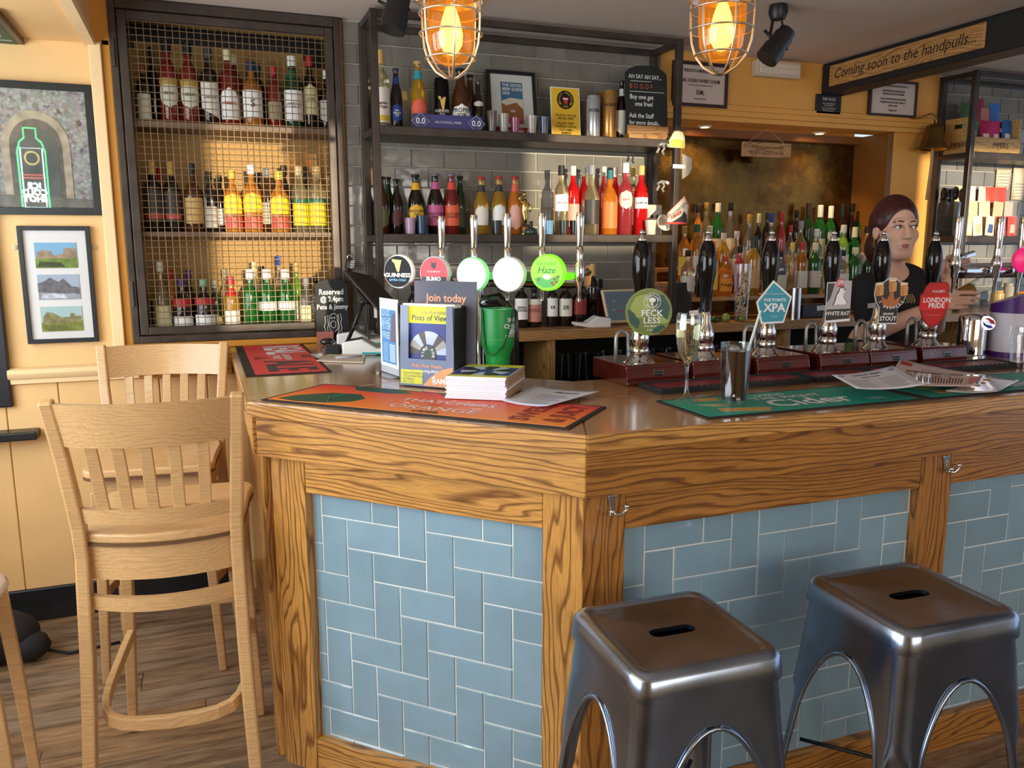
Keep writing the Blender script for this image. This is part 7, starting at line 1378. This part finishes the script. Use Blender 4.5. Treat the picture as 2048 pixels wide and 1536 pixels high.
# snack strips and papers on the lower right shelf
cols = ['#d8c8a0', '#e0d0b0', '#c8442e', '#e8e0d0', '#d8b890', '#3a5a8a', '#e8d8c0', '#b8b0a0', '#e0c8a0', '#c84a36']
for i in range(15):
    lv = i//5; w_ = .078; x_ = RX+.065+(i % 5)*.088+.015*lv
    packet(x_, RY+.03+.045*lv, ZR2+.002, w_, .11+.085*lv, cols[(i*3) % 10], '%s snack packet, %s along in the %s row of the lit pile' % (['buff', 'ivory', 'red', 'white', 'tan', 'blue', 'cream', 'grey', 'sand', 'scarlet'][(i*3) % 10], ordi(i % 5), ['front', 'middle', 'back'][lv]), -.06, random.uniform(-.15, .15), random.uniform(-.10, .10), band=cols[(i+3) % 10])
for i, (px0, py0, px1, py1, lab) in enumerate(((1996, 338, 2022, 380, 'small note sheet pinned on the grey tiles at right'), (2030, 334, 2052, 400, 'paper with a pencil face drawing pinned at the right edge'))):
    a = ay(px0, py0, YW-.02); b = ay(px1, py1, YW-.02)
    rows = [[(a[0]+(b[0]-a[0])*u/4, YW-.012-.012*math.sin(u)*v/4, a[2]+(b[2]-a[2])*v/4) for u in range(5)] for v in range(5)]
    o = tag(MB().grid(rows).build('pinned_note', mat('note_paper', (.72, .58, .44), .6), smooth=True), lab, 'note'); o.modifiers.new('paper', 'SOLIDIFY').thickness = .0006
    for q in range(5): MB().box(a[0]+.01, b[0]-.01, YW-.030, YW-.0295, b[2]+.02+q*.018, b[2]+.022+q*.018).build('text_line', INKG, o)
# dark bundles pinned at the shelving's left side
for i in range(4):
    P = (RX+.028, RY+.05+i*.040, ZR2+.225+.012*(i % 2)); tag(MB().ball((0, 0, 0), .019, 10, sc=(.8, 1, 2.0)).build('wrapped_bundle', mat('film_black', (.02, .018, .016), .12, bump=1.0, bscale=40), M=TM(P, rz=i)), 'dark film wrapped bundle, %s from the front at the side of the right shelving' % ordi(i), 'bundle', 'wrapped bundles')
# clutter behind the taps on the right back counter
for i, (px, hh_, r_, col, lab) in enumerate(((1880, .13, .03, '#c8b890', 'stone jar'), (1990, .11, .035, '#b89860', 'tan carton'), (2010, .15, .03, '#9a9488', 'grey canister'), (2035, .10, .035, '#c87a2a', 'orange tub'), (2062, .16, .03, '#8a8478', 'steel caddy'))):
    q = ay(px, 640, 3.42); o = tag(MB().lathe([(0, 0), (r_, 0), (r_, hh_*.85), (r_*.8, hh_*.9), (r_*.85, hh_), (0, hh_)], 18).build('storage_jar', mat('jar_'+col[1:], col, .3), M=TM((q[0], 3.42, ZBB)), smooth=40), lab+' on the back counter behind the right taps', 'jar', 'jars behind the right taps')
# ================================================================== beech bar chairs
def chair(name, lab, loc, rz):
    t = empty(name, lab, 'chair', loc, rz, 'beech slat-back bar chairs')
    ZTOP, HW = 1.15, .222
    def by(z): return float(np.interp(z, [0, .4, .74, .84, 1.0, 1.15], [-.275, -.232, -.205, -.212, -.242, -.285]))
    def hw(z): return float(np.interp(z, [0, .4, .76, 1.15], [.215, .198, .192, HW]))
    for s_ in (-1, 1):
        zs = [0, .15, .3, .45, .6, .72, .8, .9, 1.0, 1.08, 1.15]
        MB().sweep([(s_*hw(z), by(z), z) for z in zs], [.034]*11, [.030, .034, .040, .044, .044, .044, .042, .038, .034, .032, .030], up=(0, -1, .0)).build('back_leg', BEECH, t, bevel=.006)
        MB().sweep([(s_*.195, .150, 0), (s_*.178, .150, .40), (s_*.172, .148, .70)], [.026, .034, .038], [.026, .034, .038], up=(0, -1, 0)).build('front_leg', BEECH, t, bevel=.005)
    def bulge(u, b): return -b*(1-u*u)
    def curved(nm, z0, z1, b, th, yo=0.0, w=None, n=16, lean=True):
        rows = []
        for side in (0, 1):
            for z in ((z0, z1) if side == 0 else (z1, z0)):
                W_ = (w or hw(z)-.012)
                rows.append([(u*W_, (by(z) if lean else by((z0+z1)/2))+yo+bulge(u, b)-(th/2 if side == 0 else -th/2), z) for u in [2*k/n-1 for k in range(n+1)]])
        mb = MB(); mb.grid(rows+[rows[0]])
        mb.add([rows[k][0] for k in range(4)], [(0, 1, 2, 3)]); mb.add([rows[k][-1] for k in range(4)], [(3, 2, 1, 0)])
        return mb.build(nm, BEECH, t, smooth=35)
    curved('top_rail', 1.028, 1.142, .060, .022)
    curved('lower_rail', .814, .854, .048, .022)
    for k in range(5):
        u = (-2+k)*.33; pts = [(u*(hw(z)-.012)*1.0, by(z)+bulge(u, .048+(z-.84)*.06), z) for z in (.845, .90, .97, 1.035)]
        MB().sweep(pts, .030, .011, up=(0, -1, .0)).build('back_slat', BEECH, t, bevel=.002)
    # seat
    def outline(g=0.0, n=10):
        P = []
        for k in range(n+1): u = 1-2*k/n; P.append((u*(.188+g), -.205-.045*(1-u*u)-g))         # back edge
        for a in range(5): P.append((-.205-g+.0*a, -.12+.05*a))
        for k in range(9): a = PI*1.0-PI*.5*k/8; P.append((-.165+ (.045+g)*math.cos(a), .145+(.055+g)*math.sin(a)))
        for k in range(9): a = PI*.5-PI*.5*k/8; P.append((.165+(.045+g)*math.cos(a), .145+(.055+g)*math.sin(a)))
        for a in range(5): P.append((.205+g, .08-.05*a))
        return P
    MB().prism(outline()[::-1], .755, .782).build('seat', BEECH, t, bevel=.006, smooth=35); MB().prism(outline(.001)[::-1], .748, .756).build('seat_edge', mat('walnut_edge', (.14, .07, .035), .4), t)
    curved('back_apron', .655, .748, .040, .020, yo=.015, w=.178, lean=False)
    for s_ in (-1, 1): MB().box(s_*.186-.009, s_*.186+.009, -.19, .14, .675, .748).build('side_apron', BEECH, t, bevel=.002)
    MB().box(-.155, .155, .150, .168, .675, .748).build('front_apron', BEECH, t, bevel=.002)
    curved('upper_stretcher', .575, .612, .052, .022, yo=.012, w=.182, lean=False)
    # foot ring: bent bar from the front legs round the back
    hp_ = [(.172, .13, .335), (.178, .05, .318), (.183, -.03, .30), (.186, -.10, .285), (.184, -.15, .275), (.174, -.195, .267), (.154, -.228, .261), (.12, -.247, .257), (.07, -.257, .255)]; pts = [(-a, b, c) for a, b, c in hp_]+[(0, -.261, .254)]+hp_[::-1]
    MB().sweep(pts, .020, .036).build('foot_ring', BEECH, t, bevel=.003)
    MB().box(-.165, .165, .142, .160, .40, .435).build('front_stretcher', BEECH, t, bevel=.003)
    return t
chair('bar_chair', 'pale beech slat-back bar chair nearest the viewer, back turned', (-.115, 2.475, 0), -.13)
chair('bar_chair', 'beech slat-back bar chair against the dado, facing the viewer', (-.185, 3.12, 0), PI-.12)
# ================================================================== steel stools
GUN = mat('raw_steel', (.31, .37, .48), .22, metal=1.0, var=.22, vscale=7)
def stool(lab, x, y, rz, H=.755):
    t = empty('metal_stool', lab, 'stool', (x, y, 0), rz, 'raw steel stools at the bar')
    hs = .156; rc = .040
    def rsq(s, r, n=6):
        P = []; q = s-r
        for i_, (cx, cy) in enumerate(((q, q), (-q, q), (-q, -q), (q, -q))):
            a0 = PI/2*i_
            for k in range(n+1): a = a0+PI/2*k/n; P.append((cx+r*math.cos(a), cy+r*math.sin(a)))
            dx, dy = -math.sin(a0+0), math.cos(a0+0); nx, ny = ((-q, q), (-q, -q), (q, -q), (q, q))[i_]
            ex, ey = P[-1]; ox, oy = math.cos(a0+PI/2)*r, math.sin(a0+PI/2)*r
            for k in range(1, 8): w = k/8; P.append((ex+(nx+ox-ex)*w, ey+(ny+oy-ey)*w))
        return P
    # seat: skirt, rolled edge, raised rim, dished panel with a slot
    rings = [(hs+.001, rc, H-.052), (hs+.0095, rc+.004, H-.052), (hs+.009, rc+.004, H-.044), (hs+.005, rc, H-.012), (hs-.001, rc-.004, H-.004), (hs-.008, rc-.008, H), (hs-.020, rc-.012, H), (hs-.024, rc-.014, H-.004), (hs-.028, rc-.016, H-.005)]
    rows = [[(a, b, z) for a, b in rsq(s, r)] for s, r, z in rings]; rows = [r+[r[0]] for r in rows]
    slot = []
    base = rsq(hs-.028, rc-.016); n = len(base)
    for a, b in base:
        th = math.atan2(b, a); L_, R_ = .034, .017
        # stadium slot, ray from centre
        c_, s_ = math.cos(th), math.sin(th)
        if abs(s_)*L_ > R_*abs(c_)*1.0 and abs(c_*R_/max(abs(s_), 1e-6)) <= L_: q = R_/abs(s_)
        else:
            bq = L_*abs(c_); q = bq+math.sqrt(max(0, bq*bq-(L_*L_-R_*R_)))
        slot.append((q*c_, q*s_, H-.005))
    rows.append(slot+[slot[0]]); rows.append([(a, b, H-.014) for a, b, z in slot]+[(slot[0][0], slot[0][1], H-.014)])
    MB().grid(rows).build('seat', GUN, t, smooth=40)
    MB().add([(a, b, H-.040) for a, b in rsq(hs-.012, rc)], [tuple(range(n))]).build('seat_underside', DARK, t)
    # legs: folded sheet at each corner, arched between
    zt = H-.060; za = H-.125
    def s_at(z): return hs+(zt-z)*.098
    def cut(z):     # half width of the opening on a side
        s = s_at(z); wleg = .040+.020*min(1, max(0, (z-.05)/.5)); amax = s-wleg
        d = (za-z)/.20
        if d <= 0: return 0.0
        return amax*math.sqrt(1-(1-min(1, d))**2)
    zs = [zt, (zt+za)/2, za]+[za-.20*(1-math.cos(PI/2*k/10)) for k in range(1, 11)]+[za-.20-(za-.20)*k/24 for k in range(1, 25)]
    for q in range(4):
        rows = []
        for z in zs:
            s = s_at(z); r = .034; c = cut(z); row_ = []
            for k in range(5): row_.append((c+(s-r-c)*k/5, s))
            for k in range(7): a = PI/2-PI/2*k/6; row_.append((s-r+r*math.cos(a), s-r+r*math.sin(a)))
            for k in range(1, 6): row_.append((s, s-r-(s-r-c)*k/5))
            out = []
            for k, (a, b) in enumerate(row_):
                m_ = abs(k-8)/8.0; g = math.exp(-(m_*3.4)**4)*.019*min(1, max(0, (H-.27-z)/.03)) if z < H-.27 else 0     # pressed channel on the corner
                a -= g*.7; b -= g*.7
                ang = q*PI/2; out.append((a*math.cos(ang)-b*math.sin(ang), a*math.sin(ang)+b*math.cos(ang), z))
            rows.append(out)
        o = MB().grid(rows).build('leg', GUN, t, smooth=50); md = o.modifiers.new('sheet', 'SOLIDIFY'); md.thickness = .002; md.offset = -1
        f_ = rows[-1]; c8 = f_[8]; MB().ball((c8[0]*.97, c8[1]*.97, .008), .014, 10, sc=(1, 1, .57)).build('rubber_foot', RUB, o, smooth=True)
        # rolled edge along the arch
        pts = [(cut(z), s_at(z)+.001, z) for z in zs[2:]][::-1]; pts = pts+[(-a, b, c) for a, b, c in pts[:-1][::-1]]; ang = q*PI/2
        MB().tube([(a*math.cos(ang)-b*math.sin(ang), a*math.sin(ang)+b*math.cos(ang), c) for a, b, c in pts], .0048, 8).build('rolled_edge', GUN, t, smooth=True)
    MB().grid([[(a, b, z) for a, b in rsq(s_at(z)+.0014, .0354)]+[(lambda v: (v[0], v[1], z))(rsq(s_at(z)+.0014, .0354)[0])] for z in (zt+.004, za+.006)]).build('skirt_band', GUN, t, smooth=50)
    for q in range(2):
        s = s_at(.33)-.03; a = PI/4+q*PI/2; R_ = s*1.30
        MB().tube([(R_*math.cos(a), R_*math.sin(a), .33+.006*q), (-R_*math.cos(a), -R_*math.sin(a), .33+.006*q)], .005, 8).build('cross_brace', mat('dark_rod', (.03, .03, .032), .4, metal=.6), t, smooth=True)
    return t
stool('raw steel stool with slotted seat in front of the bar corner', .850, 1.330, -.03); stool('raw steel stool with slotted seat further right along the bar', 1.436, 1.290, -.04)
# ================================================================== things at the left edge
bg = empty('backpack', 'dark bag lying on the floor by the skirting at left', 'bag', (-.80, 3.30, 0)); CLO = mat('bag_cloth', (.012, .012, .014), .8, bump=.6, bscale=50)
MB().ball((0, 0, .10), .16, 18, sc=(1.0, .62, .62)).build('body', CLO, bg, smooth=True); MB().ball((.12, -.03, .06), .075, 12, sc=(1, .8, .75)).build('pocket', CLO, bg, smooth=True)
MB().tube([(.17, -.02, .03), (.25, -.03, .006), (.36, -.01, .005), (.42, .0, .005)], .006, 6).build('strap', CLO, bg, smooth=True); MB().cbox((.165, -.05, .05), (.02, .01, .03)).build('buckle', STAIN, bg)
E_ = ax(0, 1450, -.42); lsx = az(12, 1536, .06)
Xe = ay(17, 1180, 2.3)[0]; Ze = ay(9, 1175, 2.3)[2]
ls_ = empty('low_stool', 'wooden stool with pale cushion cut off by the left edge', 'stool', (Xe-.185, 2.3, 0), .1)
for a, b in ((.185, .13), (.165, -.16), (-.12, .16), (-.12, -.16)): MB().sweep([(a, b, 0), (a*.92, b*.95, .3), (a*.80, b*.86, Ze-.05)], [.026, .032, .034], [.026, .032, .034], up=(0, 1, 0)).build('leg', BEECH, ls_, bevel=.004)
MB().box(-.14, .15, -.15, .15, Ze-.055, Ze-.03).build('seat', BEECH, ls_, bevel=.006)
MB().ball((.0, 0, Ze), .185, 20, sc=(1, .95, .20)).build('cushion', mat('pale_cushion', (.66, .55, .50), .8), ls_, smooth=True)
# ================================================================== the person behind the bar
class Field:
    """signed distance on a grid, joined smoothly; meshed by surface nets"""
    def __init__(s, lo, hi, h):
        s.lo = np.array(lo, float); s.h = h; s.n = np.ceil((np.array(hi)-s.lo)/h).astype(int)+1; s.d = np.full(s.n, 1.0, np.float32)
    def _box(s, lo, hi):
        a = np.clip(np.floor((np.array(lo)-s.lo)/s.h).astype(int), 0, s.n-1); b = np.clip(np.ceil((np.array(hi)-s.lo)/s.h).astype(int)+1, 1, s.n)
        sl = tuple(slice(x, y) for x, y in zip(a, b)); g = np.meshgrid(*[s.lo[i]+s.h*np.arange(a[i], b[i]) for i in range(3)], indexing='ij')
        return sl, np.stack(g, -1).astype(np.float32)
    def put(s, fn, lo, hi, k=.012, op='add'):
        m = .045
        sl, P = s._box(np.array(lo)-m, np.array(hi)+m)
        if P.size == 0: return
        e = fn(P); d = s.d[sl]
        if op == 'add':
            hh = np.clip(.5+.5*(d-e)/k, 0, 1); s.d[sl] = d*(1-hh)+e*hh-k*hh*(1-hh)
        else:
            e = -e; hh = np.clip(.5-.5*(d-e)/k, 0, 1); s.d[sl] = d*(1-hh)+e*hh+k*hh*(1-hh)
    def cap(s, a, b, ra, rb=None, k=.012, op='add'):
        a = np.array(a, float); b = np.array(b, float); rb = ra if rb is None else rb; ab = b-a; L2 = max(float(ab@ab), 1e-9)
        def fn(P): q = P-a; t = np.clip((q@ab)/L2, 0, 1); return np.linalg.norm(q-t[..., None]*ab, axis=-1)-(ra+(rb-ra)*t)
        R = max(ra, rb); s.put(fn, np.minimum(a, b)-R, np.maximum(a, b)+R, k, op)
    def ell(s, c, r, R=None, k=.012, op='add'):
        c = np.array(c, float); r = np.array(r, float); R = np.eye(3) if R is None else R
        def fn(P): q = (P-c) @ R; k0 = np.linalg.norm(q/r, axis=-1); k1 = np.linalg.norm(q/(r*r), axis=-1)+1e-6; return k0*(k0-1)/k1
        m = max(r); s.put(fn, c-m, c+m, k, op)
    def mesh(s):
        D = s.d; neg = D < 0; n = D.shape
        C = [(0, 0, 0), (1, 0, 0), (0, 1, 0), (1, 1, 0), (0, 0, 1), (1, 0, 1), (0, 1, 1), (1, 1, 1)]
        cell = lambda A, o: A[o[0]:n[0]-1+o[0], o[1]:n[1]-1+o[1], o[2]:n[2]-1+o[2]]
        cnt = sum(cell(neg, o).astype(np.int8) for o in C); act = (cnt > 0) & (cnt < 8); idx = np.argwhere(act)
        acc = np.zeros((len(idx), 3)); num = np.zeros(len(idx))
        vals = [D[idx[:, 0]+o[0], idx[:, 1]+o[1], idx[:, 2]+o[2]] for o in C]
        for i in range(8):
            for j in range(i+1, 8):
                if sum(abs(p-q) for p, q in zip(C[i], C[j])) != 1: continue
                m = (vals[i] < 0) != (vals[j] < 0); t = np.where(m, vals[i]/(vals[i]-vals[j]+1e-12), 0)
                pos = np.array(C[i])[None]+t[:, None]*(np.array(C[j])-np.array(C[i]))[None]; acc += pos*m[:, None]; num += m
        V = s.lo+s.h*(idx+acc/num[:, None]); vid = -np.ones(act.shape, int); vid[tuple(idx.T)] = np.arange(len(idx)); F = []
        for ax_ in range(3):
            u, v = (ax_+1) % 3, (ax_+2) % 3
            a = [slice(None)]*3; b = [slice(None)]*3; a[ax_] = slice(0, n[ax_]-1); b[ax_] = slice(1, n[ax_])
            e = neg[tuple(a)] != neg[tuple(b)]; E = np.argwhere(e); E = E[(E[:, u] > 0) & (E[:, v] > 0) & (E[:, u] < n[u]-1) & (E[:, v] < n[v]-1)]
            def g(du, dv): q = E.copy(); q[:, u] -= du; q[:, v] -= dv; return vid[tuple(q.T)]
            Q = np.stack([g(1, 1), g(0, 1), g(0, 0), g(1, 0)], 1); fl = neg[tuple(E.T)]; Q[~fl] = Q[~fl][:, ::-1]
            F.append(Q[(Q >= 0).all(1)])
        F = np.concatenate(F); o = MB(); o.v = [tuple(p) for p in V.tolist()]; o.f = [tuple(q) for q in F.tolist()]; o.m = [0]*len(o.f); return o
TH = 3.2; HC = np.array(at(1791, 467, TH)); HC[2] = 1.578
YH = -.36; CYH, SYH = math.cos(YH), math.sin(YH)
HR = np.array([[CYH, SYH, 0], [SYH, -CYH, 0], [0, 0, 1]]).T.copy()       # columns: her left, forward, up
HR = np.stack([np.array([CYH, SYH, 0]), np.array([SYH, -CYH, 0]), np.array([0, 0, 1.0])], 1)
def hl(x, y, z): return HC+HR @ np.array([x, y, z])
SKIN = mat('skin', (.70, .42, .31), .5, var=.05, vscale=20, spec=.35); SKIN.node_tree.nodes['Principled BSDF'].inputs['Subsurface Weight'].default_value = .12; SKIN.node_tree.nodes['Principled BSDF'].inputs['Subsurface Radius'].default_value = (.012, .005, .003)
Sr = np.array(at(1732, 582, 3.22)); Sl = np.array(at(1862, 576, 3.42)); Nk = hl(0, -.035, -.165)
Er = np.array(at(1746, 664, 3.16)); Wr = np.array(at(1858, 618, 3.19)); Pr = np.array(at(1884, 600, 3.19))
El = np.array(at(1868, 652, 3.44)); Wl = np.array(at(1893, 582, 3.26)); Pl = np.array(at(1896, 548, 3.235))
F = Field((HC[0]-.30, HC[1]-.35, 1.04), (HC[0]+.42, HC[1]+.33, 1.74), .0042)
f = F
f.ell(hl(0, -.015, .035), (.073, .093, .090), HR); f.ell(hl(0, .022, -.040), (.060, .068, .083), HR, .02); f.ell(hl(0, .060, -.092), (.026, .024, .022), HR, .02)
for s_ in (-1, 1):
    f.ell(hl(s_*.040, .050, -.022), (.024, .028, .022), HR, .02); f.cap(hl(s_*.052, .0, -.065), hl(s_*.02, .062, -.098), .016, .014, .02)
f.cap(hl(-.034, .078, .030), hl(.034, .078, .030), .010, k=.014)
for s_ in (-1, 1): f.ell(hl(s_*.031, .097, .010), (.017, .014, .011), HR, .010, 'sub'); f.ell(hl(s_*.030, .079, .010), (.0135, .0120, .0110), HR, .004)
f.cap(hl(0, .088, .016), hl(0, .110, -.026), .0075, .0120, .010)
for s_ in (-1, 1): f.ell(hl(s_*.011, .098, -.031), (.0085, .009, .0075), HR, .006)
f.cap(hl(-.018, .084, -.058), hl(.018, .084, -.058), .0075, k=.008); f.cap(hl(-.014, .083, -.069), hl(.014, .083, -.069), .008, k=.007)
f.cap(hl(-.024, .090, -.0635), hl(.024, .090, -.0635), .0028, k=.004, op='sub')
for s_ in (-1, 1): f.ell(hl(s_*.074, -.008, -.008), (.011, .019, .031), HR, .006); f.ell(hl(s_*.084, -.004, -.004), (.006, .010, .017), HR, .006, 'sub')
f.cap(hl(0, -.028, -.05), Nk, .050, .056, .025); f.cap(Sr, Sl, .058, k=.05); f.cap((Sr+Sl)/2+np.array([0, 0, -.02]), (Sr+Sl)/2+np.array([0, .02, -.34]), .115, .125, .05)
f.cap(Sr, Er, .047, .040, .02); f.cap(Er, Wr, .040, .026, .02); f.cap(Sl, El, .045, .038, .02); f.cap(El, Wl, .036, .025, .02)
def hand(W_, P_, chains, r=.0088, thumb=None):
    f.cap(W_, P_, .024, .026, .012); d = (P_-W_)/np.linalg.norm(P_-W_)
    for c in chains:
        for i, (a, b) in enumerate(zip(c[:-1], c[1:])): f.cap(a, b, r*(1.12-.10*i), r*(1.02-.10*i), .0045 if i else .009)
A = lambda x, y, t: np.array(at(x, y, t))
hand(Wr, Pr, [[A(1884, 590, 3.180), A(1912, 585, 3.155), A(1938, 585, 3.160), A(1956, 586, 3.180)], [A(1885, 598, 3.180), A(1914, 596, 3.150), A(1940, 596, 3.155), A(1957, 597, 3.175)], [A(1884, 606, 3.180), A(1910, 606, 3.150), A(1934, 606, 3.155), A(1949, 606, 3.175)], [A(1881, 613, 3.180), A(1903, 615, 3.155), A(1921, 615, 3.160), A(1934, 614, 3.175)], [A(1876, 592, 3.200), A(1886, 578, 3.220), A(1899, 571, 3.235), A(1910, 569, 3.240)]])
hand(Wl, Pl, [[A(1892, 530, 3.23), A(1897, 515, 3.225), A(1910, 512, 3.23), A(1920, 517, 3.24)], [A(1900, 528, 3.24), A(1906, 512, 3.24), A(1920, 509, 3.245), A(1930, 515, 3.25)], [A(1908, 530, 3.25), A(1915, 515, 3.255), A(1928, 512, 3.26), A(1937, 519, 3.26)], [A(1914, 537, 3.26), A(1922, 524, 3.265), A(1933, 522, 3.27), A(1940, 527, 3.27)], [A(1887, 552, 3.22), A(1884, 535, 3.21), A(1889, 522, 3.21), A(1897, 518, 3.215)]])
pe = empty('person', 'bartender with dark red hair in a black T-shirt pouring a drink', 'person', (HC[0], HC[1]+.05, 0)); bpy.context.view_layer.update()
PI_ = pe.matrix_world.inverted()
def pk(o, par=pe): o.parent = par; o.matrix_parent_inverse = PI_; return o
f.cap((HC[0]+.05, HC[1]+.10, 1.10), (HC[0]+.05, HC[1]+.10, 1.06), .12, k=.04)
body = pk(F.mesh().build('body', SKIN, smooth=True))
# legs and hips below the counter, in dark trousers
G2 = Field((HC[0]-.20, HC[1]-.12, -.02), (HC[0]+.30, HC[1]+.32, 1.14), .012); bx_, by_ = HC[0]+.05, HC[1]+.10
G2.ell((bx_, by_, .95), (.165, .12, .16), k=.03)
for s_ in (-1, 1): G2.cap((bx_+s_*.085, by_, .90), (bx_+s_*.09, by_-.01, .50), .085, .058, .03); G2.cap((bx_+s_*.09, by_-.01, .50), (bx_+s_*.09, by_+.01, .08), .056, .042, .03); G2.cap((bx_+s_*.09, by_+.02, .04), (bx_+s_*.095, by_-.13, .035), .04, .035, .03)
G2.cap((bx_, by_, .95), (bx_, by_, 1.11), .125, .125, .04)
pk(G2.mesh().build('trousers', mat('dark_trousers', (.012, .012, .015), .8), smooth=True))
# T-shirt
S = Field((HC[0]-.30, HC[1]-.35, 1.04), (HC[0]+.42, HC[1]+.33, 1.50), .0055)
S.cap(Sr, Sl, .070, k=.05); S.cap((Sr+Sl)/2+np.array([0, 0, -.02]), (Sr+Sl)/2+np.array([0, .02, -.34]), .128, .138, .05); S.cap(Sr, Sr+(Er-Sr)*.60, .062, .058, .02); S.cap(Sl, Sl+(El-Sl)*.60, .060, .056, .02)
S.cap(hl(0, -.02, -.10), Nk+np.array([0, 0, -.005]), .062, .066, .02)
S.cap(hl(0, .01, -.02), hl(0, .0, -.140), .072, .070, .008, 'sub'); S.ell((HC[0]+.02, HC[1]+.04, 1.49), (.16, .2, .045), k=.006, op='sub')
SHM = mat('black_tshirt', (.010, .010, .012), .85, bump=.35, bscale=14)
sh = pk(S.mesh().build('t_shirt', SHM, smooth=True))
Q = A(1822, 592, 3.02)
for q in range(4): pk(MB().sweep([tuple(A(1808+q*5, 588, 3.03)), tuple(A(1815+q*5, 600, 3.03)), tuple(A(1810+q*6, 606, 3.03))], .004, .001, up=(.7, .7, 0)).build('shirt_print', mat('shirt_gold', (.45, .32, .10), .6)))
# hair
Hh_ = Field(HC-.17, HC+.17, .0042)
Hh_.ell(hl(0, -.022, .040), (.082, .100, .097), HR, .02); Hh_.ell(hl(-.005, -.075, -.045), (.066, .055, .072), HR, .03); Hh_.ell(hl(-.03, -.100, -.075), (.042, .040, .055), HR, .03)
for s_ in (-1, 1): Hh_.ell(hl(s_*.070, -.026, .028), (.016, .040, .038), HR, .02); Hh_.ell(hl(s_*.080, .0, -.018), (.018, .026, .026), HR, .010, 'sub')
Hh_.ell(hl(0, .092, -.030), (.069, .082, .104), HR, .012, 'sub'); Hh_.ell(hl(0, .04, -.11), (.09, .075, .085), HR, .015, 'sub'); Hh_.cap(hl(0, .095, .10), hl(0, .0, .146), .0022, k=.006, op='sub')
HAIRM = mat('dark_red_hair', (.055, .012, .010), .42, var=.5, vscale=60)
pk(Hh_.mesh().build('hair', HAIRM, smooth=True))
EYEW = mat('eye_white', (.72, .70, .68), .2, coat=.6); IRIS = mat('iris', (.06, .05, .035), .1, coat=1); LASH = mat('lash', (.015, .008, .006), .6); BROW = mat('brow', (.06, .025, .018), .7)
for s_ in (-1, 1):
    c = hl(s_*.030, .0805, .009); e = pk(MB().ball((0, 0, 0), .0112, 16).build('eye', EYEW, M=Matrix.Translation(tuple(c)), smooth=True))
    d = HR @ np.array([.45, .89, -.05]); i_ = MB().ball(tuple(c+d*.0066), .0066, 12).build('iris', IRIS, smooth=True); pk(i_)
    pk(MB().tube([tuple(hl(s_*.030+u*.0165, .0925-abs(u)**2*.008, .0155-.0055*u*u)) for u in (-1.15, -.6, 0, .6, 1.0)] if s_ > 0 else [tuple(hl(s_*.030+u*.0165, .0925-abs(u)**2*.008, .0155-.0055*u*u)) for u in (1.0, .6, 0, -.6, -1.25)], [.0010, .0016, .0018, .0016, .0008], 6).build('eyelid_line', LASH, smooth=True))
    pk(MB().tube([tuple(hl(s_*(.012+u*.036), .0905-.012*u*u, .0285+.007*u-.009*u*u*u)) for u in (0, .3, .6, .85, 1.05)], [.0020, .0028, .0026, .0018, .0008], 6).build('eyebrow', BROW, smooth=True))
LIP = mat('lip', (.42, .13, .12), .4)
pk(MB().tube([tuple(hl(u*.021, .0925-.010*u*u, -.0585-.003*u*u-(.0012 if abs(u) < .1 else 0))) for u in (-1, -.5, -.2, 0, .2, .5, 1)], [.0010, .0030, .0036, .0032, .0036, .0030, .0010], 8).build('upper_lip', LIP, smooth=True)); pk(MB().tube([tuple(hl(u*.019, .0915-.010*u*u, -.0685+.004*u*u)) for u in (-1, -.5, 0, .5, 1)], [.0010, .0034, .0044, .0034, .0010], 8).build('lower_lip', LIP, smooth=True))
for q in range(4): pk(MB().tube([tuple(hl(-.079, -.006, -.040-.008*q)+np.array([.003*math.cos(a), 0, .003*math.sin(a)])) for a in [2*PI*j/10 for j in range(10)]], .0009, 5, closed=True).build('earring', GOLD))
R_ = (A(1921, 606, 3.152)); pk(MB().tube([tuple(R_+np.array([.0, .0095*math.cos(a), .0095*math.sin(a)])) for a in [2*PI*j/14 for j in range(14)]], .0012, 6, closed=True).build('ring', mat('silver', (.8, .8, .8), .15, metal=1)))
# glass being filled under the tap
B0 = Vector(A(1905, 596, 3.205)); B1 = Vector(A(1972, 566, 3.235)); ax_d = (B1-B0).normalized(); Lg = (B1-B0).length
g = tag(MB().lathe([(0, 0), (.026, 0), (.034, Lg), (.0322, Lg), (.0245, .006), (0, .006)], 24, cap=False).build('pint_glass', CLR, M=Matrix.Translation(B0) @ ax_d.to_track_quat('Z', 'Y').to_matrix().to_4x4(), smooth=40), 'tilted glass part filled with golden beer in the bartender\'s hand', 'glass')
MB().lathe([(0, .007), (.0235, .007), (.0275, Lg*.55), (0, Lg*.50)], 24).build('beer', mat('golden_beer', (.55, .26, .03), .05, trans=.4, ior=1.33), g, smooth=40)
